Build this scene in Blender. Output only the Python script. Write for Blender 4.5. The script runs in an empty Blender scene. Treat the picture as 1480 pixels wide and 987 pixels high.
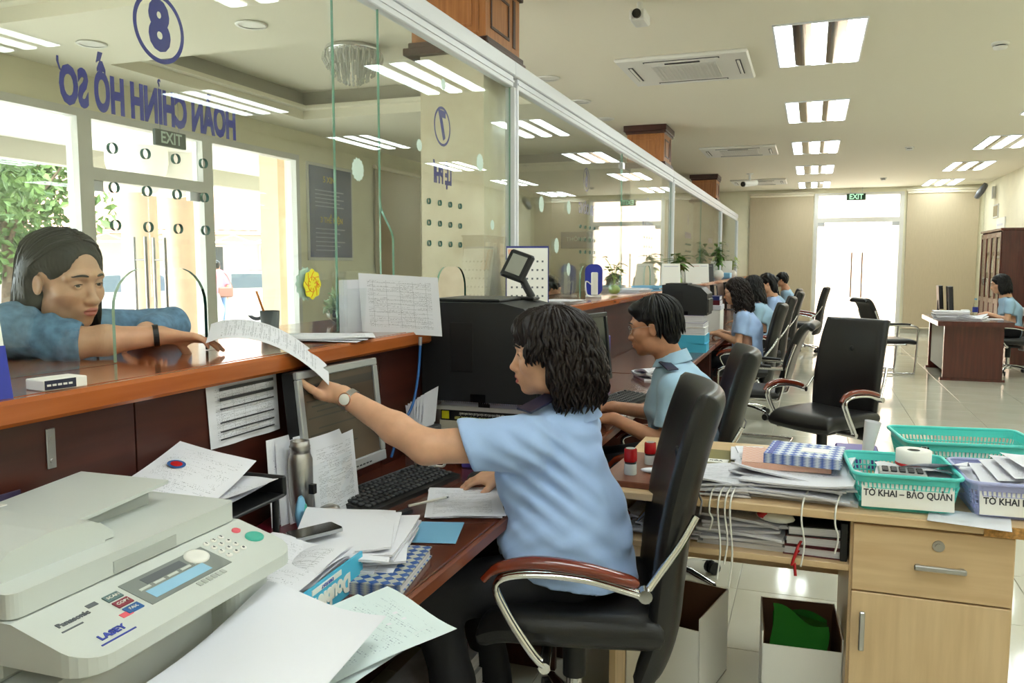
import bpy, math, random
import numpy as np
from math import pi, sin, cos, radians as R
from mathutils import Vector, Matrix
random.seed(7); np.random.seed(7)
S = bpy.context.scene
COL = S.collection
# ------------------------------------------------------------------ camera
cam = bpy.data.cameras.new('camera'); camo = bpy.data.objects.new('camera', cam); COL.objects.link(camo)
cam.sensor_width = 36.0; cam.lens = 36.0*1184/1480; cam.clip_start = .05; cam.clip_end = 300
camo.location = (0, 0, 1.45); camo.rotation_euler = (R(90-5.332), 0, R(20.008))
S.camera = camo
# ------------------------------------------------------------------ world, sun, exposure
w = bpy.data.worlds.new('world'); S.world = w; w.use_nodes = True
bg = w.node_tree.nodes['Background']; bg.inputs[0].default_value = (.86, .93, 1, 1); bg.inputs[1].default_value = 9.0
sun = bpy.data.lights.new('sun', 'SUN'); sun.energy = 15.0; sun.angle = R(3); sun.color = (1, .95, .87)
suno = bpy.data.objects.new('sun', sun); COL.objects.link(suno); suno.rotation_euler = (R(38), 0, R(35))
S.view_settings.view_transform = 'Standard'; S.view_settings.look = 'None'
S.view_settings.gamma = 1; S.view_settings.use_curve_mapping = False
S.view_settings.exposure = 0.1
LAMP = 18.5      # luminance of the fluorescent tubes
# ------------------------------------------------------------------ materials
def lin(c):
    out = []
    for x in c:
        x = x/255.; out.append(x/12.92 if x <= .04045 else ((x+.055)/1.055)**2.4)
    return tuple(out)+(1,)
MATS = {}
def mat(name, c, rough=.5, metal=0., spec=.5, noise=0., nscale=8., bump=0., bscale=60., stretch=(1, 1, 1), coat=0., c2=None, sss=0., emit=0., trans=0., sheen=0., alpha=1.):
    if name in MATS: return MATS[name]
    m = bpy.data.materials.new(name); m.use_nodes = True; nt = m.node_tree; N = nt.nodes; L = nt.links
    b = N['Principled BSDF']; b.inputs['Base Color'].default_value = lin(c)
    b.inputs['Roughness'].default_value = rough; b.inputs['Metallic'].default_value = metal
    b.inputs['Specular IOR Level'].default_value = spec
    if coat: b.inputs['Coat Weight'].default_value = coat; b.inputs['Coat Roughness'].default_value = .08
    if sss:
        b.inputs['Subsurface Weight'].default_value = sss; b.inputs['Subsurface Radius'].default_value = (.012, .005, .003); b.inputs['Subsurface Scale'].default_value = 1
    if sheen: b.inputs['Sheen Weight'].default_value = sheen
    if trans: b.inputs['Transmission Weight'].default_value = trans
    if alpha < 1: b.inputs['Alpha'].default_value = alpha
    if emit: b.inputs['Emission Color'].default_value = lin(c); b.inputs['Emission Strength'].default_value = emit
    if noise or c2 or bump:
        tc = N.new('ShaderNodeTexCoord'); mp = N.new('ShaderNodeMapping'); mp.inputs['Scale'].default_value = stretch
        L.new(tc.outputs['Object'], mp.inputs[0])
    if noise or c2:
        nz = N.new('ShaderNodeTexNoise'); nz.inputs['Scale'].default_value = nscale; nz.inputs['Detail'].default_value = 5
        L.new(mp.outputs[0], nz.inputs['Vector'])
        rp = N.new('ShaderNodeValToRGB'); L.new(nz.outputs[0], rp.inputs[0])
        if c2 is None:
            a = lin(tuple(max(0, x*(1-noise)) for x in c)); d = lin(tuple(min(255, x*(1+noise)) for x in c))
        else: a = lin(c); d = lin(c2)
        rp.color_ramp.elements[0].position = .3; rp.color_ramp.elements[1].position = .7
        rp.color_ramp.elements[0].color = a; rp.color_ramp.elements[1].color = d
        L.new(rp.outputs[0], b.inputs['Base Color'])
    if bump:
        n2 = N.new('ShaderNodeTexNoise'); n2.inputs['Scale'].default_value = bscale; n2.inputs['Detail'].default_value = 3
        L.new(mp.outputs[0], n2.inputs['Vector'])
        bp = N.new('ShaderNodeBump'); bp.inputs['Strength'].default_value = bump; bp.inputs['Distance'].default_value = .002
        L.new(n2.outputs[0], bp.inputs['Height']); L.new(bp.outputs[0], b.inputs['Normal'])
    MATS[name] = m; return m
def glassmat(name, tint, ior=1.5, rough=0.0):
    m = bpy.data.materials.new(name); m.use_nodes = True; nt = m.node_tree; N = nt.nodes; L = nt.links
    N.remove(N['Principled BSDF']); out = N['Material Output']
    t = N.new('ShaderNodeBsdfTransparent'); t.inputs[0].default_value = tint+(1,)
    g = N.new('ShaderNodeBsdfGlossy'); g.inputs['Roughness'].default_value = rough
    lw = N.new('ShaderNodeLayerWeight'); lw.inputs[0].default_value = .5      # Schlick's Fresnel from the facing angle
    pw = N.new('ShaderNodeMath'); pw.operation = 'POWER'; L.new(lw.outputs['Facing'], pw.inputs[0]); pw.inputs[1].default_value = 5
    f = N.new('ShaderNodeMath'); f.operation = 'MULTIPLY_ADD'; L.new(pw.outputs[0], f.inputs[0]); f.inputs[1].default_value = .96; f.inputs[2].default_value = .04
    mx = N.new('ShaderNodeMixShader'); L.new(f.outputs[0], mx.inputs[0]); L.new(t.outputs[0], mx.inputs[1]); L.new(g.outputs[0], mx.inputs[2])
    L.new(mx.outputs[0], out.inputs[0]); MATS[name] = m; return m
def emat(name, c, s):
    m = bpy.data.materials.new(name); m.use_nodes = True; N = m.node_tree.nodes; N.remove(N['Principled BSDF'])
    e = N.new('ShaderNodeEmission'); e.inputs[0].default_value = lin(c); e.inputs[1].default_value = s
    m.node_tree.links.new(e.outputs[0], N['Material Output'].inputs[0]); MATS[name] = m; return m
def printed(name, rows=30, paper=(228, 228, 236), ink=(120, 120, 128), dens=.5, cols=90, table=False, margin=.1):
    """white sheet with lines of small illegible print, in UV space"""
    m = bpy.data.materials.new(name); m.use_nodes = True; nt = m.node_tree; N = nt.nodes; L = nt.links; b = N['Principled BSDF']
    b.inputs['Roughness'].default_value = .7; b.inputs['Specular IOR Level'].default_value = .2
    uv = N.new('ShaderNodeUVMap'); sp = N.new('ShaderNodeSeparateXYZ'); L.new(uv.outputs[0], sp.inputs[0])
    def mt(op, a, bb=None, cc=None):
        n = N.new('ShaderNodeMath'); n.operation = op
        for i, q in enumerate((a, bb, cc)):
            if q is None: continue
            if isinstance(q, (int, float)): n.inputs[i].default_value = q
            else: L.new(q, n.inputs[i])
        return n.outputs[0]
    u, v = sp.outputs[0], sp.outputs[1]
    fr = mt('FRACT', mt('MULTIPLY', v, rows)); line = mt('LESS_THAN', mt('ABSOLUTE', mt('SUBTRACT', fr, .5)), .22)
    cv = N.new('ShaderNodeCombineXYZ'); L.new(mt('MULTIPLY', u, cols), cv.inputs[0]); L.new(mt('FLOOR', mt('MULTIPLY', v, rows)), cv.inputs[1])
    nz = N.new('ShaderNodeTexNoise'); nz.inputs['Scale'].default_value = .75; nz.inputs['Detail'].default_value = 1; L.new(cv.outputs[0], nz.inputs['Vector'])
    txt = mt('MULTIPLY', line, mt('GREATER_THAN', nz.outputs[0], 1-dens))
    cb = N.new('ShaderNodeCombineXYZ'); L.new(mt('MULTIPLY', u, 3), cb.inputs[0]); L.new(mt('FLOOR', mt('MULTIPLY', v, rows)), cb.inputs[1])
    n3 = N.new('ShaderNodeTexNoise'); n3.inputs['Scale'].default_value = .8; L.new(cb.outputs[0], n3.inputs['Vector'])
    txt = mt('MULTIPLY', txt, mt('GREATER_THAN', n3.outputs[0], .47))
    for q in (u, v): txt = mt('MULTIPLY', txt, mt('LESS_THAN', mt('ABSOLUTE', mt('SUBTRACT', q, .5)), .5-margin))
    if table:
        t1 = mt('LESS_THAN', mt('FRACT', mt('MULTIPLY', v, rows/4)), .04); t2 = mt('LESS_THAN', mt('FRACT', mt('MULTIPLY', u, 6)), .015)
        g = mt('MAXIMUM', t1, t2)
        for q in (u, v): g = mt('MULTIPLY', g, mt('LESS_THAN', mt('ABSOLUTE', mt('SUBTRACT', q, .5)), .5-margin))
        txt = mt('MAXIMUM', txt, g)
    mx = N.new('ShaderNodeMix'); mx.data_type = 'RGBA'; L.new(txt, mx.inputs[0]); mx.inputs[6].default_value = lin(paper); mx.inputs[7].default_value = lin(ink)
    L.new(mx.outputs[2], b.inputs['Base Color']); MATS[name] = m; return m
def weave(name, c1, c2, n=(30, 30), kind='diamond'):
    m = bpy.data.materials.new(name); m.use_nodes = True; nt = m.node_tree; N = nt.nodes; L = nt.links; b = N['Principled BSDF']; b.inputs['Roughness'].default_value = .5
    uv = N.new('ShaderNodeUVMap'); mp = N.new('ShaderNodeMapping'); L.new(uv.outputs[0], mp.inputs[0])
    mp.inputs['Scale'].default_value = (n[0], n[1], 1); mp.inputs['Rotation'].default_value = (0, 0, R(45) if kind == 'diamond' else 0)
    ck = N.new('ShaderNodeTexChecker'); ck.inputs['Scale'].default_value = 1; ck.inputs[1].default_value = lin(c1); ck.inputs[2].default_value = lin(c2)
    L.new(mp.outputs[0], ck.inputs[0]); L.new(ck.outputs[0], b.inputs['Base Color']); MATS[name] = m; return m
# ------------------------------------------------------------------ mesh builder
class MB:
    def __init__(s): s.v = []; s.f = []; s.m = []; s.s = []; s.uv = {}
    def add(s, vs, fs, mi=0, sm=False, uvs=None):
        o = len(s.v); s.v += [tuple(p) for p in vs]
        for i, f in enumerate(fs):
            s.f.append(tuple(o+k for k in f)); s.m.append(mi); s.s.append(sm)
            if uvs is not None: s.uv[len(s.f)-1] = [uvs[k] for k in f]
        return s
    def box(s, x0, x1, y0, y1, z0, z1, mi=0, b=0., M=None):
        if x1 < x0: x0, x1 = x1, x0
        if y1 < y0: y0, y1 = y1, y0
        if z1 < z0: z0, z1 = z1, z0
        X = (x0, x1); Y = (y0, y1); Z = (z0, z1)
        if b <= 0:
            vs = [(X[i], Y[j], Z[k]) for i in (0, 1) for j in (0, 1) for k in (0, 1)]
            fs = [(0, 1, 3, 2), (4, 6, 7, 5), (0, 4, 5, 1), (2, 3, 7, 6), (0, 2, 6, 4), (1, 5, 7, 3)]
        else:
            b = min(b, (x1-x0)*.49, (y1-y0)*.49, (z1-z0)*.49); vs = []; ix = {}
            for i in (0, 1):
                for j in (0, 1):
                    for k in (0, 1):
                        d = [(1-2*i)*b, (1-2*j)*b, (1-2*k)*b]; c = [X[i], Y[j], Z[k]]
                        for a in range(3):
                            ix[i, j, k, a] = len(vs); vs.append(tuple(c[t]+(0 if t == a else d[t]) for t in range(3)))
            fs = []
            for a in range(3):
                p, q = (a+1) % 3, (a+2) % 3
                for e in (0, 1):
                    def I(pp, qq):
                        t = [0, 0, 0]; t[a] = e; t[p] = pp; t[q] = qq; return ix[t[0], t[1], t[2], a]
                    l = [I(0, 0), I(1, 0), I(1, 1), I(0, 1)]; fs.append(tuple(l if e else l[::-1]))
            for a in range(3):       # edges parallel to axis a
                p, q = (a+1) % 3, (a+2) % 3
                for ep in (0, 1):
                    for eq in (0, 1):
                        def J(ea, fa):
                            t = [0, 0, 0]; t[a] = ea; t[p] = ep; t[q] = eq; return ix[t[0], t[1], t[2], fa]
                        l = [J(0, p), J(1, p), J(1, q), J(0, q)]
                        fs.append(tuple(l if ep == eq else l[::-1]))
            for i in (0, 1):
                for j in (0, 1):
                    for k in (0, 1):
                        l = [ix[i, j, k, 0], ix[i, j, k, 1], ix[i, j, k, 2]]
                        fs.append(tuple(l if (i+j+k) % 2 else l[::-1]))
        if M is not None: vs = [tuple(M @ Vector(p)) for p in vs]
        return s.add(vs, fs, mi)
    def ring(s, rings, mi=0, sm=True, cap=True, closed=False):
        n = len(rings[0]); vs = [p for r in rings for p in r]; fs = []; m = len(rings)
        for i in range(m if closed else m-1):
            for k in range(n):
                a = i*n+k; b2 = i*n+(k+1) % n; c = ((i+1) % m)*n+(k+1) % n; d = ((i+1) % m)*n+k
                fs.append((a, b2, c, d))
        s.add(vs, fs, mi, sm)
        if cap and not closed:
            s.add(rings[0], [tuple(range(n))[::-1]], mi); s.add(rings[-1], [tuple(range(n))], mi)
        return s
    def tube(s, pts, r, n=8, mi=0, closed=False, cap=True, flat=1., up=None):
        P = [Vector(p) for p in pts]; m = len(P); rr = r if isinstance(r, (list, tuple)) else [r]*m
        rings = []; u = None
        for i in range(m):
            if closed: t = P[(i+1) % m]-P[i-1]
            else: t = P[min(i+1, m-1)]-P[max(i-1, 0)]
            t.normalize()
            if u is None:
                a = Vector(up) if up else (Vector((0, 0, 1)) if abs(t.z) < .9 else Vector((1, 0, 0)))
                u = (a-t*a.dot(t)).normalized()
            else: u = (u-t*u.dot(t)).normalized()
            w_ = t.cross(u)
            rings.append([tuple(P[i]+u*(rr[i]*flat*sin(2*pi*k/n))+w_*(rr[i]*cos(2*pi*k/n))) for k in range(n)])
        return s.ring(rings, mi, True, cap, closed)
    def cyl(s, p0, p1, r0, r1=None, n=16, mi=0, sm=True): return s.tube([p0, p1], [r0, r0 if r1 is None else r1], n, mi)
    def lathe(s, prof, c=(0, 0, 0), n=24, mi=0, sm=True, cap=True):
        rings = [[(c[0]+r*cos(2*pi*k/n), c[1]+r*sin(2*pi*k/n), c[2]+z) for k in range(n)] for r, z in prof]
        return s.ring(rings, mi, sm, cap)
    def prism(s, poly, a0, a1, axis='z', mi=0, mside=None, M=None, sm=False):
        """poly: list of 2d points (counter-clockwise); axis gives the extrusion direction"""
        def P(p, a):
            q = {'z': (p[0], p[1], a), 'y': (p[0], a, p[1]), 'x': (a, p[0], p[1])}[axis]
            return tuple(M @ Vector(q)) if M is not None else q
        n = len(poly); lo = [P(p, a0) for p in poly]; hi = [P(p, a1) for p in poly]
        fl = axis == 'y'
        s.add(lo, [tuple(range(n))[::-1] if not fl else tuple(range(n))], mi); s.add(hi, [tuple(range(n)) if not fl else tuple(range(n))[::-1]], mi)
        fs = [(k, (k+1) % n, n+(k+1) % n, n+k) for k in range(n)]
        if fl: fs = [f[::-1] for f in fs]
        s.add(lo+hi, fs, mi if mside is None else mside, sm); return s
    def grid(s, fn, nu, nv, mi=0, sm=True, uvt=None):
        vs = []; uvs = []
        for j in range(nv+1):
            for i in range(nu+1): vs.append(fn(i/nu, j/nv)); uvs.append((i/nu, j/nv) if uvt is None else uvt(i/nu, j/nv))
        fs = [(j*(nu+1)+i, j*(nu+1)+i+1, (j+1)*(nu+1)+i+1, (j+1)*(nu+1)+i) for j in range(nv) for i in range(nu)]
        return s.add(vs, fs, mi, sm, uvs)
    def blob(s, c, r, n=10, m=7, mi=0):
        rings = []
        for j in range(1, m):
            a = -pi/2+pi*j/m
            rings.append([(c[0]+r[0]*cos(a)*cos(2*pi*k/n), c[1]+r[1]*cos(a)*sin(2*pi*k/n), c[2]+r[2]*sin(a)) for k in range(n)])
        return s.ring(rings, mi)
    def xf(s, M):
        s.v = [tuple(M @ Vector(p)) for p in s.v]; return s
    def join(s, o, mi=0):
        k = len(s.v); n0 = len(s.f); s.v += o.v
        for i, f in enumerate(o.f):
            s.f.append(tuple(k+a for a in f)); s.m.append(o.m[i]+mi); s.s.append(o.s[i])
            if i in o.uv: s.uv[n0+i] = o.uv[i]
        return s
    def mesh(s, name, mats):
        me = bpy.data.meshes.new(name); me.from_pydata(s.v, [], s.f)
        for m_ in (mats if isinstance(mats, (list, tuple)) else [mats]): me.materials.append(MATS[m_] if isinstance(m_, str) else m_)
        me.polygons.foreach_set('material_index', s.m); me.polygons.foreach_set('use_smooth', s.s)
        if s.uv:
            ul = me.uv_layers.new(name='UVMap')
            for i, l in s.uv.items():
                p = me.polygons[i]
                for k, li in enumerate(p.loop_indices): ul.data[li].uv = l[k]
        me.update(); return me
    def build(s, name, mats, parent=None, loc=(0, 0, 0), rot=(0, 0, 0)):
        o = bpy.data.objects.new(name, s.mesh(name, mats)); COL.objects.link(o); o.location = loc; o.rotation_euler = rot
        if parent is not None: o.parent = parent
        return o
def tag(o, label=None, cat=None, group=None, kind=None):
    if label: o['label'] = label
    if cat: o['category'] = cat
    if group: o['group'] = group
    if kind: o['kind'] = kind
    return o
def thing(name, label, cat, loc=(0, 0, 0), rz=0., group=None):
    o = bpy.data.objects.new(name, None); COL.objects.link(o); o.location = loc; o.rotation_euler = (0, 0, rz); o.empty_display_size = .05
    return tag(o, label, cat, group)
def struct(name): return tag(thing(name, None, None), kind='structure')
def dup(root, loc, rz=0., label=None, group=None):
    r = root.copy(); COL.objects.link(r); r.location = loc; r.rotation_euler = (0, 0, rz)
    if label: r['label'] = label
    if group: r['group'] = group
    for ch in list(root.children):
        c = ch.copy(); COL.objects.link(c); c.parent = r
        for g in ch.children:
            d = g.copy(); COL.objects.link(d); d.parent = c
    return r
def box(name, m, x0, x1, y0, y1, z0, z1, parent=None, b=0.): return MB().box(x0, x1, y0, y1, z0, z1, 0, b).build(name, m, parent)
def text(body, size, M, name, m, parent, ext=.0006, bold=0., sx=1., align='CENTER'):
    """flat lettering as a mesh; M maps text plane (x right, y up, z out) to the parent's space"""
    horn = {'Ơ': 'O', 'Ờ': 'Ò', 'Ư': 'U', 'Ứ': 'Ú', 'Ừ': 'Ù', 'ơ': 'o'}      # letters with a horn: plain letter plus a small stroke
    hx = [i for i, ch in enumerate(body) if ch in horn]; body = ''.join(horn.get(ch, ch) for ch in body)
    hk = [i for i, ch in enumerate(body) if ch == 'Ỉ']; body = body.replace('Ỉ', 'I'); hx = sorted(hx+hk)
    c = bpy.data.curves.new('t', 'FONT'); c.body = body; c.size = size; c.align_x = align; c.align_y = 'CENTER'; c.extrude = ext; c.offset = bold; c.resolution_u = 3
    o = bpy.data.objects.new('t', c); me = bpy.data.meshes.new_from_object(o)
    if hx:
        xs = [v.co.x for v in me.vertices]; x0 = min(xs); vs = [tuple(v.co) for v in me.vertices]; fs = [tuple(q.vertices) for q in me.polygons]; ys = [v.co.y for v in me.vertices]
        c.body = 'H'; mh = bpy.data.meshes.new_from_object(o); top = max(v.co.y for v in mh.vertices); c.align_x = 'LEFT'
        c.body = body; ml = bpy.data.meshes.new_from_object(o); l0 = min(v.co.x for v in ml.vertices)
        for i in hx:
            c.body = body[:i+1]; mp = bpy.data.meshes.new_from_object(o); xr = max(v.co.x for v in mp.vertices)-l0+x0; k = len(vs); s_ = size
            pl_ = [(xr-.12*s_, top-.16*s_), (xr-.03*s_, top-.12*s_), (xr+.075*s_, top+.02*s_), (xr+.06*s_, top+.12*s_), (xr-.02*s_, top+.12*s_), (xr-.02*s_, top-.0*s_)]
            if i in hk: pl_ = [(xr-.09*s_+a*s_, top+.05*s_+b*s_) for a, b in ((0, 0), (.05, 0), (.05, .04), (.10, .08), (.09, .14), (.02, .17), (-.05, .15), (-.05, .10), (.01, .12), (.04, .10), (0, .06))]
            vs += [(a, b, ext) for a, b in pl_]+[(a, b, -ext) for a, b in pl_]; n = len(pl_); fs += [tuple(range(k, k+n)), tuple(range(k+2*n-1, k+n-1, -1))]
        me = bpy.data.meshes.new('t'); me.from_pydata(vs, [], fs)
    bpy.data.objects.remove(o)
    me.transform(M @ Matrix.Diagonal((sx, 1, 1, 1))); me.materials.clear(); me.materials.append(MATS[m] if isinstance(m, str) else m)
    if M.determinant() < 0: me.flip_normals()
    q = bpy.data.objects.new(name, me); COL.objects.link(q); q.parent = parent; return q
def frame(origin, x, y):
    x = Vector(x).normalized(); y = Vector(y).normalized(); z = x.cross(y)
    return Matrix(((x.x, y.x, z.x, origin[0]), (x.y, y.y, z.y, origin[1]), (x.z, y.z, z.z, origin[2]), (0, 0, 0, 1)))
def arc(c, r, a0, a1, n, pl='xy'):
    return [(c[0]+r*cos(a0+(a1-a0)*i/n), c[1]+r*sin(a0+(a1-a0)*i/n)) for i in range(n+1)]
def rrect(x0, x1, y0, y1, r, n=5):
    return arc((x1-r, y0+r), r, -pi/2, 0, n)+arc((x1-r, y1-r), r, 0, pi/2, n)+arc((x0+r, y1-r), r, pi/2, pi, n)+arc((x0+r, y0+r), r, pi, 1.5*pi, n)
def spline(pts, n=8):
    """Catmull-Rom through points"""
    P = [Vector(p) for p in pts]; out = []
    for i in range(len(P)-1):
        a = P[max(i-1, 0)]; b = P[i]; c = P[i+1]; d = P[min(i+2, len(P)-1)]
        for k in range(n):
            t = k/n; out.append(.5*((2*b)+(c-a)*t+(2*a-5*b+4*c-d)*t*t+(3*b-a-3*c+d)*t**3))
    out.append(P[-1]); return out
# palette
mat('ceiling_white', (238, 232, 214), .85); mat('wall_cream', (230, 224, 198), .8, noise=.02, nscale=3)
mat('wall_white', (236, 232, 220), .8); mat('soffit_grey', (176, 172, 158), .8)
mat('alu_white', (226, 228, 234), .4); mat('alu_frame', (214, 212, 206), .4)
mat('chrome', (225, 225, 228), .12, 1.); mat('steel', (190, 190, 192), .28, 1.); mat('brushed', (176, 172, 168), .32, 1., bump=.3, bscale=40, stretch=(1, 1, 30))
mat('capital_wood', (150, 92, 44), .4, c2=(178, 116, 62), nscale=5, stretch=(9, 9, .7), coat=.2)
mat('capital_dark', (66, 34, 26), .35, noise=.1); mat('marble', (222, 212, 186), .25, c2=(206, 192, 162), nscale=7, coat=.2)
mat('counter_wood', (126, 60, 30), .16, c2=(152, 80, 40), nscale=4, stretch=(8, .6, 8), coat=.5)
mat('counter_edge', (160, 82, 34), .25, c2=(178, 98, 46), nscale=4, stretch=(8, .7, 8), coat=.3)
mat('dark_wood', (58, 22, 14), .4, c2=(74, 30, 18), nscale=4, stretch=(8, .6, 8), coat=.08)
mat('desk_wood', (78, 36, 24), .22, c2=(98, 48, 30), nscale=4, stretch=(8, .6, 8), coat=.35)
mat('desk_edge', (120, 66, 40), .3, c2=(100, 50, 30), nscale=5, stretch=(8, .7, 8))
mat('light_wood', (222, 192, 150), .4, c2=(208, 174, 132), nscale=5, stretch=(.7, 8, 8))
mat('light_wood_v', (224, 194, 152), .4, c2=(210, 178, 136), nscale=5, stretch=(8, 8, .7))
mat('mahogany', (70, 26, 22), .25, c2=(92, 38, 30), nscale=4, stretch=(8, 8, .6), coat=.3)
mat('tile', (208, 205, 190), .09, spec=.6, c2=(200, 197, 181), nscale=2.5, coat=.2); mat('grout', (150, 146, 132), .7)
mat('blind', (184, 169, 142), .8, noise=.02, nscale=40, stretch=(4, 4, .2)); mat('blind_rail', (236, 226, 204), .5)
glassmat('glass', (.955, .985, .97)); glassmat('clear_glass', (.97, .99, .98)); glassmat('acrylic', (.97, .985, .98))
mat('glass_edge', (120, 170, 150), .1, spec=.8, trans=.3); mat('glass_edge_dark', (14, 48, 38), .1); mat('glass_hole', (70, 108, 98), .1, spec=.8)
mat('blue_letter', (18, 18, 128), .5); mat('decal_white', (205, 224, 214), .6); mat('yellow', (236, 226, 40), .5); mat('orange', (240, 130, 30), .5)
emat('tube_light', (241, 252, 250), LAMP); mat('reflector', (150, 142, 130), .14, 1.); mat('door_bar', (128, 104, 88), .35, .4); mat('plastic_white', (232, 230, 224), .4)
mat('black_plastic', (22, 22, 24), .42); mat('black_gloss', (14, 14, 16), .12); mat('black_leather', (24, 23, 24), .38, bump=.25, bscale=220); mat('grey_plastic', (90, 92, 96), .4)
mat('dark_grey', (52, 53, 56), .5); mat('white_paint', (240, 238, 232), .5); mat('red', (190, 24, 30), .35); mat('silver', (178, 180, 184), .3, .6)
mat('paper', (228, 228, 236), .75, spec=.2); mat('paper_edge', (212, 210, 216), .8, noise=.12, nscale=3, stretch=(2, 2, 220), spec=.2)
mat('paper_grey', (214, 214, 224), .75, spec=.2); mat('blue_paper', (120, 178, 214), .6)
printed('print_text', 54, cols=170, ink=(158, 158, 168)); printed('print_sparse', 44, cols=160, dens=.42, ink=(165, 165, 175)); printed('print_table', 56, cols=180, dens=.46, table=True, ink=(150, 150, 160)); printed('print_green', 46, cols=170, paper=(216, 228, 230), ink=(150, 162, 176), dens=.42)
# ================================================================== STRUCTURE
XG, YB, XR, XF, ZC = -1.62, 19.3, 3.3, -6.0, 3.1      # partition, back wall, right wall, facade, ceiling
ZT = 1.207                                            # counter top
fl = struct('floor'); box('slab', 'grout', XF, XR, -3.5, YB, -.1, -.004, fl)
tile_me = MB().box(-.2985, .2985, -.2985, .2985, -.012, 0, 0, .0015).mesh('tile', 'tile')
for j in range(32):
    for i in range(8):
        o = bpy.data.objects.new('tile', tile_me); COL.objects.link(o); o.parent = fl; o.location = (-1.17+.6*i+.0, .5+.3+.6*j-.4, 0)
        if o.location.x+.3 > XR+.01 or o.location.y+.3 > YB+.3: o.location.z = -.0
box('public_floor', 'tile', XF, -1.48, -3.5, YB, -.004, 0, fl); box('front_floor', 'tile', -1.47, XR, -3.5, .59, -.004, 0, fl)
# ceiling with two coffers over the public hall
ce = struct('ceiling')
cof = [(-5.5, -2.75, -.5, 4.25), (-5.5, -2.75, 5.4, 8.15), (-5.5, -2.75, 11.2, 14.0)]
ys = [-3.5, -.5, 4.25, 5.4, 8.15, 11.2, 14.0, YB]
cm = MB()
cm.box(-2.75, XR+.2, -3.6, YB+.2, ZC, ZC+.1); cm.box(XF-.2, -5.5, -3.6, YB+.2, ZC, ZC+.1)
for a, b in ((-3.6, -.5), (4.25, 5.4), (8.15, 11.2), (14.0, YB+.2)): cm.box(-5.5, -2.75, a, b, ZC, ZC+.1)
cm.build('ceiling_board', 'ceiling_white', ce)
for x0, x1, y0, y1 in cof:
    m_ = MB(); m_.box(x0-.05, x1+.05, y0-.05, y1+.05, ZC+.3, ZC+.35, 0)
    m_.build('coffer_board', 'ceiling_white', ce)
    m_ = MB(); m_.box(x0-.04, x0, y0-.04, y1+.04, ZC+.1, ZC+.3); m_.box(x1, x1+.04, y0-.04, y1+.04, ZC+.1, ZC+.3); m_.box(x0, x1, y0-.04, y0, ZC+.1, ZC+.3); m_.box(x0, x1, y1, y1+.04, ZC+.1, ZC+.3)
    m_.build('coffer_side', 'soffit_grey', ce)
    m_ = MB(); e = .09
    for a in ((x0, x0+e, y0, y1), (x1-e, x1, y0, y1), (x0+e, x1-e, y0, y0+e), (x0+e, x1-e, y1-e, y1)): m_.box(*a, ZC+.1, ZC+.14)
    m_.build('cove_ledge', 'ceiling_white', ce)
# right wall, wall behind the camera
wr = struct('wall_right'); box('plaster', 'wall_cream', XR, XR+.2, -3.5, YB, 0, ZC, wr)
wf = struct('wall_front'); box('plaster', 'wall_cream', XF, XR, -3.7, -3.5, 0, ZC, wf)
# back wall with its door
wb = struct('wall_back')
m_ = MB(); m_.box(XF, .02, YB, YB+.2, 0, ZC); m_.box(1.8, XR+.2, YB, YB+.2, 0, ZC); m_.box(.02, 1.8, YB, YB+.2, 3.0, ZC)
m_.build('plaster', 'wall_cream', wb)
bb = struct('baseboard_back'); m_ = MB(); m_.box(-1.4, .0, YB-.02, YB, 0, .09); m_.box(1.82, XR, YB-.02, YB, 0, .09); m_.build('skirting', 'soffit_grey', bb)
d1 = struct('door_1')
m_ = MB()
for a in ((.02, .1), (1.72, 1.8)): m_.box(a[0], a[1], YB-.02, YB+.1, 0, 3.0)
m_.box(.1, 1.72, YB-.02, YB+.1, 2.95, 3.0); m_.box(.1, 1.72, YB-.02, YB+.1, 2.37, 2.47)
m_.build('door_frame', 'alu_frame', d1)
box('transom_pane', 'clear_glass', .1, 1.72, YB+.03, YB+.04, 2.47, 2.95, d1)
for k, (a, b) in enumerate(((.1, .905), (.915, 1.72))):
    p = box('door_leaf', 'clear_glass', a, b, YB+.03, YB+.042, .03, 2.36, d1)
    hx = .81 if k == 0 else 1.02
    MB().cyl((hx, YB-.03, .75), (hx, YB-.03, 1.72), .016, n=10).cyl((hx, YB-.03, 1.6), (hx, YB+.03, 1.6), .01).cyl((hx, YB-.03, .87), (hx, YB+.03, .87), .01).build('door_handle', 'door_bar', p)
    MB().box(a if k == 0 else b-.14, a+.14 if k == 0 else b, YB+.015, YB+.057, 2.29, 2.37).build('patch_fitting', 'steel', p)
for k, (a, b) in enumerate(((-1.33, .0), (1.86, 3.2))):
    t = thing('roller_blind', ['beige roller blind lowered between glass partition and back door', 'beige roller blind lowered between back door and corner speaker'][k], 'blind', (0, 0, 0))
    MB().cyl((a, YB-.05, 2.97), (b, YB-.05, 2.97), .028, n=12).box(a-.02, b+.02, YB-.09, YB, 3.0, 3.03).build('headrail', 'blind_rail', t)
    MB().grid(lambda u, v: (a+(b-a)*u, YB-.045+.004*sin(u*9+k), .12+2.86*v), 24, 2).build('blind_fabric', 'blind', t)
    MB().tube([(a, YB-.045, .12), (b, YB-.045, .12)], .014, 8).build('bottom_bar', 'blind_rail', t)
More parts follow.
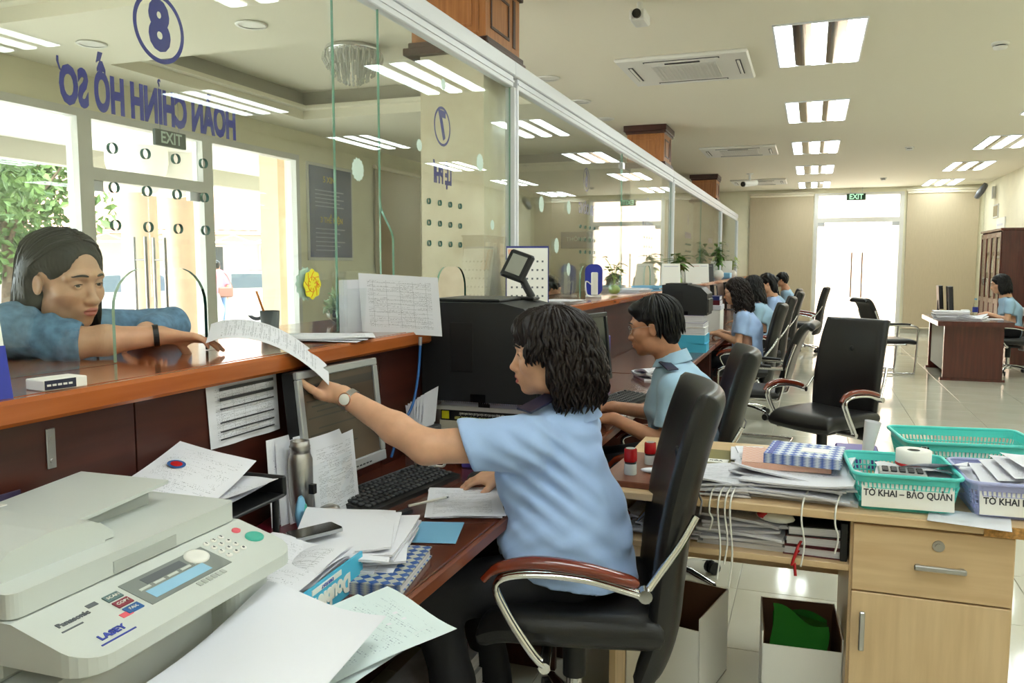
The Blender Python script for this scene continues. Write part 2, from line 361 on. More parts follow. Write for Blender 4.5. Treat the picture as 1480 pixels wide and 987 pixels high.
# facade on the left
wl = struct('wall_left')
m_ = MB(); m_.box(XF-.2, XF, -3.5, YB, 2.8, ZC); m_.box(XF-.2, XF, 8.75, YB, 0, 2.8); m_.box(XF-.2, XF, -3.5, -2.2, 0, 2.8)
m_.build('plaster', 'wall_cream', wl)
def window(name, y0, y1, z0, z1, mul=()):
    s_ = struct(name); m_ = MB(); f = .07
    m_.box(XF-.12, XF+.02, y0, y0+f, z0, z1); m_.box(XF-.12, XF+.02, y1-f, y1, z0, z1); m_.box(XF-.12, XF+.02, y0+f, y1-f, z1-f, z1); m_.box(XF-.12, XF+.02, y0+f, y1-f, z0, z0+f)
    for y in mul: m_.box(XF-.12, XF+.02, y-.04, y+.04, z0+f, z1-f)
    m_.build('window_frame', 'alu_frame', s_)
    e = [y0+f]+[q for y in mul for q in (y-.04, y+.04)]+[y1-f]
    for a, b in zip(e[::2], e[1::2]): box('pane', 'clear_glass', XF-.055, XF-.047, a, b, z0+f, z1-f, s_)
    return s_
window('window_1', -2.2, 5.55, 0, 2.8, (-.3, 1.6, 3.5)); window('window_2', 7.11, 8.75, 0, 2.8)
d2 = struct('door_2'); m_ = MB()
m_.box(XF-.12, XF+.02, 5.55, 5.63, 0, 2.8); m_.box(XF-.12, XF+.02, 7.03, 7.11, 0, 2.8); m_.box(XF-.12, XF+.02, 5.63, 7.03, 2.73, 2.8); m_.box(XF-.12, XF+.02, 5.63, 7.03, 2.2, 2.31)
m_.build('door_frame', 'alu_frame', d2); box('transom_pane', 'clear_glass', XF-.055, XF-.047, 5.63, 7.03, 2.31, 2.73, d2)
for k, (a, b) in enumerate(((5.63, 6.325), (6.335, 7.03))):
    p = box('door_leaf', 'clear_glass', XF-.057, XF-.045, a, b, .02, 2.19, d2); hy = 6.2 if k == 0 else 6.45
    m_ = MB()
    for xx in (XF+.02, XF-.12):
        m_.cyl((xx, hy, .6), (xx, hy, 1.72), .016, n=10)
    for zz in (.8, 1.5): m_.cyl((XF-.12, hy, zz), (XF+.02, hy, zz), .009, n=8)
    m_.build('door_handle', 'brushed', p)
    MB().box(XF-.075, XF-.028, a if k == 0 else b-.15, a+.15 if k == 0 else b, 2.11, 2.2).build('patch_fitting', 'steel', p)
t = thing('roller_blind', 'pale roller blind on the hall wall behind the cashier window', 'blind')
MB().cyl((XF+.05, 10.55, 2.86), (XF+.05, 12.05, 2.86), .03, n=12).build('headrail', 'blind_rail', t)
MB().grid(lambda u, v: (XF+.045, 10.57+1.46*u, .3+2.55*v), 8, 1).build('blind_fabric', 'blind', t)
MB().box(XF, XF+.07, 12.03, 12.1, .2, 2.86).build('side_channel', 'blind_rail', t)
# three columns between hall and office: marble below, wooden capital above
CY = (4.2, 9.85, 15.5)
for k, y in enumerate(CY):
    s_ = struct('column_%d' % (k+1)); x0, x1 = -2.1, -1.68
    box('marble_shaft', 'marble', x0+.02, x1-.02, y+.02, y+.5, 0, 2.62, s_)
    box('capital', 'capital_wood', x0-.02, x1, y, y+.54, 2.6, 3.1, s_)
    for (a, b, c, d, z0, z1) in ((x0-.06, x1+.03, y-.035, y+.575, 2.6, 2.64), (x0-.035, x1+.02, y-.02, y+.56, 2.64, 2.67), (x0-.06, x1+.03, y-.035, y+.575, 3.03, 3.1), (x0-.035, x1+.02, y-.02, y+.56, 3.0, 3.03)):
        box('moulding', 'capital_dark', a, b, c, d, z0, z1, s_, .004)
    for nm, q in (('panel', 0), ('panel', 1)):
        m_ = MB()
        def fr(a, b, z0, z1, w_):
            for r_ in ((a, b, z0, z0+w_), (a, b, z1-w_, z1), (a, a+w_, z0+w_, z1-w_), (b-w_, b, z0+w_, z1-w_)):
                if q == 0: m_.box(r_[0], r_[1], y-.006, y, r_[2], r_[3], 0, .002)
                else: m_.box(x1, x1+.006, r_[0], r_[1], r_[2], r_[3], 0, .002)
        if q == 0: fr(x0+.06, x1-.08, 2.73, 2.94, .018); fr(x0+.02, x1-.04, 2.69, 2.98, .014)
        else: fr(y+.07, y+.36, 2.73, 2.94, .018); m_.box(x1, x1+.006, y+.42, y+.46, 2.71, 2.98, 0, .002)
        m_.build('panel_frame', 'capital_dark' if q else 'capital_wood', s_)
# ------------------------------------------------------------------ glass partition on the counter
wp = struct('wall_partition')
posts = (-1.2, 4.45, 10.1, 15.75, 19.27)
for y in posts:
    MB().box(XG-.03, XG+.03, y-.035, y+.035, ZT, 2.44, 0, .004).box(XG+.03, XG+.036, y-.012, y+.012, ZT, 2.44).build('post', 'alu_white', wp)
for a, b in zip(posts[:-1], posts[1:]):
    MB().box(XG-.035, XG+.035, a-.035, b-.035, 2.50, 2.58, 0, .005).box(XG-.022, XG+.022, a+.035, b-.035, 2.44, 2.50, 0, .004).box(XG+.022, XG+.028, a+.035, b-.035, 2.465, 2.475).build('top_rail', 'alu_white', wp)
def pane(outline, holes, name='glass_pane', x=XG, th=.01, dark=None):
    """glass sheet in the YZ plane cut to an outline, with round holes"""
    c = bpy.data.curves.new('p', 'CURVE'); c.dimensions = '2D'; c.fill_mode = 'BOTH'; c.extrude = th/2
    for pl in [outline]+[arc(h[:2], h[2], 0, 2*pi, 18)[:-1] for h in holes]:
        sp = c.splines.new('POLY'); sp.points.add(len(pl)-1); sp.use_cyclic_u = True
        for q, p in zip(sp.points, pl): q.co = (p[0], p[1], 0, 1)
    o = bpy.data.objects.new('p', c); me = bpy.data.meshes.new_from_object(o); bpy.data.objects.remove(o)
    me.transform(Matrix(((0, 0, 1, x), (1, 0, 0, 0), (0, 1, 0, 0), (0, 0, 0, 1))))
    me.materials.clear()
    for n in ('glass', 'glass_edge', 'glass_edge_dark', 'glass_hole'): me.materials.append(MATS[n])
    for p in me.polygons:
        if abs(p.normal.x) < .7:
            cy = p.center
            inh = any((cy.y-h[0])**2+(cy.z-h[1])**2 < (h[2]*1.1)**2 for h in holes)
            p.material_index = 3 if inh else (2 if (dark and dark[0] < cy.y < dark[1] and cy.z < dark[2]) else 1)
            p.use_smooth = False
    q = bpy.data.objects.new(name, me); COL.objects.link(q); q.parent = wp; return q
ZB, ZU = ZT+.002, 2.45
def outline(y0, y1, arches):
    pl = [(y0, ZB)]
    for c in arches:
        w_, h, r = .165, .235, .105
        pl += [(c-w_, ZB)]+[(c-w_+r+r*cos(a), ZT+h-r+r*sin(a)) for a in [pi-pi/2*i/7 for i in range(8)]]+[(c+w_-r+r*cos(a), ZT+h-r+r*sin(a)) for a in [pi/2-pi/2*i/7 for i in range(8)]]+[(c+w_, ZB)]
    return pl+[(y1, ZB), (y1, ZU), (y0, ZU)]
def hols(y0, dy=.107, z=(1.735, 1.64, 1.548), r=.0135): return [(y0+dy*i, zz, r) for i in range(4) for zz in z]
TM = lambda y, z, side=-1: frame((XG+side*.0062, y, z), (0, -1, 0), (0, 0, 1))    # lettering reads from the public side
def counter_sign(p, y, num, words, ws, big=.1, z=2.068, zt=1.86, sx=.8):
    m_ = MB(); n = 40
    for a, b in ((.078, .09),):
        for i in range(n):
            t0, t1 = 2*pi*i/n, 2*pi*(i+1)/n
            m_.add([(XG-.0068, y+r_*cos(t)*1., z+1.0*r_*sin(t)) for r_, t in ((a, t0), (b, t0), (b, t1), (a, t1))], [(0, 1, 2, 3)])
    m_.build('number_ring', 'blue_letter', p)
    text(num, .17, TM(y, z), 'window_number', 'blue_letter', p, bold=.008, sx=.85)
    if words: text(words, big, TM(y+ws, zt), 'lettering', 'blue_letter', p, bold=.0055, sx=sx)
    else:
        m_ = MB()
        for i in range(5): m_.box(XG-.0068, XG-.0056, y-.28+.12*i, y-.19+.12*i, zt-.04, zt+.04)
        m_.build('lettering', 'blue_letter', p)
def rosette(p, y, z, r, nm='rosette_sticker', m='decal_white', x=XG+.0068, petals=14):
    n = petals*6; pl = [(r*(1+.07*cos(petals*2*pi*i/n))*cos(2*pi*i/n), r*(1+.07*cos(petals*2*pi*i/n))*sin(2*pi*i/n)) for i in range(n)]
    return MB().prism([(y+a, z+b) for a, b in pl], x-.0005, x+.0005, 'x').build(nm, m, p)
pA = pane(outline(-1.16, 2.588, (.35, 1.73)), hols(1.585)+hols(.2), dark=(1.88, 1.91, 1.4))
counter_sign(pA, 1.765, '8', 'HOÀN CHỈNH HỒ SƠ', -.012, .118, sx=.53)
yb = 2.915
pl = [(3.02, ZB)]+outline(3.02, 4.41, (3.6,))[1:-2]+[(4.41, ZU), (yb, ZU), (yb, 1.70)]+[(yb+.105*(1-cos(pi*i/8))/2, 1.70-.15*i/8) for i in range(1, 9)]
pB = pane(pl, hols(3.36, .116), dark=(3.7, 3.8, 1.45)); counter_sign(pB, 3.525, '7', 'LỆ PHÍ', 0, .105, z=2.088, zt=1.862, sx=.66)
pC = pane([(2.590, ZB), (2.913, ZB), (2.913, ZU), (2.590, ZU)], [], x=XG, th=.008)
for y, z, r in ((2.738, 1.807, .042), (3.257, 1.967, .025), (3.951, 1.973, .043), (3.511, 2.275, .024), (4.124, 1.664, .026)): rosette(pC if y < 2.9 else pB, y, z, r)
rosette(pA, 2.40, 1.386, .055, x=XG-.0068)
fs_ = rosette(pA, 2.421, 1.384, .05, 'flower_sticker', 'yellow', petals=8)
m_ = MB()
for i in range(8):
    a = 2*pi*i/8; m_.tube([(XG+.0078, 2.421+r_*cos(a+.25*sin(r_*90)), 1.384+r_*sin(a+.25*sin(r_*90))) for r_ in (.014, .022, .03, .038, .046)], .0011, 4)
m_.tube([(XG+.0078, 2.421+.026*cos(2*pi*i/24), 1.384+.026*sin(2*pi*i/24)) for i in range(24)], .0011, 4, closed=True)
for i in range(5): m_.tube([(XG+.0078, 2.421+.03+.0, 1.384), (XG+.0078, 2.421+.03+.013*cos(i*1.257), 1.384+.013*sin(i*1.257))], .0014, 4)
m_.build('flower_print', 'orange', pA)
pD = pane(outline(4.49, 7.30, (6.1,)), hols(5.93, .14)); counter_sign(pD, 6.12, '6', 'GIA CÔNG', .03, .105, z=2.095, zt=1.87, sx=.95)
for y, z, r in ((4.972, 1.832, .05), (5.599, 1.852, .045), (5.305, 1.58, .05), (5.6, 1.42, .045)): rosette(pD, y, z, r)
pE = pane(outline(7.32, 10.06, (8.6,)), hols(8.4, .14)); counter_sign(pE, 8.62, '5', None, 0, .105, sx=.95)
pF = pane(outline(10.14, 12.9, (11.6,)), hols(11.4, .14)); counter_sign(pF, 11.62, '4', None, 0, .105, sx=.95)
pG = pane(outline(12.92, 15.71, (14.3,)), hols(14.1, .14)); counter_sign(pG, 14.32, '3', None, 0, .105, sx=.9)
pH = pane(outline(15.79, 19.23, (17.4,)), hols(17.2, .14)); counter_sign(pH, 17.42, '2', None, 0, .105, sx=.9)
m_ = MB(); m_.box(XG-.02, XG+.02, 7.27, 7.35, 2.3, 2.36, 0, .003); m_.build('pane_clamp', 'steel', wp)
# ------------------------------------------------------------------ service counter
sc = thing('service_counter', 'long glossy brown wooden service counter under the glass partition', 'counter')
prev = -3.0
for k, y in enumerate(CY+(YB,)):
    e = y-.005 if k < 3 else YB-.01
    MB().box(-2.02, -1.375, prev, e, ZT-.045, ZT, 0, .004).build('counter_top', 'counter_wood', sc)
    box('public_panel', 'dark_wood', -1.97, -1.95, prev, e, 0, ZT-.045, sc)
    if k < 3: MB().box(-1.665, -1.375, e, y+.545, ZT-.045, ZT, 0, .004).build('counter_top', 'counter_wood', sc)
    prev = y+.545
MB().box(-1.375, -1.345, -3.0, YB-.01, ZT-.05, ZT, 0, .008).build('edge_moulding', 'counter_edge', sc)
yy = -3.0
while yy < YB-.1:
    y2 = min(yy+1.1, YB); box('back_panel', 'dark_wood', -1.42, -1.40, yy+.002, y2-.002, 0, ZT-.045, sc, .001); yy = y2
MB().box(-1.40, -1.396, 1.172, 1.192, 1.05, 1.13, 0, .001).cyl((-1.397, 1.182, 1.065), (-1.393, 1.182, 1.065), .005).cyl((-1.397, 1.182, 1.11), (-1.393, 1.182, 1.11), .005).build('bracket', 'steel', sc)
# ------------------------------------------------------------------ ceiling fittings
def troffer(x, y, label, group):
    t = thing('ceiling_light', label, 'ceiling light', (x, y, ZC), 0, group)
    MB().box(-.31, .31, 0, .012, -.012, 0).box(-.31, .31, 1.248, 1.26, -.012, 0).box(-.31, -.298, .012, 1.248, -.012, 0).box(.298, .31, .012, 1.248, -.012, 0).build('frame', 'alu_white', t)
    for xc in (-.235, 0, .235): box('tube', 'tube_light', xc-.05, xc+.05, .02, 1.24, -.014, -.004, t)
    for a, b in ((-.182, -.053), (.053, .182)):
        MB().grid(lambda u, v: (a+(b-a)*u, .014+1.232*v, -.004-.008*sin(pi*u)), 8, 1).build('reflector', 'reflector', t)
    return t
ORD = ['first', 'second', 'third', 'fourth', 'fifth', 'sixth', 'seventh', 'eighth']
t0 = troffer(0, 6.1, 'three-tube ceiling light over the aisle, fifth from the back door', 'ceiling lights over the aisle')
for k in (-3, -2, -1, 1, 2, 3, 4): dup(t0, (0, 6.1+2.87*k, ZC), 0, 'three-tube ceiling light over the aisle, %s from the back door' % ORD[4-k])
t1 = dup(t0, (2.4, 12.15, ZC), 0, 'three-tube ceiling light near the right wall, third from the corner speaker', 'ceiling lights along the right wall')
for k in (-5, -4, -3, -2, -1, 1, 2): dup(t1, (2.4, 12.15+2.87*k, ZC), 0, 'three-tube ceiling light near the right wall, %s from the corner speaker' % ORD[2-k])
def cassette(y, label):
    t = thing('air_conditioner', label, 'air conditioner', (-1.03, y, ZC))
    MB().box(-.52, .52, -.48, .48, -.03, 0, 0, .012).build('panel', 'plastic_white', t)
    g = MB().box(-.26, .26, -.24, .30, -.036, -.028, 0, .002)
    for i in range(17): g.box(-.25+.0305*i, -.245+.0305*i, -.22, .28, -.040, -.036)
    g.build('intake_grille', 'alu_frame', t)
    for nm, a in (('outlet', (-.30, .30, -.40, -.36)), ('outlet', (-.30, .30, .37, .41)), ('outlet', (-.45, -.41, -.25, .25)), ('outlet', (.41, .45, -.25, .25))):
        o = box(nm, 'dark_grey', a[0], a[1], a[2], a[3], -.033, -.03, t)
        MB().box(a[0]+.01, a[1]-.01, a[2]+.008, a[3]-.018, -.042, -.033, 0, .003).build('louvre', 'plastic_white', o)
    MB().box(-.14, .14, -.31, -.285, -.036, -.03).build('display_strip', 'black_plastic', t)
for k, y in enumerate((7.12, 12.44, 17.15)): cassette(y, ['white ceiling cassette air conditioner beside the first aisle light', 'white ceiling cassette air conditioner before the third wooden capital', 'white ceiling cassette air conditioner behind the ceiling camera'][k])
for k, (x, y) in enumerate(((-5.11, 4.85), (-3.675, 4.85), (-2.25, 7.1), (-2.25, 8.2), (-2.25, 9.25), (-2.25, 11.6), (-5.75, 7.6), (-4.1, 8.9))):
    t = thing('downlight', ['round downlight between the two coffers, on the window side', 'round downlight between the two coffers, behind the number 8', 'round downlight beyond the first capital, first along the partition', 'round downlight along the partition, second after the first capital', 'round downlight just before the second capital', 'round downlight between second and third capital', 'round downlight above the side window and poster', 'round downlight beyond the chandelier coffer'][k], 'downlight', (x, y, ZC), 0, 'hall downlights')
    MB().lathe([(.085, 0), (.11, -.004), (.105, -.012), (.085, -.01)], n=28, cap=False).build('trim_ring', 'white_paint', t)
    MB().lathe([(.0, -.006), (.086, -.006)], n=28, cap=False).build('diffuser', 'plastic_white', t)
for k, (x, y) in enumerate(((1.27, 7.15), (1.24, 12.9), (1.23, 17.25))):
    t = thing('smoke_detector', ['white smoke detector, the one beside the nearest aisle light', 'white smoke detector, middle one of the row', 'white smoke detector, the one above the back door side'][k], 'smoke detector', (x, y, ZC), 0, 'smoke detectors')
    MB().lathe([(.06, 0), (.06, -.015), (.05, -.02)], n=24).build('base', 'plastic_white', t); MB().lathe([(.035, -.02), (.035, -.03)], n=20).build('vent', 'dark_grey', t); MB().lathe([(.05, -.03), (.045, -.045), (.02, -.05)], n=24).build('cap', 'plastic_white', t)
t = thing('ceiling_camera', 'small white camera on a bracket near the top edge by the first capital', 'camera', (-1.07, 5.3, ZC))
MB().cyl((0, 0, 0), (0, 0, -.06), .02, n=12).build('bracket', 'plastic_white', t); MB().box(-.05, .05, -.09, .09, -.13, -.06, 0, .01).build('body', 'plastic_white', t); MB().cyl((.0, -.09, -.095), (0, -.11, -.095), .028, n=16).build('lens', 'black_gloss', t)
t = thing('ceiling_camera', 'white bullet camera hanging before the farthest air conditioner', 'camera', (-1.1, 15.6, ZC))
MB().cyl((0, 0, 0), (0, 0, -.14), .025, n=12).lathe([(.06, 0), (.06, -.02)], n=16).build('bracket', 'plastic_white', t); MB().cyl((-.1, -.12, -.2), (.1, .12, -.16), .055, n=16).build('body', 'plastic_white', t); MB().cyl((-.1, -.12, -.2), (-.115, -.14, -.203), .045, n=16).build('lens', 'black_gloss', t)
# crystal chandelier in the coffer
t = thing('chandelier', 'round crystal ceiling chandelier in the hall coffer', 'chandelier', (-3.95, 6.65, ZC+.3))
MB().lathe([(.05, 0), (.24, -.0), (.25, -.02), (.24, -.05), (.2, -.06)], n=32).build('base_plate', 'chrome', t)
mat('crystal', (235, 236, 230), .08, spec=1., trans=.6)
for ring_, (r_, z0, z1, n) in enumerate(((.26, -.05, -.16, 28), (.21, -.06, -.22, 24), (.15, -.06, -.27, 18), (.08, -.06, -.3, 12))):
    m_ = MB()
    for i in range(n):
        a = 2*pi*i/n; x, y = r_*cos(a), r_*sin(a)
        m_.tube([(x, y, z0), (x*1.02, y*1.02, (z0+z1)/2), (x*.92, y*.92, z1)], [.008, .014, .006], 5)
        m_.blob((x*.9, y*.9, z1-.012), (.013, .013, .016), 6, 4)
    m_.build('crystal_ring', 'crystal', t)
# exit signs
mat('exit_green', (16, 60, 36), .4); emat('exit_letters', (190, 250, 200), 1.2); mat('exit_dull', (60, 78, 70), .4)
t = thing('exit_sign', 'green EXIT sign hanging above the back door', 'exit sign', (.85, YB-.12, 2.9))
MB().box(-.19, .19, -.02, .02, -.07, .07, 0, .006).build('sign_box', 'exit_green', t); text('EXIT', .15, frame((0, -.0215, 0), (1, 0, 0), (0, 0, 1)), 'lettering', 'exit_letters', t, bold=.004, sx=.9)
m_ = MB().cyl((-.12, 0, .07), (-.12, 0, .2), .004, n=6).cyl((.12, 0, .07), (.12, 0, .2), .004, n=6); m_.build('hanger', 'steel', t)
t = thing('exit_sign', 'grey-green EXIT sign hanging before the glass entrance door', 'exit sign', (XF+.22, 6.35, 2.64), R(0))
MB().box(-.02, .02, -.2, .2, -.075, .075, 0, .006).build('sign_box', 'exit_dull', t); text('EXIT', .15, frame((.0215, 0, 0), (0, 1, 0), (0, 0, 1)), 'lettering', 'decal_white', t, bold=.003, sx=.9)
MB().cyl((0, -.12, .075), (0, -.12, .46), .004, n=6).cyl((0, .12, .075), (0, .12, .46), .004, n=6).build('hanger', 'steel', t)
# wall things
t = thing('wall_speaker', 'grey round wall speaker in the corner above the bookcase', 'speaker', (XR, 18.3, 2.85))
MB().box(-.06, 0, -.04, .04, -.12, .12, 0, .01).build('bracket', 'plastic_white', t); MB().lathe([(.02, 0), (.15, .02), (.17, .06), (.16, .1), (.05, .12)], n=24).xf(Matrix.Translation((-.2, -.05, 0)) @ Matrix.Rotation(R(-60), 4, 'Y')).build('horn', 'grey_plastic', t)
t = thing('wall_notice', 'small brown framed notice on the right wall under the speaker', 'notice', (XR-.01, 18.1, 2.48)); MB().box(-.01, .01, -.22, .22, -.13, .13, 0, .004).build('frame', 'alu_frame', t); MB().box(-.013, -.01, -.19, .19, -.1, .1).build('sheet', mat('notice_brown', (150, 136, 104), .6), t)
t = thing('wall_notice', 'white notice board on the right wall just above the bookcase', 'notice', (XR-.01, 17.6, 2.2)); MB().box(-.01, .01, -.35, .35, -.13, .13, 0, .004).build('frame', 'white_paint', t); MB().box(-.013, -.01, -.2, .28, -.02, .02).build('print', 'paper_grey', t)
mat('poster_blue', (52, 62, 104), .3, c2=(70, 80, 122), nscale=3); mat('gold', (190, 170, 60), .5); mat('poster_text', (150, 158, 184), .5)
t = thing('poster', 'dark blue framed notice board with gold headings on hall wall', 'poster', (XF+.02, 9.45, 2.13))
MB().box(-.02, .0, -.54, .54, -.62, .62, 0, .004).build('frame', 'alu_frame', t); MB().box(0, .006, -.5, .5, -.58, .58).build('panel', 'poster_blue', t)
text('5 XIN', .11, frame((.0068, -.05, .42), (0, 1, 0), (0, 0, 1)), 'heading', 'gold', t, bold=.002); text('3 THỂ HIỆN', .1, frame((.0068, 0, -.1), (0, 1, 0), (0, 0, 1)), 'heading', 'gold', t, bold=.002)
m_ = MB()
for i in range(6):
    m_.box(.006, .0072, -.38, .3-.1*(i % 2), .27-.05*i, .285-.05*i) if i < 5 else None
    m_.box(.006, .0072, -.38, .32-.12*(i % 3), -.22-.055*i, -.205-.055*i)
m_.build('text_line', 'poster_text', t)
t = thing('wall_sign', 'dark grey sign on the far hall wall', 'sign', (-5.2, YB-.02, 2.05)); MB().box(-.55, .55, -.01, .02, -.2, .2, 0, .004).build('board', 'grey_plastic', t); text('THÔNG BÁO', .14, frame((0, -.0115, .02), (1, 0, 0), (0, 0, 1)), 'lettering', 'decal_white', t)
# ================================================================== OUTSIDE
mat('paving', (205, 200, 190), .8, noise=.05, nscale=2); mat('peach', (230, 202, 176), .7, noise=.02); mat('ext_white', (240, 238, 232), .8)
mat('ext_wall', (214, 208, 196), .8); mat('roof_tile', (206, 150, 128), .7); mat('brick_red', (190, 128, 112), .8); mat('leaf_a', (40, 64, 26), .6, c2=(76, 104, 46), nscale=3); mat('leaf_b', (54, 80, 32), .6, c2=(98, 126, 60), nscale=3); mat('bark', (90, 74, 58), .9, noise=.2)
mat('window_dark', (70, 80, 88), .15); mat('car_paint', (176, 176, 178), .25, .5); mat('tyre', (26, 26, 28), .8); mat('asphalt', (186, 184, 180), .9)
g = tag(thing('ground', None, None), kind='structure'); box('paving', 'paving', -60, XF-.2, -20, 60, -.25, -.15, g); box('rear_yard', 'paving', XF-.2, 30, YB+.2, 45, -.25, -.1, g)
po = tag(thing('porch', None, None), kind='structure')
box('porch_slab', 'ext_white', -9.2, XF-.2, -4, 14.5, 3.0, 3.2, po); box('porch_beam', 'soffit_grey', -9.4, -9.2, -4, 14.5, 2.75, 3.3, po)
for k, (x, y, d) in enumerate(((-8.5, 8.72, .23), (-8.5, 9.53, .23), (-8.5, 1.2, .23))):
    t = thing('porch_column', 'round peach porch column outside the glass entrance door', 'column', (x, y, -.15), 0, 'porch columns')
    MB().lathe([(d*1.25, 0), (d*1.25, .12), (d, .16), (d, 2.55)], n=28).build('shaft', 'peach', t); MB().lathe([(d, 2.55), (d*1.1, 2.6), (d*1.55, 2.8), (d*1.7, 2.95), (d*1.7, 3.15)], n=28).build('capital', 'ext_white', t)
tag(box('porch_pier', 'peach', -7.2, -6.9, 9.58, 9.98, -.15, 3.0), 'square peach pier beside the side window outside', 'pier')
# low house across the yard
t = thing('yard_house', 'pale low house with tiled roof across the yard', 'house', (-18.6, 23.6, -.15), R(-47.5))
box('wall', 'ext_wall', -3, 0, -14, 9, 0, 2.9, t)
for y0 in (-12.5, -9, -2.2, .6, 5.5):
    f_ = box('window', 'alu_frame', 0, .05, y0, y0+1.7, .9, 2.3, t); MB().box(.05, .06, y0+.08, y0+.8, .98, 2.22).box(.05, .06, y0+.88, y0+1.62, .98, 2.22).build('pane', 'window_dark', f_)
rows = 14
for i in range(rows):
    x0 = .9-i*.3; z0 = 2.75+i*.14
    MB().grid(lambda u, v: (x0-.34*v, -14.3+23.6*u, z0+.16*v+.03*abs(sin(u*70*pi))), 210, 1).build('roof_row', 'roof_tile', t)
m_ = MB()
for y0 in np.arange(-13, 9, 1.2):
    m_.cyl((2.6, y0, 2.3), (2.6, y0+.6, 2.55), .02, n=5).cyl((2.6, y0+.6, 2.55), (2.6, y0+1.2, 2.3), .02, n=5)
m_.cyl((2.6, -13, 2.3), (2.6, 9, 2.3), .03, n=6).cyl((2.6, -13, 2.58), (2.6, 9, 2.58), .03, n=6); m_.build('awning_truss', 'white_paint', t)
for y0 in (-13, -7.5, -2.4, 3.3, 9): MB().cyl((2.6, y0, 0), (2.6, y0, 2.6), .045, n=8).build('awning_post', 'white_paint', t)
box('awning_sheet', 'roof_tile', .2, 2.8, -13.2, 9.2, 2.6, 2.66, t)
t = thing('brick_building', 'pink brick building rising behind the low house', 'building', (-25.5, 33, -.15), R(-47.5)); box('wall', 'brick_red', -6, 0, -7, 6, 0, 5.2, t); box('parapet', 'ext_white', -6.2, .2, -7.2, 6.2, 5.2, 5.5, t); box('pilaster', 'ext_white', 0, .15, 1.4, 1.8, 0, 5.2, t)
tag(box('rear_building', mat('rear_wall', (206, 178, 158), .8), -6, 9, 25, 29, -.1, 7), 'white sunlit building outside the back door', 'building')
# red cabinet, motorbike, car, passer-by
t = thing('red_cabinet', 'red utility box on a post in the yard', 'utility box', (-15.9, 21.2, -.15)); MB().cyl((0, 0, 0), (0, 0, .9), .05, n=8).build('post', 'red', t); MB().box(-.25, .25, -.4, .3, .85, 1.45, 0, .02).build('box', 'red', t); MB().box(-.2, .2, -.75, -.4, .95, 1.35, 0, .02).build('side_box', 'red', t)
def wheel(p, c, r, ax='y', w_=.09):
    m_ = MB(); n = 22; pts = [(c[0]+r*cos(2*pi*i/n), c[1], c[2]+r*sin(2*pi*i/n)) for i in range(n)]
    m_.tube(pts, w_, 8, closed=True); o = m_.build('wheel', 'tyre', p)
    h = MB().cyl((c[0], c[1]-.04, c[2]), (c[0], c[1]+.04, c[2]), r*.66, n=16)
    h.build('hub', 'silver', o); return o
t = thing('motorbike', 'red motorbike parked by the red utility box', 'motorbike', (-14.5, 20.0, -.15), R(40))
wheel(t, (-.6, 0, .3), .24, w_=.05); wheel(t, (.6, 0, .3), .24, w_=.05)
MB().tube([(.6, 0, .3), (.45, 0, .75), (.38, 0, 1.0)], .035, 6).tube([(-.6, .08, .3), (0, .08, .35), (.3, .05, .6)], .03, 6).build('fork', 'dark_grey', t)
MB().blob((0, 0, .5), (.4, .14, .2), 12, 8).blob((-.45, 0, .66), (.38, .12, .1), 10, 6).blob((.42, 0, .75), (.15, .17, .25), 10, 6).build('body', 'red', t)
MB().blob((-.25, 0, .76), (.38, .13, .06), 10, 6).build('seat', 'black_plastic', t); MB().tube([(.35, -.33, 1.02), (.4, -.1, .98), (.4, .1, .98), (.35, .33, 1.02)], .018, 6).build('handlebar', 'chrome', t)
def car(loc, rz, label):
    t = thing('car', label, 'car', loc, rz); prof = [(-2.1, .35), (-2.15, .75), (-1.9, .95), (-1.1, 1.02), (-.6, 1.42), (.9, 1.45), (1.6, 1.05), (2.05, .95), (2.15, .6), (2.1, .3)]
    MB().prism(prof[::-1], -.82, .82, 'y').build('body', 'car_paint', t)
    for y in (-.825, .825): MB().prism([(-1.0, 1.02), (-.55, 1.36), (.05, 1.38), (.05, 1.02)][::-1], min(y, y*1.008), max(y, y*1.008), 'y').prism([(.12, 1.02), (.12, 1.38), (.85, 1.38), (1.4, 1.04)][::-1], min(y, y*1.008), max(y, y*1.008), 'y').build('side_window', 'window_dark', t)
    for x in (-1.35, 1.35):
        for y in (-.8, .8): wheel(t, (x, y, .3), .24)
car((-14.6, 14.4, -.15), R(40), 'silver parked car outside, behind the customer at the counter'); car((-14.4, 17.6, -.15), R(42), 'silver parked car seen between the two porch columns')
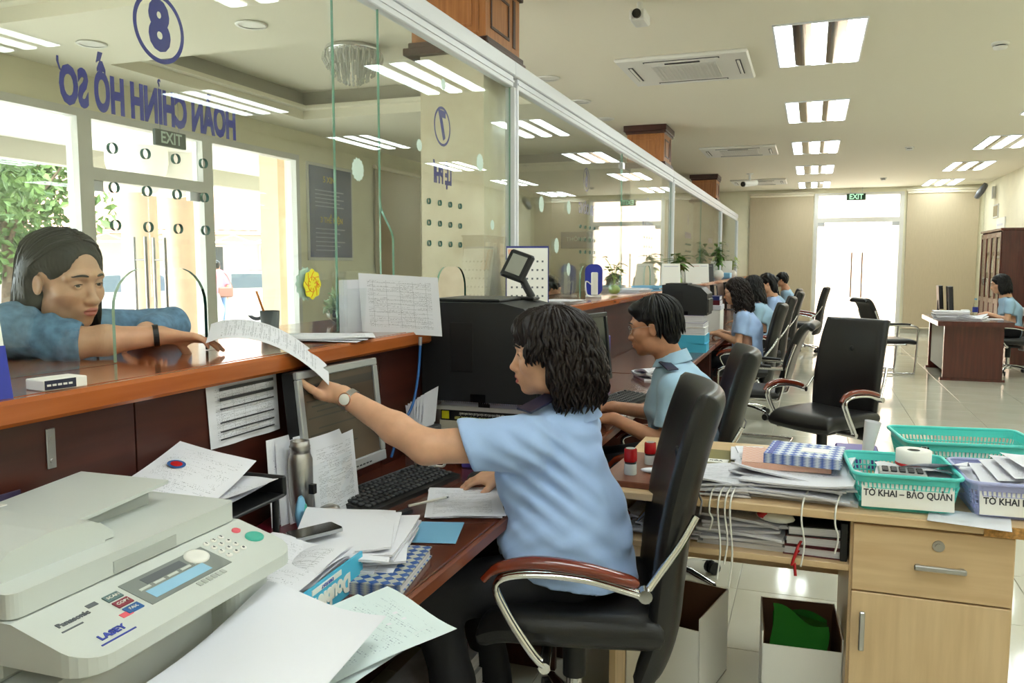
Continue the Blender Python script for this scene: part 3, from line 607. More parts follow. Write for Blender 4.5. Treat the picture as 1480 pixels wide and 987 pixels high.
# trees: trunk and crown of leaf cards with thickness given by clusters
def tree(loc, h, r, m_leaf, label, n=2600, seed=1, trunk=.16):
    rs = np.random.RandomState(seed); t = thing('tree', label, 'tree', loc)
    b = MB().tube([(0, 0, 0), (.1, .05, h*.3), (0, .1, h*.6)], [trunk, trunk*.8, trunk*.5], 8)
    for k in range(6):
        a = k*1.05; b.tube([(0, .05, h*(.35+.04*k)), (r*.5*cos(a), r*.5*sin(a), h*.65), (r*.8*cos(a), r*.8*sin(a), h*.8)], [trunk*.45, trunk*.3, .02], 5)
    b.build('trunk', 'bark', t)
    cl = [(rs.normal(0, r*.45), rs.normal(0, r*.45), h*.72+rs.normal(0, h*.13), r*rs.uniform(.3, .5)) for _ in range(26)]
    vs = []; fs = []
    for i in range(n):
        c = cl[i % 26]; d = rs.normal(size=3); d /= np.linalg.norm(d); p = np.array(c[:3])+d*c[3]*rs.uniform(.75, 1.05)
        u = rs.normal(size=3); u /= np.linalg.norm(u); v = np.cross(u, d); v /= np.linalg.norm(v)+1e-6; s_ = rs.uniform(.09, .19)
        k = len(vs); q = p+d*.03
        vs += [tuple(p-u*s_), tuple(q-v*s_*.5), tuple(p+u*s_), tuple(q+v*s_*.5)]; fs.append((k, k+1, k+2, k+3))
    m2 = MB().add(vs, fs); o = m2.build('crown', m_leaf, t); o['kind'] = 'stuff'
tree((-17.5, 11.0, -.15), 6.2, 2.6, 'leaf_a', 'tall leafy tree outside the large window', 5200, 1)
tree((-18.5, 14.6, -.15), 5.2, 1.8, 'leaf_b', 'leafy tree outside, between large window and first porch column', 4200, 2)
tree((-32, 15, -.15), 6.5, 2.6, 'leaf_b', 'pale tree in the yard behind the parked cars', 3500, 3)
tree((-38, 33, -.15), 8.5, 3.2, 'leaf_b', 'pale distant tree left of the brick building', 3000, 4)
tree((-15.5, 7.6, -.15), 6.0, 2.2, 'leaf_a', 'leafy tree at the yard edge beyond the wide window panes', 4200, 5)
# ================================================================== FURNITURE
def rot(rz): return Matrix.Rotation(rz, 4, 'Z')
# ---- staff desks along the counter
dk = [(.35, 2.75), (2.77, 5.2), (5.22, 7.4), (7.42, 9.2), (9.22, 11.0), (11.02, 12.8), (12.82, 14.6), (14.62, 16.4)]
dlab = ['under the copier and the silver monitor', 'under the large black printer', 'before the long-haired clerk with blue file boxes', 'at the first far clerk with loose curls', 'at the far clerk with straight hair', 'at the far clerk with the bun', 'at the far clerk with the ponytail', 'at the far male clerk by the back door']
for (a, b), l in zip(dk, dlab):
    t = thing('staff_desk', 'dark reddish brown staff desk '+l, 'desk')
    MB().box(-1.395, -.79, a, b, .715, .75, 0, .003).build('desk_top', 'desk_wood', t); MB().box(-.79, -.775, a, b, .713, .75, 0, .005).build('edge_strip', 'desk_edge', t)
    for y in (a+.03, b-.05): box('side_panel', 'dark_wood', -1.38, -.82, y, y+.022, 0, .715, t)
    box('modesty_panel', 'dark_wood', -1.38, -1.36, a+.052, b-.05, .2, .715, t)
# ---- executive chair
mat('arm_wood', (104, 34, 18), .2, c2=(126, 46, 24), nscale=6, stretch=(6, 1, 6), coat=.6)
def slab(fn, nu, nv, th, name, m, parent, rim=.5):
    """padded sheet: fn(u,v)->centre point and normal; thickness falls off at the rim"""
    def p(u, v, s_):
        c, n = fn(u, v); e = min(1., (min(u, 1-u, v, 1-v)/.10)) if min(u, 1-u, v, 1-v) < .10 else 1.
        return tuple(Vector(c)+Vector(n)*(s_*th/2*math.sqrt(max(0, 1-(1-e)**2))))
    g = lambda q: q if q <= 0 or q >= 1 else .5-.5*cos(pi*q)      # denser towards the rim
    b = MB(); b.grid(lambda u, v: p(g(u), g(v), 1), nu, nv); b.grid(lambda u, v: p(1-g(u), g(v), -1), nu, nv); return b.build(name, m, parent)
def back_prof(v):     # y,z of the backrest centre line, bottom to top (chair faces +y)
    pts = [(-.225, .30), (-.262, .42), (-.275, .55), (-.288, .68), (-.312, .82), (-.352, .98), (-.390, 1.09)]
    s_ = v*(len(pts)-1); i = min(int(s_), len(pts)-2); q = spline([(0,)+p for p in pts], 6)
    j = v*(len(q)-1); k = min(int(j), len(q)-2); f = j-k; r_ = q[k]*(1-f)+q[k+1]*f; return r_.y, r_.z
def exec_chair(label, loc, rz, group=None, base=True, width=.5):
    t = thing('office_chair', label, 'chair', loc, rz, group)
    def seat(u, v):
        x = (u-.5)*.52; y = -.24+.5*v; z = .445-.03*max(0, (v-.8)/.2)**2+.012*(2*u-1)**2
        return (x*(1-.12*(2*v-1)**2*(v > .5)), y, z), (0, 0, 1)
    slab(seat, 20, 20, .10, 'seat', 'black_leather', t)
    def bk(u, v):
        y, z = back_prof(v); y2, z2 = back_prof(min(1, v+.02)); y1, z1 = back_prof(max(0, v-.02)); d = Vector((0, y2-y1, z2-z1)).normalized()
        wd = width*(.84+.16*sin(pi*(.12+.72*v))); x = (u-.5)*wd
        y += .10*(u-.5)**2*4*.5
        return (x, y, z), (0, d.z, -d.y)
    bo = slab(bk, 16, 40, .075, 'backrest', 'black_leather', t)
    y, z = back_prof(.74); MB().blob((0, y+.042, z), (.018, .008, .018), 12, 8).build('button', 'black_leather', bo)
    y2, z2 = back_prof(.62); MB().tube([(-.23, y2-.02, z2), (-.1, y2-.042, z2), (.1, y2-.042, z2), (.23, y2-.02, z2)], .003, 5).build('seam', 'black_plastic', bo)
    for s_ in (-1, 1):
        x = .295*s_
        pth = spline([(x*.97, -.165, .60), (x, -.13, .615), (x, -.02, .640), (x, .10, .650), (x, .19, .632), (x, .228, .60)], 6)
        n = len(pth); rr = [.014+.010*sin(pi*min(1, i/(n-1)*1.15))**.5 if i < n-1 else .014 for i in range(n)]
        a = MB().tube([p+Vector((0, 0, .012)) for p in pth], rr, 10, flat=.75).build('armrest', 'arm_wood', t)
        br = MB()
        for dx in (-.012, .012):
            br.tube(spline([(x+dx, -.17, .590), (x+dx, -.03, .625), (x+dx, .12, .632), (x+dx, .195, .605), (x+dx, .17, .53), (x+dx, .10, .42), (x*.95+dx, .07, .385)], 5), .0085, 8)
        br.tube(spline([(x*.97, -.185, .585), (x*.92, -.225, .64), (x*.87, -.275, .71), (x*.82, -.315, .78)], 4), .010, 6)
        br.cyl((x*1.05, -.185, .588), (x*.93, -.185, .588), .018, n=12).cyl((x*1.02, .07, .383), (x*.55, .07, .383), .016, n=10)
        br.build('arm_bracket', 'chrome', a)
    if base:
        MB().box(-.13, .13, -.12, .14, .36, .385, 0, .006).cyl((0, 0, .22), (0, 0, .37), .034, n=14).build('mechanism', 'black_plastic', t)
        MB().cyl((0, 0, .08), (0, 0, .26), .024, n=14).build('gas_lift', 'chrome', t); MB().tube([(.12, .05, .37), (.24, .08, .36), (.3, .08, .355)], .006, 6).build('lever', 'black_plastic', t)
        bs = MB().lathe([(.05, .07), (.05, .125), (.03, .13)], n=16).build('base_hub', 'chrome', t)
        for k in range(5):
            a = 2*pi*k/5+.3; c, s2 = cos(a), sin(a)
            l = MB().tube([(.03*c, .03*s2, .11), (.16*c, .16*s2, .10), (.28*c, .28*s2, .075)], [.026, .022, .015], 8, flat=.7).build('base_leg', 'chrome', t)
            q = MB()
            for w_ in (-.016, .016): q.cyl((.29*c-s2*(w_-.009), .29*s2+c*(w_-.009), .031), (.29*c-s2*(w_+.009), .29*s2+c*(w_+.009), .031), .03, n=14)
            q.cyl((.28*c, .28*s2, .035), (.28*c, .28*s2, .08), .008, n=8); q.build('caster', 'black_plastic', l)
    return t
CH = exec_chair('black leather office chair under the clerk passing the paper, its high back towards the files', (-.62, 2.24, .03), R(104))
exec_chair('empty black high-back office chair standing alone in the aisle', (.10, 5.72, 0), R(143))
ec = exec_chair('black leather office chair of the man in glasses', (-.60, 3.64, 0), R(100))
ec2 = dup(ec, (-.60, 8.1, 0), R(94), 'black office chair under the far clerk with loose wavy hair')
dup(ec, (-.55, 9.9, 0), R(94), 'black office chair under the far clerk with long straight hair'); dup(ec, (-.48, 11.75, 0), R(92), 'black office chair under the far clerk with a hair bun')
dup(ec, (-.52, 13.3, 0), R(90), 'black office chair under the far clerk with a ponytail'); dup(ec, (-.10, 14.6, 0), R(84), 'empty black office chair beside the far male clerk'); dup(ec, (2.50, 12.5, 0), R(90), 'black office chair under the clerk at the separate mahogany desk')
# ---- cantilever visitor chairs
def visitor_chair(label, loc, rz):
    t = thing('visitor_chair', label, 'chair', loc, rz)
    slab(lambda u, v: (((u-.5)*.48, -.22+.48*v, .44-.025*max(0, (v-.75)/.25)**2), (0, 0, 1)), 14, 14, .07, 'seat', 'black_leather', t)
    pts = spline([(0, -.20, .46), (0, -.245, .60), (0, -.28, .75), (0, -.35, .92), (0, -.41, .985), (0, -.46, .96)], 6)
    def bk(u, v):
        j = v*(len(pts)-1); k = min(int(j), len(pts)-2); p = pts[k]*(1-(j-k))+pts[k+1]*(j-k); d = (pts[k+1]-pts[k]).normalized()
        return ((u-.5)*.47, p.y, p.z), (0, d.z, -d.y)
    slab(bk, 12, 30, .06, 'backrest', 'black_leather', t)
    for s_ in (-1, 1):
        x = .265*s_
        MB().tube(spline([(x, -.25, .66), (x, -.2, .655), (x, .12, .655), (x, .225, .63), (x, .245, .55), (x, .22, .06), (x, .2, .018), (x, .1, .016), (x, -.22, .016), (x*.9, -.27, .016)], 6), .0125, 8).build('frame_side', 'chrome', t)
        MB().tube(spline([(x, -.16, .672), (x, 0, .68), (x, .14, .672)], 5), .017, 8, flat=.6).build('arm_pad', 'black_plastic', t)
        MB().tube(spline([(x*.93, .1, .40), (x*.93, -.18, .40), (x*.93, -.235, .45), (x*.93, -.27, .66), (x*.93, -.33, .85)], 5), .0105, 8).build('back_tube', 'chrome', t)
    MB().tube([(-.24, -.27, .016), (.24, -.27, .016)], .0125, 8).tube([(-.255, .1, .40), (.255, .1, .40)], .0105, 8).build('cross_tube', 'chrome', t)
    return t
visitor_chair('black chrome-framed visitor chair with rolled top behind the wavy-haired clerk', (-.40, 6.85, 0), R(84))
visitor_chair('black chrome-framed visitor chair standing before the back door', (1.02, 12.1, 0), R(-68))
# ---- light wood side desk with drawer pedestal
t = thing('side_desk', 'pale beech side desk with drawer pedestal and open shelf', 'desk')
MB().box(-.62, .60, 2.46, 3.3, .725, .75, 0, .003).build('desk_top', 'light_wood', t)
MB().box(.46, .60, 2.457, 2.462, .722, .752).build('chipped_edge', mat('chipboard', (176, 130, 74), .9, noise=.25, nscale=90), t)
box('side_panel', 'light_wood_v', -.58, -.56, 2.52, 3.26, 0, .725, t); box('rear_panel', 'light_wood', -.56, .13, 3.2, 3.22, .3, .725, t); MB().box(-.56, .13, 2.50, 3.2, .565, .585, 0, .002).build('shelf', 'light_wood', t)
box('front_rail', 'light_wood', -.56, .13, 3.14, 3.16, .34, .565, t)
box('pedestal_body', 'light_wood_v', .13, .545, 2.50, 3.22, .02, .725, t)
dr = MB().box(.137, .54, 2.478, 2.50, .522, .715, 0, .002).build('drawer', 'light_wood', t)
MB().box(.295, .425, 2.455, 2.467, .605, .62, 0, .003).box(.30, .31, 2.465, 2.478, .607, .618).box(.41, .42, 2.465, 2.478, .607, .618).build('handle', 'steel', dr)
MB().cyl((.355, 2.478, .675), (.355, 2.472, .675), .0155, n=18).cyl((.355, 2.472, .675), (.355, 2.467, .675), .009, n=14).build('lock', 'brushed', dr)
do = MB().box(.137, .54, 2.478, 2.50, .03, .517, 0, .002).build('cabinet_door', 'light_wood_v', t)
MB().box(.160, .175, 2.455, 2.467, .35, .465, 0, .003).box(.162, .173, 2.465, 2.478, .36, .37).box(.162, .173, 2.465, 2.478, .445, .455).build('handle', 'steel', do)
MB().cyl((.06, 3.139, .46), (.06, 3.136, .46), .008, n=12).build('cover_cap', 'grey_plastic', t)
# ---- mahogany desk, bookcase
t = thing('mahogany_desk', 'dark mahogany desk standing apart near the bookcase', 'desk', (1.93, 12.25, 0))
MB().prism([(-.42, .69), (.42, .69), (.42, .75), (-.42, .75)], -.8, .8, 'y').build('desk_top', 'mahogany', t)
for y in (-.72, .66): MB().box(-.33, .33, y, y+.06, .03, .69, 0, .003).box(-.36, .36, y-.01, y+.07, 0, .03).build('side_panel', 'mahogany', t)
box('modesty_panel', 'ext_wall', -.3, -.28, -.66, .66, .1, .69, t)
t = thing('bookcase', 'tall mahogany bookcase with glass doors by the right wall', 'bookcase', (2.85, 15.05, 0))
m_ = MB(); m_.box(0, .44, 0, .03, 0, 2.0).box(0, .44, 1.62, 1.65, 0, 2.0).box(.42, .44, .03, 1.62, 0, 2.0).box(0, .42, .03, 1.62, 0, .08); m_.build('carcass', 'mahogany', t); MB().box(-.03, .45, -.03, 1.68, 2.0, 2.04, 0, .006).build('cornice', 'mahogany', t)
for z in (.5, .9, 1.3, 1.65): box('shelf', 'mahogany', .03, .42, .03, 1.62, z, z+.02, t)
for k in range(4):
    a = .01+.4075*k; b = a+.40; d_ = MB()
    for q in ((a, a+.06, .1, 1.98), (b-.06, b, .1, 1.98), (a+.06, b-.06, .1, .18), (a+.06, b-.06, 1.9, 1.98), (a+.06, b-.06, .82, .9)): d_.box(-.022, 0, q[0], q[1], q[2], q[3], 0, .003)
    d_ = d_.build('door', 'mahogany', t); box('pane', 'clear_glass', -.012, -.008, a+.06, b-.06, .9, 1.9, d_); box('lower_panel', 'mahogany', -.014, -.006, a+.06, b-.06, .18, .82, d_)
    MB().box(-.04, -.022, (b-.035 if k % 2 == 0 else a+.02), (b-.02 if k % 2 == 0 else a+.035), 1.1, 1.22, 0, .003).build('handle', 'chrome', d_)
rs = random.Random(5)
for z in (.92, 1.32, 1.67):
    y = .06
    while y < 1.55:
        w_ = rs.uniform(.03, .07); h_ = rs.uniform(.2, .3)
        tag(MB().box(2.9, 3.15, 15.05+y, 15.05+y+w_, z, z+h_, 0, .004).build('binder', rs.choice(['paper_grey', 'dark_grey', 'light_wood', 'white_paint'])), 'file binder standing on a shelf behind the bookcase glass', 'binder', 'binders in the bookcase'); y += w_+.004+(.1 if rs.random() < .2 else 0)
# ================================================================== DESK THINGS
def sheet(name, c, rz, sx, sy, m, parent=None, curl=0., wave=0., tilt=(0, 0), seed=0, nu=8, nv=8, th=.0006):
    """a sheet of paper centred at c; curl lifts the far x edge"""
    Mx = Matrix.Translation(c) @ rot(rz) @ Matrix.Rotation(tilt[0], 4, 'X') @ Matrix.Rotation(tilt[1], 4, 'Y'); r_ = random.Random(seed); p1 = r_.uniform(0, 6); p2 = r_.uniform(0, 6)
    def f(u, v, s_): return tuple(Mx @ Vector(((u-.5)*sx, (v-.5)*sy, s_*th/2+curl*max(0, u-.25)**2+wave*sin(u*5+p1)*sin(v*4+p2))))
    b = MB(); b.grid(lambda u, v: f(u, v, 1), nu, nv, 0); b.grid(lambda u, v: f(1-u, v, -1), nu, nv, 1); return b.build(name, [m, 'paper'], parent)
def pile(name, label, c, rz, sx, sy, h, n, parent=None, top='print_text', cat='paper stack', jit=.02, seed=0, grp=None, body='paper_edge', jr=6, wave=.0):
    """stack of loose sheets in uneven bundles"""
    r_ = random.Random(seed); t = thing(name, label, cat, c, rz, grp); z = 0; dz = h/n
    for i in range(n):
        a = R(r_.uniform(-jr, jr)); ox, oy = r_.uniform(-jit, jit), r_.uniform(-jit, jit); s1 = sx*r_.uniform(.93, 1.02); s2 = sy*r_.uniform(.93, 1.02)
        Mx = Matrix.Translation((ox, oy, z)) @ rot(a); b = MB(); ph = r_.uniform(0, 6)
        def f(u, v, k): return tuple(Mx @ Vector(((u-.5)*s1, (v-.5)*s2, k*dz*.92+wave*(abs(2*v-1)**3+abs(2*u-1)**3)*sin(ph+u*3+v*4)*(i/n))))
        b.grid(lambda u, v: f(u, v, 1), 5, 5, 0); b.grid(lambda u, v: f(1-u, v, 0), 5, 5, 1)
        for k in range(4):
            def e(u, v):
                p = [(u, 0), (1, u), (1-u, 1), (0, 1-u)][k]; return f(p[0], p[1], v)
            b.grid(e, 5, 1, 1, False)
        b.build('sheet_bundle' if dz > .003 else 'sheet', [top if i == n-1 else 'paper', body], t); z += dz
    return t
def book(name, label, c, rz, sx, sy, h, cover, pages='paper_edge', cat='book', grp=None, spine=True, uvm=False):
    """book lying flat: spine on -y side"""
    t = thing(name, label, cat, c, rz, grp); MB().box(-sx/2+.004, sx/2-.004, -sy/2+.003, sy/2-.004, .003, h-.003).build('pages', pages, t); b = MB()
    for z in (0, h-.003):
        b.add([(-sx/2, -sy/2, z), (sx/2, -sy/2, z), (sx/2, sy/2, z), (-sx/2, sy/2, z), (-sx/2, -sy/2, z+.003), (sx/2, -sy/2, z+.003), (sx/2, sy/2, z+.003), (-sx/2, sy/2, z+.003)], [(3, 2, 1, 0), (4, 5, 6, 7), (0, 1, 5, 4), (1, 2, 6, 5), (2, 3, 7, 6), (3, 0, 4, 7)], 0, False, [(0, 0), (1, 0), (1, 1), (0, 1)]*2)
    if spine: b.box(-sx/2, sx/2, -sy/2-.002, -sy/2+.003, 0, h)
    b.build('cover', cover, t); return t
# ---------------- copier
mat('copier', (204, 208, 204), .38); mat('copier_dark', (176, 180, 176), .4); mat('copier_grey', (128, 134, 132), .35); mat('lcd', (150, 196, 226), .2); mat('key_green', (70, 178, 160), .35); mat('key_red', (226, 96, 110), .35); mat('ink_grey', (96, 100, 106), .5); mat('ink_blue', (50, 66, 160), .5); mat('lab_green', (92, 116, 118), .4); mat('lab_red', (140, 50, 70), .4); mat('lab_blue', (48, 96, 160), .4)
t = thing('copier', 'large off-white multifunction copier with keypad on the staff desk', 'copier', (-1.118, 1.025, .75), R(1.5)); t.scale = (.8, .9, .8)
MB().box(-.29, .16, -.26, .26, 0, .13, 0, .015).build('body', 'copier', t)
MB().prism(rrect(-.29, .22, .135, .265, .03), 0, .2, 'z').build('side_column', 'copier', t)
MB().box(-.29, .06, -.26, .135, .13, .19, 0, .012).build('output_bay', 'copier_dark', t)
poly = rrect(-.30, .285, -.275, .275, .055, 6)
pl2 = []
for p, q in zip(poly, poly[1:]+poly[:1]):
    pl2.append(p)
    if (p[0]-.12)*(q[0]-.12) < 0: f_ = (.12-p[0])/(q[0]-p[0]); pl2.append((.12, p[1]+(q[1]-p[1])*f_))
poly = pl2
def pz(x): return .262-.30*max(0, x-.12)           # panel slopes down towards the front
b = MB(); n = len(poly)
b.add([(x, y, .185) for x, y in poly]+[(x, y, pz(x)) for x, y in poly], [(k, (k+1) % n, n+(k+1) % n, n+k) for k in range(n)]+[tuple(range(n))[::-1]])
xs = [-.30, .12, .285]
def clip(x0, x1):
    out = []
    for k in range(n):
        p, q = poly[k], poly[(k+1) % n]
        if x0-1e-9 <= p[0] <= x1+1e-9: out.append(p)
        for xc in (x0, x1):
            if (p[0]-xc)*(q[0]-xc) < 0: f = (xc-p[0])/(q[0]-p[0]); out.append((xc, p[1]+(q[1]-p[1])*f))
    return out
for x0, x1 in zip(xs[:-1], xs[1:]):
    c_ = clip(x0, x1); cx = sum(p[0] for p in c_)/len(c_); cy = sum(p[1] for p in c_)/len(c_); c_.sort(key=lambda p: math.atan2(p[1]-cy, p[0]-cx))
    b.add([(x, y, pz(x)) for x, y in c_], [tuple(range(len(c_)))])
pn = b.build('scanner_panel', 'copier', t)
# panel local frame: s along -y.. +y (left to right for the operator is -y? operator stands at +x), d down the slope
def PM(y, x): return frame((x, y, pz(x)+.0012), (0, 1, 0), (-1, 0, .30))
def pq(name, y0, y1, x0, x1, m, h=.0012):
    MB().add([(x, y, pz(x)+h) for x, y in ((x0, y0), (x1, y0), (x1, y1), (x0, y1))]+[(x, y, pz(x)) for x, y in ((x0, y0), (x1, y0), (x1, y1), (x0, y1))], [(0, 1, 2, 3), (0, 4, 5, 1), (1, 5, 6, 2), (2, 6, 7, 3), (3, 7, 4, 0)]).build(name, m, pn)
pq('screen_bezel', -.09, .12, .150, .232, 'copier_grey', .0015); pq('display', -.07, .075, .195, .222, 'lcd', .002); pq('display_window', -.05, .05, .160, .180, 'ink_grey', .002)
for k in range(5): pq('soft_key', -.075+.034*k, -.05+.034*k, .184, .190, 'copier', .003)
MB().lathe([(.026, 0), (.026, .003), (.02, .005), (.008, .004)], n=24).xf(frame((.172, .085, pz(.172)+.001), (0, 1, 0), (-1, 0, .30))).build('navigator_key', 'plastic_white', pn)
for r_ in range(4):
    for c2 in range(3):
        yk, xk = .138+.022*c2, .150+.020*r_
        MB().lathe([(.0075, 0), (.0075, .002), (.005, .0026)], n=10).xf(frame((xk, yk, pz(xk)), (0, 1, 0), (-1, 0, .30))).build('number_key', 'ink_grey' if (r_+c2) % 4 == 9 else 'plastic_white', pn)
        text('123456789*0#'[r_*3+c2], .009, PM(yk+.0, xk), 'key_digit', 'ink_grey', pn, .003)
MB().lathe([(.021, 0), (.021, .003), (.017, .005)], n=28).xf(frame((.195, .237, pz(.195)), (0, 1, 0), (-1, 0, .30))).build('start_key', 'key_green', pn)
MB().lathe([(.010, 0), (.010, .003), (.007, .004)], n=18).xf(frame((.152, .228, pz(.152)), (0, 1, 0), (-1, 0, .30))).build('stop_key', 'key_red', pn)
for k, (m, s_) in enumerate((('lab_green', 'SCAN'), ('lab_red', 'COPY'), ('lab_blue', 'FAX'))):
    pq('mode_key', -.135, -.103, .160+.024*k, .178+.024*k, m, .0025); text(s_, .010, PM(-.119, .169+.024*k) @ Matrix.Translation((0, 0, .002)), 'key_legend', 'plastic_white', pn)
text('Panasonic', .0155, PM(-.205, .175), 'brand_lettering', 'ink_grey', pn, bold=.0006); pq('model_lettering', -.24, -.2, .19, .193, 'ink_grey', .001)
text('LASEY', .019, PM(-.19, .245), 'slogan_lettering', 'ink_blue', pn, bold=.0008); pq('slogan_bar', -.225, -.155, .259, .262, 'ink_blue', .001); pq('pink_sticker', -.15, -.128, .216, .228, 'key_red', .001)
pq('tiny_print', -.168, -.148, .158, .168, 'ink_grey', .001)
for k in range(6): pq('speed_key', .012+.013*k, .021+.013*k, .237, .249, 'copier_dark', .002)
lid = MB().prism(rrect(-.295, .118, -.27, .27, .02), .265, .31, 'z').build('scanner_lid', 'copier', t)
MB().box(.117, .1205, -.07, .085, .268, .292).build('lid_grip', 'copier_dark', lid); MB().box(-.27, -.06, .0, .19, .31, .336).build('tray_gap_filler', 'copier_dark', lid)  # grey block under the tray is added filler, lightening the shadowed gap
b = MB(); pr = [(-.27, .31), (-.02, .31), (-.02, .352), (-.04, .372), (-.10, .378), (-.20, .372), (-.255, .352)]
b.prism([(y, z) for y, z in [(-.27, .31), (-.03, .31), (-.03, .345), (-.06, .365), (-.14, .372), (-.22, .362), (-.262, .338)]], -.285, .055, 'x', sm=False).build('feeder_cover', 'copier', lid)
MB().prism([(y, z) for y, z in [(-.05, .312), (-.005, .312), (-.005, .325), (-.035, .352), (-.05, .352)]], -.02, .05, 'x').build('feeder_guide', 'copier', lid)
b = MB(); b.grid(lambda u, v: (-.285+.265*u, -.05+.26*v, .345+.02*v), 4, 4); b.grid(lambda u, v: (-.02-.265*u, -.05+.26*v, .337+.02*v), 4, 4)
for u0 in (0, 1): b.grid(lambda u, v: (-.285+.265*u0, -.05+.26*u, .337+.008*v+.02*u), 4, 1)
b.grid(lambda u, v: (-.285+.265*u, .21, .357+.008*v), 4, 1); b.build('document_tray', 'copier', lid)
MB().box(-.27, -.18, -.22, -.05, .3715, .3735).build('feeder_label', 'plastic_white', lid)
MB().box(.05, .22, .05, .19, .165, .172).build('tray_flap', 'key_green', t)
sheet('printed_page', (-.80, 1.07, .83), R(4), .24, .34, 'paper', None, wave=.010, tilt=(R(4), R(8)), seed=3)
tag(bpy.data.objects['printed_page'], 'large blank white sheet sliding out of the copier', 'paper')
# ---------------- black tray, letters behind the copier
t = thing('letter_tray', 'black plastic letter tray between copier and counter', 'tray', (-1.275, 1.42, .75), R(2))
MB().box(-.10, .13, -.17, .17, .155, .163, 0, .002).build('tray_floor', 'black_plastic', t)
for nm, a in (('tray_wall', (-.11, -.098, -.18, .18, .155, .205)), ('tray_wall', (-.11, .13, .168, .18, .155, .205)), ('tray_wall', (-.11, .13, -.18, -.168, .155, .205))): MB().box(*a, 0, .004).build(nm, 'black_plastic', t)
for x in (-.09, .11):
    for y in (-.16, .16): MB().cyl((x, y, 0), (x, y, .16), .008, n=8).build('riser', 'black_plastic', t)
for k, (dx, dy, rz, ti) in enumerate(((.02, .02, .12, (R(3), R(-4))), (.035, -.01, -.12, (R(2), R(-8))), (.0, .0, .25, (R(8), R(14))))):
    c_ = (-1.275+dx, 1.42+dy, .935+.012*k+(.03 if k == 2 else 0)); o = sheet('letter', c_, rz, .19, .29, 'print_sparse', None, wave=.006, tilt=ti, seed=k); tag(o, ['printed letter lying at the bottom of the black tray', 'printed letter on top in the black tray', 'envelope with a round red and blue emblem in the black tray'][k], 'letter')
    if k == 2:
        M0 = Matrix.Translation(c_) @ rot(rz) @ Matrix.Rotation(ti[0], 4, 'X') @ Matrix.Rotation(ti[1], 4, 'Y')
        MB().lathe([(0, .008), (.02, .008)], n=20, cap=False).xf(M0 @ Matrix.Translation((-.04, .02, 0))).build('emblem', 'lab_blue', o); MB().lathe([(0, .0086), (.013, .0086)], n=20, cap=False).xf(M0 @ Matrix.Translation((-.04, .02, 0))).build('emblem_core', 'red', o)
# dark photo card at the panel
t = thing('photo_card', 'dark purple photo card leaning on the panel behind the copier', 'photo', (-1.385, 1.02, .75)); MB().box(-.002, .002, -.08, .08, 0, .28).build('card', mat('photo_dark', (40, 34, 60), .3, c2=(90, 80, 110), nscale=14), t); MB().lathe([(0, .0), (.02, 0)], n=12, cap=False).xf(frame((.003, 0, .05), (0, 1, 0), (0, 0, 1))).build('red_star', 'red', t)
# ---------------- paper heaps near the copier
p1 = pile('paper_stack', 'tall untidy heap of loose documents with the phone on it', (-1.02, 1.66, .75), R(18), .24, .32, .066, 12, top='paper', jit=.028, seed=2, wave=.005, jr=10)
t = thing('phone', 'black smartphone with silver edge lying on the paper heap', 'phone', (-1.065, 1.585, .829), R(-28)); MB().prism(rrect(-.03, .03, -.06, .06, .008), 0, .008, 'z').build('body', 'silver', t); MB().prism(rrect(-.0285, .0285, -.0585, .0585, .007), .008, .0095, 'z').build('screen', 'black_gloss', t)
weave('diamond_cover', (44, 84, 150), (176, 178, 170), (9, 14)); book('notebook', 'notebook with blue and grey diamond pattern under the heap', (-.90, 1.60, .75), R(10), .17, .25, .025, 'diamond_cover')
o = sheet('card', (-.90, 1.90, .7525), R(16), .12, .17, 'blue_paper', None, seed=4); tag(o, 'light blue card on the desk edge beside the heap', 'card')
t = thing('paper_box', 'blue and white copy paper box lid full of papers', 'box', (-1.01, 1.38, .75), R(4)); mat('box_blue', (70, 178, 216), .45)
MB().box(-.11, .11, -.15, .15, 0, .005).build('bottom', 'box_blue', t)
for a in ((.105, .11, -.15, .15, .005, .072), (-.11, -.105, -.15, .15, .005, .06), (-.105, .105, -.15, -.145, .005, .06), (-.105, .105, .145, .15, .005, .06)): MB().box(*a).build('side', 'box_blue', t)
text('Double A', .050, frame((.111, .0, .030), (0, -1, 0), (0, 0, -1)), 'lettering', 'plastic_white', t, bold=.003, sx=.9); MB().box(.110, .1115, -.07, .05, .056, .067).build('white_band', 'plastic_white', t); text('EVERYDAY', .010, frame((.112, -.01, .0615), (0, -1, 0), (0, 0, -1)), 'small_lettering', 'ink_blue', t)
for k in range(7):
    o = sheet('form', (-1.02, 1.37+.008*(k-3), .775+.009*k), R(4+random.uniform(-9, 9)), .20, .27, ['print_sparse', 'print_table', 'paper'][k % 3], None, wave=.012, tilt=(R(random.uniform(-3, 8)), R(random.uniform(-10, 2))), seed=20+k); tag(o, 'loose printed form piled in the blue box', 'paper', 'forms in the blue box')
for k, (c, rz, ti) in enumerate((((-.80, 1.27, .762), R(-14), (0, R(3))), ((-.79, 1.26, .758), R(-6), (0, R(5))), ((-.77, 1.29, .768), R(-22), (0, R(6))))):
    o = sheet('document', c, rz, .21, .297, 'print_green', None, wave=.006, tilt=ti, seed=40+k); tag(o, 'pale green printed document hanging over the front desk edge', 'paper', 'documents over the desk edge')
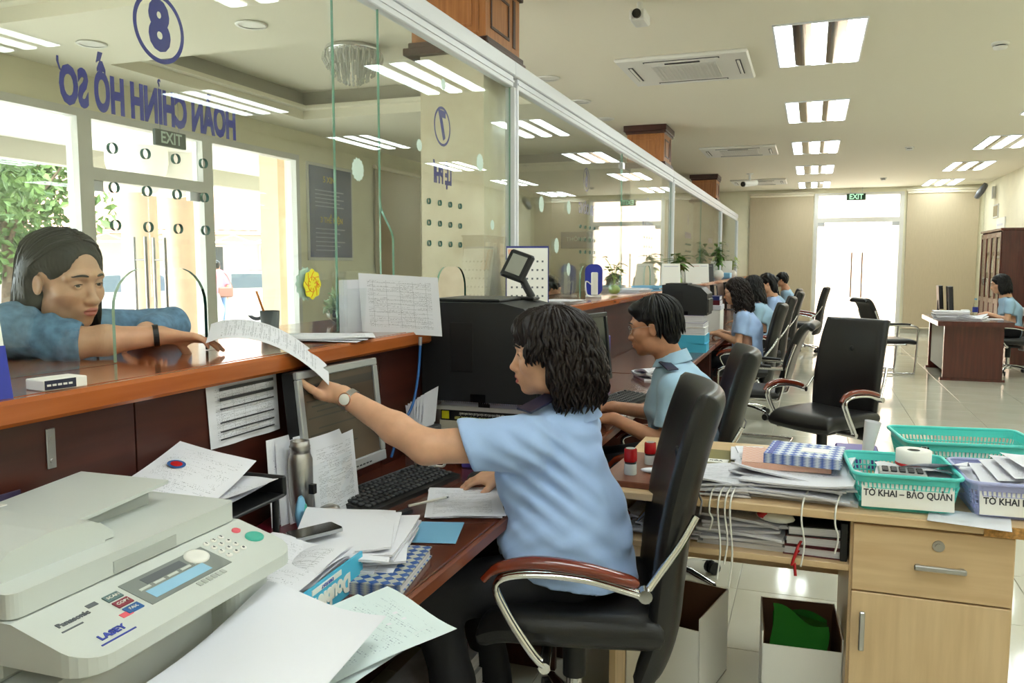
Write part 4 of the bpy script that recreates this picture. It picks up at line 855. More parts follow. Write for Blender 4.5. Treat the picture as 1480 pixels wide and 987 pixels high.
# ---------------- flask, cap, red folder, hanging files
t = thing('thermos_flask', 'open stainless steel vacuum flask on the desk', 'flask', (-1.27, 1.83, .768)); MB().lathe([(.03, 0), (.033, .004), (.033, .165), (.026, .182)], n=28).build('body', 'brushed', t); MB().lathe([(.026, .182), (.026, .19), (.028, .192), (.026, .196), (.028, .2), (.026, .204), (.025, .215), (.02, .215), (.018, .19)], n=28).build('neck', 'brushed', t)
t = thing('flask_cap', 'domed steel flask cap standing next to the flask', 'cap', (-1.20, 1.86, .75)); MB().lathe([(.03, 0), (.0305, .035), (.026, .05), (.012, .057), (.0, .058)], n=24, cap=False).build('dome', 'brushed', t)
mat('maroon', (92, 14, 30), .35); book('folder', 'dark red folder under the steel flask', (-1.25, 1.76, .75), R(12), .2, .26, .016, 'maroon', cat='folder')
tag(MB().box(-1.16, -1.08, 1.74, 1.83, .75, .785, 0, .008).build('stapler_box', 'black_plastic'), 'small black box at the end of the letter tray', 'box')
t = thing('file_rack', 'clear plastic file pocket of papers leaning on the counter panel', 'file holder', (-1.36, 1.86, .75), R(0))
for k in range(6):
    x0 = .012+.014*k; h_ = .235-.012*(k % 3); y0 = -.12+.02*k
    b = MB(); b.grid(lambda u, v: (x0+.05*(1-v)+.01*sin(3*u), y0+.22*u+.05*v, h_*v), 6, 4); b.build('sheet', ['print_sparse', 'paper', 'print_text'][k % 3], t)
MB().grid(lambda u, v: (.16+.01*sin(3*u)-.03*v, -.13+.26*u+.03*v, .17*v), 6, 3).build('clear_pocket', 'acrylic', t); MB().tube([(.03, .09, .22), (.06, .12, .255), (.05, .13, .265)], .006, 6).build('clip', 'brushed', t); MB().box(.135, .15, -.06, -.045, .10, .125).build('binder_clip', 'black_plastic', t)
t = thing('snack_packet', 'small blue packet with cartoon-free green and yellow print by the flask', 'packet', (-1.22, 1.755, .768), R(20)); t['label'] = 'small light blue packet with green and yellow print by the flask'; MB().blob((0, 0, .045), (.012, .035, .045), 12, 8).build('packet_body', 'blue_paper', t); MB().blob((.008, .008, .05), (.007, .018, .018), 8, 6).build('print_patch', 'key_green', t)
# ---------------- monitors and keyboards
mat('screen_brown', (84, 68, 56), .12, c2=(70, 58, 48), nscale=2); mat('screen_dark', (34, 38, 36), .15)
def monitor(label, loc, rz, w_, h_, bez, scr, stand='black_plastic', tilt=6, zb=.10, logo=None, lines=False):
    """faces +x"""
    t = thing('monitor', label, 'monitor', loc, rz); T = Matrix.Translation((0, 0, zb)) @ Matrix.Rotation(R(-tilt), 4, 'Y')
    MB().prism(rrect(-w_/2, w_/2, 0, h_, .01), -.045, -.008, 'x', M=T).build('back_shell', 'black_plastic', t); f = MB(); e = .022
    for a in ((-w_/2, w_/2, 0, e*1.5), (-w_/2, w_/2, h_-e, h_), (-w_/2, -w_/2+e, e*1.5, h_-e), (w_/2-e, w_/2, e*1.5, h_-e)): f.box(-.008, .008, a[0], a[1], a[2], a[3], 0, .003, M=T)
    f.build('bezel', bez, t); sc_ = MB().box(-.004, .0, -w_/2+e, w_/2-e, e*1.5, h_-e, M=T).build('screen', scr, t)
    if lines:
        b = MB(); r_ = random.Random(3)
        b.box(0, .0006, -w_/2+e, w_/2-e, h_-e-.045, h_-e-.02, M=T)
        for i in range(11):
            z = h_-.09-.016*i; y = -w_/2+.04+.02*(i % 3)
            if i not in (4, 7): b.box(0, .0006, y, y+r_.uniform(.08, .25), z, z+.004, M=T)
        b.build('screen_text', mat('screen_ink', (58, 52, 48), .2), sc_)
    if logo: MB().lathe([(0, .001), (.008, .001)], n=14, cap=False).xf(T @ frame((.008, 0, e*.75), (0, 1, 0), (0, 0, 1))).build('logo', 'silver', t)
    for k in range(5): MB().box(.008, .0095, .03+.018*k, .04+.018*k, .010, .014, M=T).build('button', 'dark_grey', t)
    MB().box(-.06, -.03, -.035, .035, .01, zb+.12, 0, .006).build('neck', stand, t); MB().lathe([(.11, 0), (.11, .008), (.05, .014), (.0, .016)], n=28, cap=False).build('base', stand, t)
    return t
monitor('silver-framed flat monitor under the counter, beside the reaching arm', (-1.27, 2.075, .75), R(-3), .40, .325, 'silver', 'screen_brown', zb=.085, lines=True)
monitor('black flat monitor in front of the man in glasses', (-1.02, 4.02, .75), R(-11), .43, .355, 'black_plastic', 'screen_dark', zb=.10, logo=1)
def keyboard(label, loc, rz, m='black_plastic', mk='dark_grey'):
    """length along y, keys face up, typist at +x"""
    t = thing('keyboard', label, 'keyboard', loc, rz); b = MB(); b.prism([(-.085, 0), (.08, 0), (.08, .014), (-.085, .03)], -.235, .235, 'y'); b.build('case', m, t)
    kb = MB().box(-.0078, .0078, -.0078, .0078, 0, .008, 0, .002).mesh('key', mk)
    for r_ in range(6):
        x = -.066+.0235*r_
        for c in range(20):
            if c in (14, 18) and r_ in (0,): continue
            o = bpy.data.objects.new('key', kb); COL.objects.link(o); o.parent = t; o.location = (x, -.215+.0225*c, .030-.016*(x+.085)/.165); o.rotation_euler = (0, R(5.5), 0)
    MB().box(-.085, -.078, -.2, .2, .028, .033).build('top_bar', 'grey_plastic', t); return t
keyboard('black keyboard before the silver monitor', (-1.18, 2.21, .75), R(-8)); keyboard('black keyboard before the man in glasses', (-.885, 4.06, .75), R(-10))
for k, (c, rz) in enumerate((((-.93, 2.17, .754), R(20)), ((-.935, 2.165, .757), R(27)), ((-.94, 2.16, .760), R(23)))):
    o = sheet('form', c, rz, .21, .297, 'print_text', None, wave=.002, seed=60+k); tag(o, 'printed form under the resting hand beside the keyboard', 'paper', 'forms beside the keyboard')
t = thing('pen', 'white ballpoint pen lying on the forms', 'pen', (-1.02, 2.10, .764), R(60)); MB().cyl((-.07, 0, .004), (.06, 0, .004), .004, n=8).build('barrel', 'plastic_white', t); MB().cyl((.06, 0, .004), (.07, 0, .004), .0035, .001, n=8).build('tip', 'ink_grey', t)
t = thing('pen', 'yellow highlighter strip pen near the flask cap', 'pen', (-1.12, 1.87, .75), R(-20)); MB().box(-.05, .05, -.008, .008, .012, .016, 0, .002).build('strip', 'yellow', t); MB().cyl((-.05, 0, .008), (-.06, 0, .008), .008, n=8).build('end', 'key_green', t)
t = thing('stapler', 'turquoise stapler lying before the keyboard', 'stapler', (-1.04, 1.93, .75), R(70)); MB().box(-.05, .05, -.012, .012, 0, .012, 0, .004).build('base', 'key_green', t); MB().prism([(-.05, .014), (.055, .020), (.055, .030), (-.05, .028)], -.011, .011, 'y').build('arm', 'black_plastic', t)
# cup
t = thing('cup', 'white ceramic cup behind the silver monitor', 'cup', (-1.21, 2.47, .75)); MB().lathe([(.022, 0), (.026, .004), (.040, .03), (.044, .06), (.044, .075), (.041, .075), (.038, .035), (.02, .008)], n=28, cap=False).build('bowl', 'plastic_white', t); MB().tube(spline([(.043, 0, .065), (.07, 0, .055), (.065, 0, .025), (.038, 0, .022)], 5), .005, 6).build('handle', 'plastic_white', t); MB().lathe([(.02, .075), (.032, .08), (.034, .1), (.03, .12), (.02, .125)], n=20).build('lid', 'plastic_white', t)
mat('purple', (78, 64, 150), .4); tag(MB().box(-1.12, -.93, 2.56, 2.72, .75, .80, 0, .004).build('tissue_box', 'purple'), 'purple and white box behind the keyboard', 'box'); tag(MB().box(-1.30, -1.14, 2.58, 2.74, .75, .815, 0, .02).build('pouch', 'maroon'), 'dark maroon pouch behind the white cup', 'pouch')
t = thing('mouse', 'black computer mouse beside the resting hand', 'mouse', (-1.0, 2.42, .75), R(90)); MB().blob((0, 0, .014), (.055, .03, .018), 14, 8).build('shell', 'black_plastic', t); MB().blob((.02, 0, .03), (.008, .004, .004), 8, 6).build('wheel', 'grey_plastic', t)
# ---------------- book stack and large printer
mat('navy', (30, 42, 110), .4); mat('book_black', (24, 24, 26), .35); mat('book_beige', (206, 198, 178), .7); mat('binder_orange', (206, 140, 40), .4)
yb_, z = 2.98, .75; bx_ = -1.15; G = 'books under the large black printer'
def bk_(label, sx, sy, h, cov, pages='paper_edge', rz=0):
    global z
    t = book('book', label, (bx_, yb_, z), R(rz), sx, sy, h, cov, pages, grp=None); z += h; return t
bk_('orange-backed folder at the bottom of the book stack', .37, .27, .022, 'binder_orange'); bk_('navy blue binder low in the book stack', .385, .27, .035, 'navy', rz=1)
bk_('thin white book above the navy binder', .38, .26, .015, 'white_paint', rz=-1); bk_('thick beige book in the stack', .37, .26, .032, 'book_beige', 'book_beige')
tb = bk_('thick black tariff book with yellow lettering on its spine', .36, .26, .042, 'book_black')
text('BIỂU THUẾ XUẤT KHẨU - NHẬP KHẨU 2009', .0155, frame((-.01, -.1331, .013), (-1, 0, 0), (0, 0, -1)), 'spine_title', mat('spine_yellow', (206, 206, 120), .5), tb, bold=.0004, sx=.72); text('CẬP NHẬT ĐẦY ĐỦ CÁC SỬA ĐỔI, BỔ SUNG MỚI NHẤT', .011, frame((-.01, -.1331, .03), (-1, 0, 0), (0, 0, -1)), 'spine_subtitle', 'plastic_white', tb, bold=.0002, sx=.66)
MB().box(-.175, -.145, -.1335, -.132, .006, .036).build('yellow_label', 'yellow', tb); MB().lathe([(0, 0), (.014, 0)], n=20, cap=False).xf(frame((.165, -.1332, .02), (1, 0, 0), (0, 0, 1))).build('red_seal', 'red', tb)
bk_('white report over the black tariff book', .39, .27, .016, 'white_paint', rz=1); t = bk_('grey report with black clip', .36, .25, .014, 'paper_grey', rz=-1); MB().box(-.02, .025, -.135, -.12, -.004, .018).build('black_clip', 'black_plastic', t)
t = bk_('spiral-bound notebook on top of the book stack', .36, .26, .012, 'paper', rz=0); b = MB()
for i in range(40): b.tube([(-.172+.0088*i, -.131+.006*cos(a), .006+.008*sin(a)) for a in [2*pi*j/8 for j in range(8)]], .0011, 4, closed=True)
b.build('spiral', 'steel', t); ZP = z+.001
t = thing('flower', 'small yellow artificial flower on the spiral notebook', 'flower', (-1.03, 2.835, ZP+.002), 0)
for k in range(6): a = k*pi/3; MB().blob((.017*cos(a), .012*sin(a), .008+.003*(k % 2)), (.013, .010, .004), 8, 6).build('petal', 'yellow', t)
MB().blob((0, 0, .012), (.006, .006, .005), 8, 6).build('centre', mat('flower_red', (190, 70, 40), .5), t)
mat('printer_black', (27, 28, 30), .45, bump=.15, bscale=300)
def printer(label, loc, rz, sx, sy, h, panel=True):
    """front faces +x, near side -y"""
    t = thing('laser_printer', label, 'printer', loc, rz); MB().prism([(-sx/2, 0), (sx/2, 0), (sx/2, h-.07), (sx/2-.05, h-.02), (sx/2-.14, h), (-sx/2, h)], -sy/2, sy/2, 'y').build('body', 'printer_black', t)
    MB().box(-sx*.24, -sx*.04, -sy/2-.002, -sy/2, h*.30, h*.80, 0, .001).build('side_cover', 'black_plastic', t); MB().box(-sx/2+.02, sx/2-.16, -sy/2+.04, sy/2-.04, h, h+.012, 0, .004).build('output_tray', 'black_plastic', t)
    MB().box(sx/2-.004, sx/2+.01, -sy/2+.02, sy/2-.02, .02, .13, 0, .005).build('paper_cassette', 'printer_black', t); MB().box(-.03, .03, -sy/2-.003, -sy/2+.02, 0, .03).build('side_latch', 'black_gloss', t)
    MB().box(sx/2-.001, sx/2+.002, -sy/2+.06, sy/2-.06, .16, h-.10).build('front_door', 'dark_grey', t); return t
pt = printer('large black laser printer standing on the book stack', (-1.155, 3.0, ZP), 0, .46, .40, .372)
t = thing('card_reader', 'small tilted screen device on a stand over the large printer', 'device', (-1.08, 3.12, ZP+.372), 0); MB().box(-.05, .05, -.04, .04, 0, .012, 0, .004).tube([(.03, 0, .01), (.0, 0, .06), (-.02, 0, .10)], .016, 8).build('stand', 'black_plastic', t)
T = Matrix.Translation((-.03, -.01, .135)) @ Matrix.Rotation(R(-8), 4, 'Z') @ Matrix.Rotation(R(-22), 4, 'X') @ Matrix.Rotation(R(18), 4, 'Y'); MB().box(-.058, .058, -.012, .012, -.06, .06, 0, .008, M=T).build('housing', 'black_plastic', t); MB().box(-.036, .036, -.0135, -.012, -.038, .042, M=T).build('screen', mat('reader_grey', (150, 150, 140), .3), t)
o = thing('cable', 'thin blue network cable hanging from the counter edge', 'cable'); MB().tube(spline([(-1.325, 2.665, 1.16), (-1.33, 2.655, 1.05), (-1.335, 2.62, .95), (-1.35, 2.55, .87), (-1.36, 2.5, .78)], 6), .005, 6).build('cord', mat('cable_blue', (46, 104, 170), .4), o); MB().cyl((-1.325, 2.665, 1.16), (-1.325, 2.667, 1.19), .007, n=8).build('plug', 'silver', o)
t = thing('paper_pocket', 'desk organiser pocket full of folded white slips beside the book stack', 'organiser', (-1.335, 2.70, .75))
for k in range(7): b = MB(); a = R(-40+13*k); b.grid(lambda u, v: (-.045+.02*u+.008*k, .02+(-.05+.1*u)*cos(a)+.05*v*sin(a), .06+.13*v+.03*u*sin(a)+.006*k), 3, 3); b.build('slip', ['paper', 'print_sparse'][k % 2], t)
MB().box(-.05, .035, -.05, .09, 0, .10, 0, .004).build('pocket', 'grey_plastic', t)
# notice on the counter panel
mat('bar_dark', (60, 60, 64), .7); t = thing('notice_sheet', 'printed table notice taped to the dark counter panel', 'notice', (-1.3985, 1.765, 1.155))
MB().grid(lambda u, v: (.002+.006*(1-v)*sin(6*u)**2, -.142+.284*u+.012*(1-v), -.165*(1-v)+.0), 10, 6).build('sheet', 'print_table', t)
for k, z_ in enumerate((-.022, -.048, -.07, -.105, -.128, -.148)): MB().box(.009, .0096, -.10, .12, z_, z_+(.008 if k < 2 else .004)).build('dark_row', 'bar_dark', t)
# ---------------- things on the counter
t = thing('desk_sign', 'white and blue folded desk sign standing on the counter', 'sign', (-1.44, .985, ZT), R(-12)); MB().prism([(-.05, 0), (.05, 0), (.0, .24)], -.11, .11, 'y').build('card', 'white_paint', t)
MB().prism([(-.05, 0), (.05, 0), (.031, .095), (-.031, .095)], -.1105, .1105, 'y').xf(Matrix.Scale(1.01, 4)).build('blue_band', mat('sign_blue', (36, 50, 160), .4), t)
t = thing('card_box', 'small white business card box with dark label on the counter', 'box', (-1.40, 1.205, ZT), R(-8)); MB().box(-.03, .03, -.045, .045, 0, .022, 0, .002).build('box', 'white_paint', t); MB().box(.0298, .031, -.044, .02, .003, .021).build('label_band', mat('label_navy', (28, 32, 60), .4), t); [MB().box(.031, .0316, -.04+.011*k, -.032+.011*k, .0095, .0135).build('lettering', 'plastic_white', t) for k in range(5)]
for k in range(3):
    o = sheet('document', (-1.50, 2.30+.02*k, ZT+.003+.003*k), R(14+9*k), .297, .21, 'print_text', None, wave=.002, seed=70+k); tag(o, 'printed document in the flat pile on the counter', 'paper', 'documents on the counter')
b = MB(); P0 = Vector((-1.525, 2.60, ZT+.002)); rv = Vector((.94, .34, -.06)).normalized(); uv_ = Vector((-.12, .10, .985)).normalized()
t = thing('notice_sheet', 'white printed sheet propped up at the counter edge before the glass', 'notice'); b.grid(lambda u, v: tuple(P0+rv*(.29*u)+uv_*(.215*v)+Vector((0, .006, 0))*sin(3*u)), 8, 6, uvt=lambda u, v: (1-u, 1-v)); b.build('sheet', 'print_table', t)
t = thing('brochure_holder', 'clear acrylic leaflet holder against the glass on the counter', 'holder', (-1.55, 2.62, ZT), 0)
for a in ((-.03, -.027, -.13, .13, 0, .22), (.03, .033, -.13, .13, 0, .16), (-.03, .03, -.13, -.127, 0, .2), (-.03, .03, .127, .13, 0, .2)): MB().box(*a).build('acrylic_wall', 'acrylic', t)
MB().box(-.02, .0, -.10, .10, 0, .19).build('leaflet', 'paper_grey', t)
t = thing('potted_moss', 'low glass bowl of pale green foliage behind the glass', 'plant', (-1.80, 2.98, ZT)); MB().lathe([(.06, 0), (.1, .03), (.105, .06), (.1, .06), (.09, .03)], n=20, cap=False).build('bowl', 'acrylic', t)
rs = np.random.RandomState(3); vs = []; fs = []
for i in range(500):
    d = rs.normal(size=3); d[2] = abs(d[2]); d /= np.linalg.norm(d); p = np.array((0, 0, .05))+d*np.array((.11, .13, .11))*rs.uniform(.7, 1); u = rs.normal(size=3)*.008; v = rs.normal(size=3)*.006; k = len(vs); vs += [tuple(p-u), tuple(p-v), tuple(p+u), tuple(p+v)]; fs.append((k, k+1, k+2, k+3))
MB().add(vs, fs).build('foliage', mat('moss', (150, 176, 136), .6, c2=(196, 210, 180), nscale=60), t)['kind'] = 'stuff'
t = thing('pen_stand', 'wire pen stand with a pencil on the public side of the counter', 'pen stand', (-1.82, 2.46, ZT)); MB().lathe([(.03, 0), (.035, .08), (.033, .08)], n=16, cap=False).build('cup', 'grey_plastic', t); MB().cyl((0, 0, .01), (-.04, -.02, .15), .004, n=6).build('pencil', 'orange', t)
# calendar, number stand, vases, frames further along the counter
def calendar(loc, rz, label, s_=1.):
    t = thing('desk_calendar', label, 'calendar', loc, rz); mat('cal_blue', (46, 52, 130), .4)
    b = MB(); b.grid(lambda u, v: ((-.1+.2*u)*s_, (-.05+.05*v)*s_, (.02+.28*v)*s_), 4, 4, uvt=lambda u, v: (u, v)); b.xf(Matrix.Translation((0, -.012, 0))).build('month_page', 'white_paint', t)
    MB().prism([(-.052*s_, 0), (.09*s_, 0), (.005*s_, .31*s_), (-.003*s_, .31*s_)], -.105*s_, .105*s_, 'x', 0).xf(Matrix.Translation((0, .004, 0))).build('stand', 'cal_blue', t)
    d = MB()
    for r_ in range(5):
        for c in range(7): d.box((-.08+.025*c)*s_, (-.072+.025*c)*s_, -.0, .0006, 0, .006*s_) if 0 else d.add([((-.08+.025*c+a)*s_, (-.05+.05*(.75-.15*r_+bb/.28))*s_-.0008, (.02+.28*(.75-.15*r_)+bb)*s_) for a, bb in ((0, 0), (.009, 0), (.009, .009), (0, .009))], [(0, 1, 2, 3)])
    d.xf(Matrix.Translation((0, -.0125, 0))).build('day_number', 'ink_grey', t); h = MB()
    for c in range(6): h.add([((-.095+.006*c+a)*s_, (-.05+.05*bb)*s_-.001, (.02+.28*bb)*s_) for a, bb in ((0, .98), (.003, .98), (.018, .62), (.015, .62))], [(0, 1, 2, 3)])
    h.xf(Matrix.Translation((0, -.0125, 0))).build('stripe', 'orange', t); return t
calendar((-1.475, 4.30, ZT), R(18), 'large white desk calendar with striped corner behind the black printer', 1.12)
t = thing('number_stand', 'blue and white counter number stand with cable', 'stand', (-1.52, 5.95, ZT), R(18)); MB().box(-.06, .06, -.02, .02, 0, .02, 0, .004).build('foot', 'plastic_white', t); MB().prism(rrect(-.065, .065, .02, .25, .05), -.012, .0, 'y').build('blue_board', 'sign_blue', t); MB().box(-.02, .03, -.03, -.012, .02, .19, 0, .006).build('handset', 'plastic_white', t); MB().tube(spline([(-.02, -.03, .1), (-.06, -.04, .12), (-.05, -.04, .02), (0, -.04, .01)], 5), .005, 6).build('cord', 'plastic_white', t)
leafm = mat('leaf_house', (58, 110, 40), .4, c2=(110, 150, 66), nscale=9); mat('leaf_pale', (140, 160, 84), .45, c2=(180, 196, 120), nscale=9)
def plant(label, loc, h, r, n, m, vase='glass', seed=0, leaf=.05, vr=.05, vh=.12):
    rs = np.random.RandomState(seed); t = thing('potted_plant', label, 'plant', loc)
    MB().lathe([(vr*.5, 0), (vr, vh*.3), (vr*.95, vh*.7), (vr*.55, vh), (vr*.5, vh), (vr*.85, vh*.65), (vr*.85, vh*.3)], n=20, cap=False).build('vase', vase, t); MB().blob((0, 0, vh*.35), (vr*.8, vr*.8, vh*.3), 12, 8).build('filling', 'leaf_pale' if vase != 'plastic_white' else 'bark', t); st = MB(); pts = []
    for i in range(max(3, n//5)):
        a = rs.uniform(0, 6.28); q = rs.uniform(.3, 1); tip = (r*q*cos(a), r*q*sin(a), vh+h*rs.uniform(.5, 1)); st.tube(spline([(0, 0, vh*.3), (tip[0]*.3, tip[1]*.3, vh+h*.4), tip], 4), .003, 5); pts.append(tip)
    st.build('stem', m, t)
    for i in range(n):
        tip = Vector(pts[i % len(pts)]); k = rs.uniform(.45, 1.05); base = Vector((tip.x*.5*k+.3*tip.x*k, tip.y*.5*k+.3*tip.y*k, vh*.5+(tip.z-vh*.5)*k)); a = rs.uniform(0, 6.28); d = Vector((cos(a), sin(a), rs.uniform(-.4, .6))).normalized(); s_ = leaf*rs.uniform(.7, 1.3); w_ = d.cross(Vector((0, 0, 1))).normalized()
        MB().grid(lambda u, v: tuple(base+d*(s_*2*u)+w_*(s_*.55*sin(pi*min(1, .06+u*.94)**.8)*(v-.5)*2)+Vector((0, 0, -s_*.7*u*u+.15*s_*abs(v-.5)))), 4, 2).build('leaf', m, t)
plant('trailing pothos in a round glass vase on the counter', (-1.50, 6.55, ZT), .20, .13, 26, 'leaf_pale', 'glass', 1, .035, .06, .13); plant('dark leafy plant in a glass vase on the counter, second along', (-1.47, 9.7, ZT), .26, .10, 30, 'leaf_house', 'glass', 2, .075, .07, .17); plant('tall bushy plant in a white pot farther along the counter', (-1.47, 14.2, ZT), .46, .09, 120, 'leaf_house', 'plastic_white', 3, .05, .09, .16); plant('small pale plant at the end of the counter', (-1.47, 16.8, ZT), .3, .08, 40, 'leaf_pale', 'plastic_white', 4, .05, .08, .14)
for k, (x, y, m, l) in enumerate(((-1.5, 5.05, 'print_sparse', 'white and blue papers lying on the counter behind the printer'), (-1.50, 7.35, 'paper', 'white document pile beside the glass vase'), (-1.47, 7.75, 'blue_paper', 'cyan plastic file pile on the counter'))): pile('paper_pile', l, (x, y, ZT), R(80), .30, .22, .02+.015*k, 4, top=m, seed=80+k, body='paper_edge' if k < 2 else 'blue_paper')
for k, (y, l) in enumerate(((9.2, 'white photo frame on the counter before the leafy plant'), (11.0, 'white card stand on the counter after the leafy plant'), (11.9, 'blue-headed card stand on the counter'), (12.5, 'dark card stand on the counter before the tall plant'))):
    t = thing('card_stand', l, 'card stand', (-1.47, y, ZT), R(20)); MB().prism([(-.06, 0), (.06, 0), (.005, .26), (-.005, .26)], -.1, .1, 'x').build('card', ['white_paint', 'white_paint', 'white_paint', 'dark_grey'][k], t); MB().box(-.08, .08, -.012, -.004, .19, .23).build('header', ['ink_blue', 'red', 'ink_blue', 'silver'][k], t)
tag(MB().box(-1.6, -1.4, 15.5, 15.9, ZT, ZT+.1, 0, .01).build('file_tray', 'blue_paper'), 'cyan file tray at the far end of the counter', 'tray'); tag(MB().box(-1.6, -1.42, 16.1, 16.13, ZT, ZT+.32, 0, .004).build('notice_board', 'white_paint'), 'white upright board at the far end of the counter', 'board')
# ---------------- second printer with books, file boxes
z2 = .75
for k, (l, h, m, pg) in enumerate((('cyan file box at the bottom under the second printer', .07, 'box_blue', 'box_blue'), ('cyan file box, upper one under the second printer', .07, 'box_blue', 'box_blue'), ('thick white book over the cyan file boxes', .06, 'white_paint', 'paper_edge'), ('thin white book under the purple-edged book', .035, 'white_paint', 'paper_edge'), ('thick white book with purple edge under the second printer', .065, 'purple', 'paper_edge'))):
    book('file_box' if k < 2 else 'book', l, (-.955, 6.8, z2), R(1.5*(-1)**k), .36-.01*k, .30, h, m, pg, cat='file box' if k < 2 else 'book', spine=k < 2); z2 += h
printer('second black printer on the cyan file boxes and books', (-.95, 6.82, z2), 0, .36, .34, .24)
t = thing('storage_box', 'white archive box on the far desk beside the wavy-haired clerk', 'box', (-1.0, 8.75, .75)); MB().box(-.14, .14, -.17, .17, 0, .24, 0, .003).build('box', 'white_paint', t); MB().box(-.145, .145, -.175, .175, .24, .29, 0, .003).build('lid', 'paper_grey', t)
book('book', 'dark red book on the white archive box', (-1.0, 8.75, 1.04), 0, .26, .3, .05, 'maroon'); book('book', 'navy book on top of the dark red book', (-1.0, 8.75, 1.09), 0, .25, .28, .04, 'navy')
pile('paper_pile', 'crumpled white papers and keys on the desk behind the man', (-.88, 5.05, .75), R(30), .2, .25, .05, 4, seed=90, wave=.02); tag(MB().box(-.98, -.88, 5.5, 5.62, .75, .8, 0, .01).build('tape_dispenser', 'purple'), 'small dark purple holder on the desk beyond the man', 'holder')
tag(MB().box(-1.36, -1.20, 5.0, 5.15, .75, 1.0, 0, .004).build('file_box', 'purple'), 'purple-blue upright file box behind the man\'s monitor', 'file box')
for k, y in enumerate((7.9, 9.7, 11.5, 13.3)): monitor('black flat monitor on the far desk '+['of the wavy-haired clerk', 'of the straight-haired clerk', 'of the clerk with the bun', 'of the clerk with the ponytail'][k], (-1.2, y, .75), R(0), .42, .34, 'black_plastic', 'screen_dark')
printer('black printer on the counter side of the farthest desks', (-1.1, 14.9, .75), 0, .4, .4, .38)
tag(MB().lathe([(.15, 0), (.13, .2), (.14, .44), (.15, .45)], n=4).build('plastic_stool', 'red'), 'small red plastic stool between the far chairs', 'stool').location = (-.32, 12.5, 0)
# ---------------- things on the pale side desk
Zd = .75
t = thing('stamp_tray', 'brown wooden board under the red stamps', 'board', (-.47, 2.74, Zd), R(-3)); MB().box(-.14, .20, -.24, .18, 0, .02, 0, .003).build('board', 'desk_edge', t); Zb = Zd+.02
mat('stamp_red', (176, 20, 26), .25); mat('stamp_clear', (220, 226, 224), .15)
def stamp(label, loc, r_, h, sq=False):
    t = thing('rubber_stamp', label, 'stamp', loc, R(15))
    if sq: MB().box(-r_*1.2, r_*1.2, -r_*.8, r_*.8, h*.35, h, 0, .006).build('cap', 'stamp_red', t); MB().box(-r_*1.1, r_*1.1, -r_*.7, r_*.7, 0, h*.35, 0, .003).build('base', 'black_plastic', t); MB().box(-r_*.9, r_*.9, -r_*.82, -r_*.8, h*.82, h*.95).build('label_window', 'silver', t)
    else: MB().lathe([(r_*.95, 0), (r_, .004), (r_*.95, h*.42)], n=24).build('base', 'stamp_clear', t); MB().lathe([(r_*.9, h*.36), (r_*.9, h*.5)], n=24).build('ink_ring', 'black_plastic', t); MB().lathe([(r_*.95, h*.5), (r_*1.02, h*.55), (r_*1.0, h*.95), (r_*.9, h)], n=24).build('cap', 'stamp_red', t); MB().lathe([(0, h+.001), (r_*.75, h+.001)], n=20, cap=False).build('cap_label', 'silver', t)
stamp('tall round red self-inking stamp with clear base', (-.535, 2.60, Zb), .021, .085); stamp('round red stamp standing behind the tall stamp', (-.50, 2.76, Zb), .02, .075); stamp('boxy red stamp with silver label', (-.44, 2.72, Zb), .028, .055, True)
tag(MB().blob((-.46, 2.64, Zb+.008), (.05, .02, .009), 14, 8).blob((-.43, 2.63, Zb+.012), (.03, .018, .012), 12, 8).build('tissue', 'paper'), 'crumpled white tissue beside the red stamps', 'tissue')
mat('olive', (122, 112, 50), .45); t = book('ledger', 'olive green ledger with white label', (-.31, 2.80, Zd), R(-2), .20, .30, .045, 'olive'); MB().box(-.02, .07, -.05, 0, .0452, .0465).build('label', 'white_paint', t); text('HÓA', .02, frame((.03, -.025, .047), (1, 0, 0), (0, 1, 0)), 'lettering', 'ink_grey', t)
pile('paper_pile', 'white slips lying beside the olive ledger', (-.17, 2.83, Zd+.05), R(5), .10, .2, .02, 5, seed=33)
pile('paper_stack', 'low heap of tied documents below the olive ledger', (-.27, 2.60, Zd), R(4), .22, .22, .05, 9, seed=34, wave=.01, jit=.02)
h1 = pile('paper_stack', 'wide heap of tied documents under the patterned ledgers', (-.03, 2.66, Zd), R(-4), .34, .30, .075, 12, seed=35, wave=.012, jit=.03)
weave('check_red', (206, 120, 96), (232, 206, 186), (26, 26), 'sq'); weave('blue_dots', (60, 92, 176), (206, 214, 224), (11, 9)); book('ledger', 'orange checked ledger beneath the blue patterned one', (-.06, 2.70, Zd+.075), R(3), .26, .22, .02, 'check_red')
t = book('ledger', 'blue and white patterned ledger on top of the document heap', (.0, 2.68, Zd+.095), R(-6), .22, .20, .03, 'blue_dots'); MB().box(-.10, -.085, -.10, .10, .0302, .0312).build('spine_tape', 'ink_blue', t); MB().box(-.01, .07, -.03, .03, .0302, .0315).build('label', 'white_paint', t)
for k, x in enumerate((-.235, -.215, -.20, .0, .09, -.26)):
    o = thing('string', 'white binding string hanging over the pale desk edge', 'string', (0, 0, 0), 0, 'binding strings on the desk edge'); L_ = (.24, .19, .26, .17, .12, .09)[k]
    MB().tube(spline([(x+.02, 2.56, Zd+.045), (x, 2.475, Zd+.02), (x-.004, 2.445, Zd-.03), (x+.006, 2.448, Zd-L_*.6), (x-.002, 2.45, Zd-L_)], 4), .0028, 5).build('cord', 'white_paint', o)
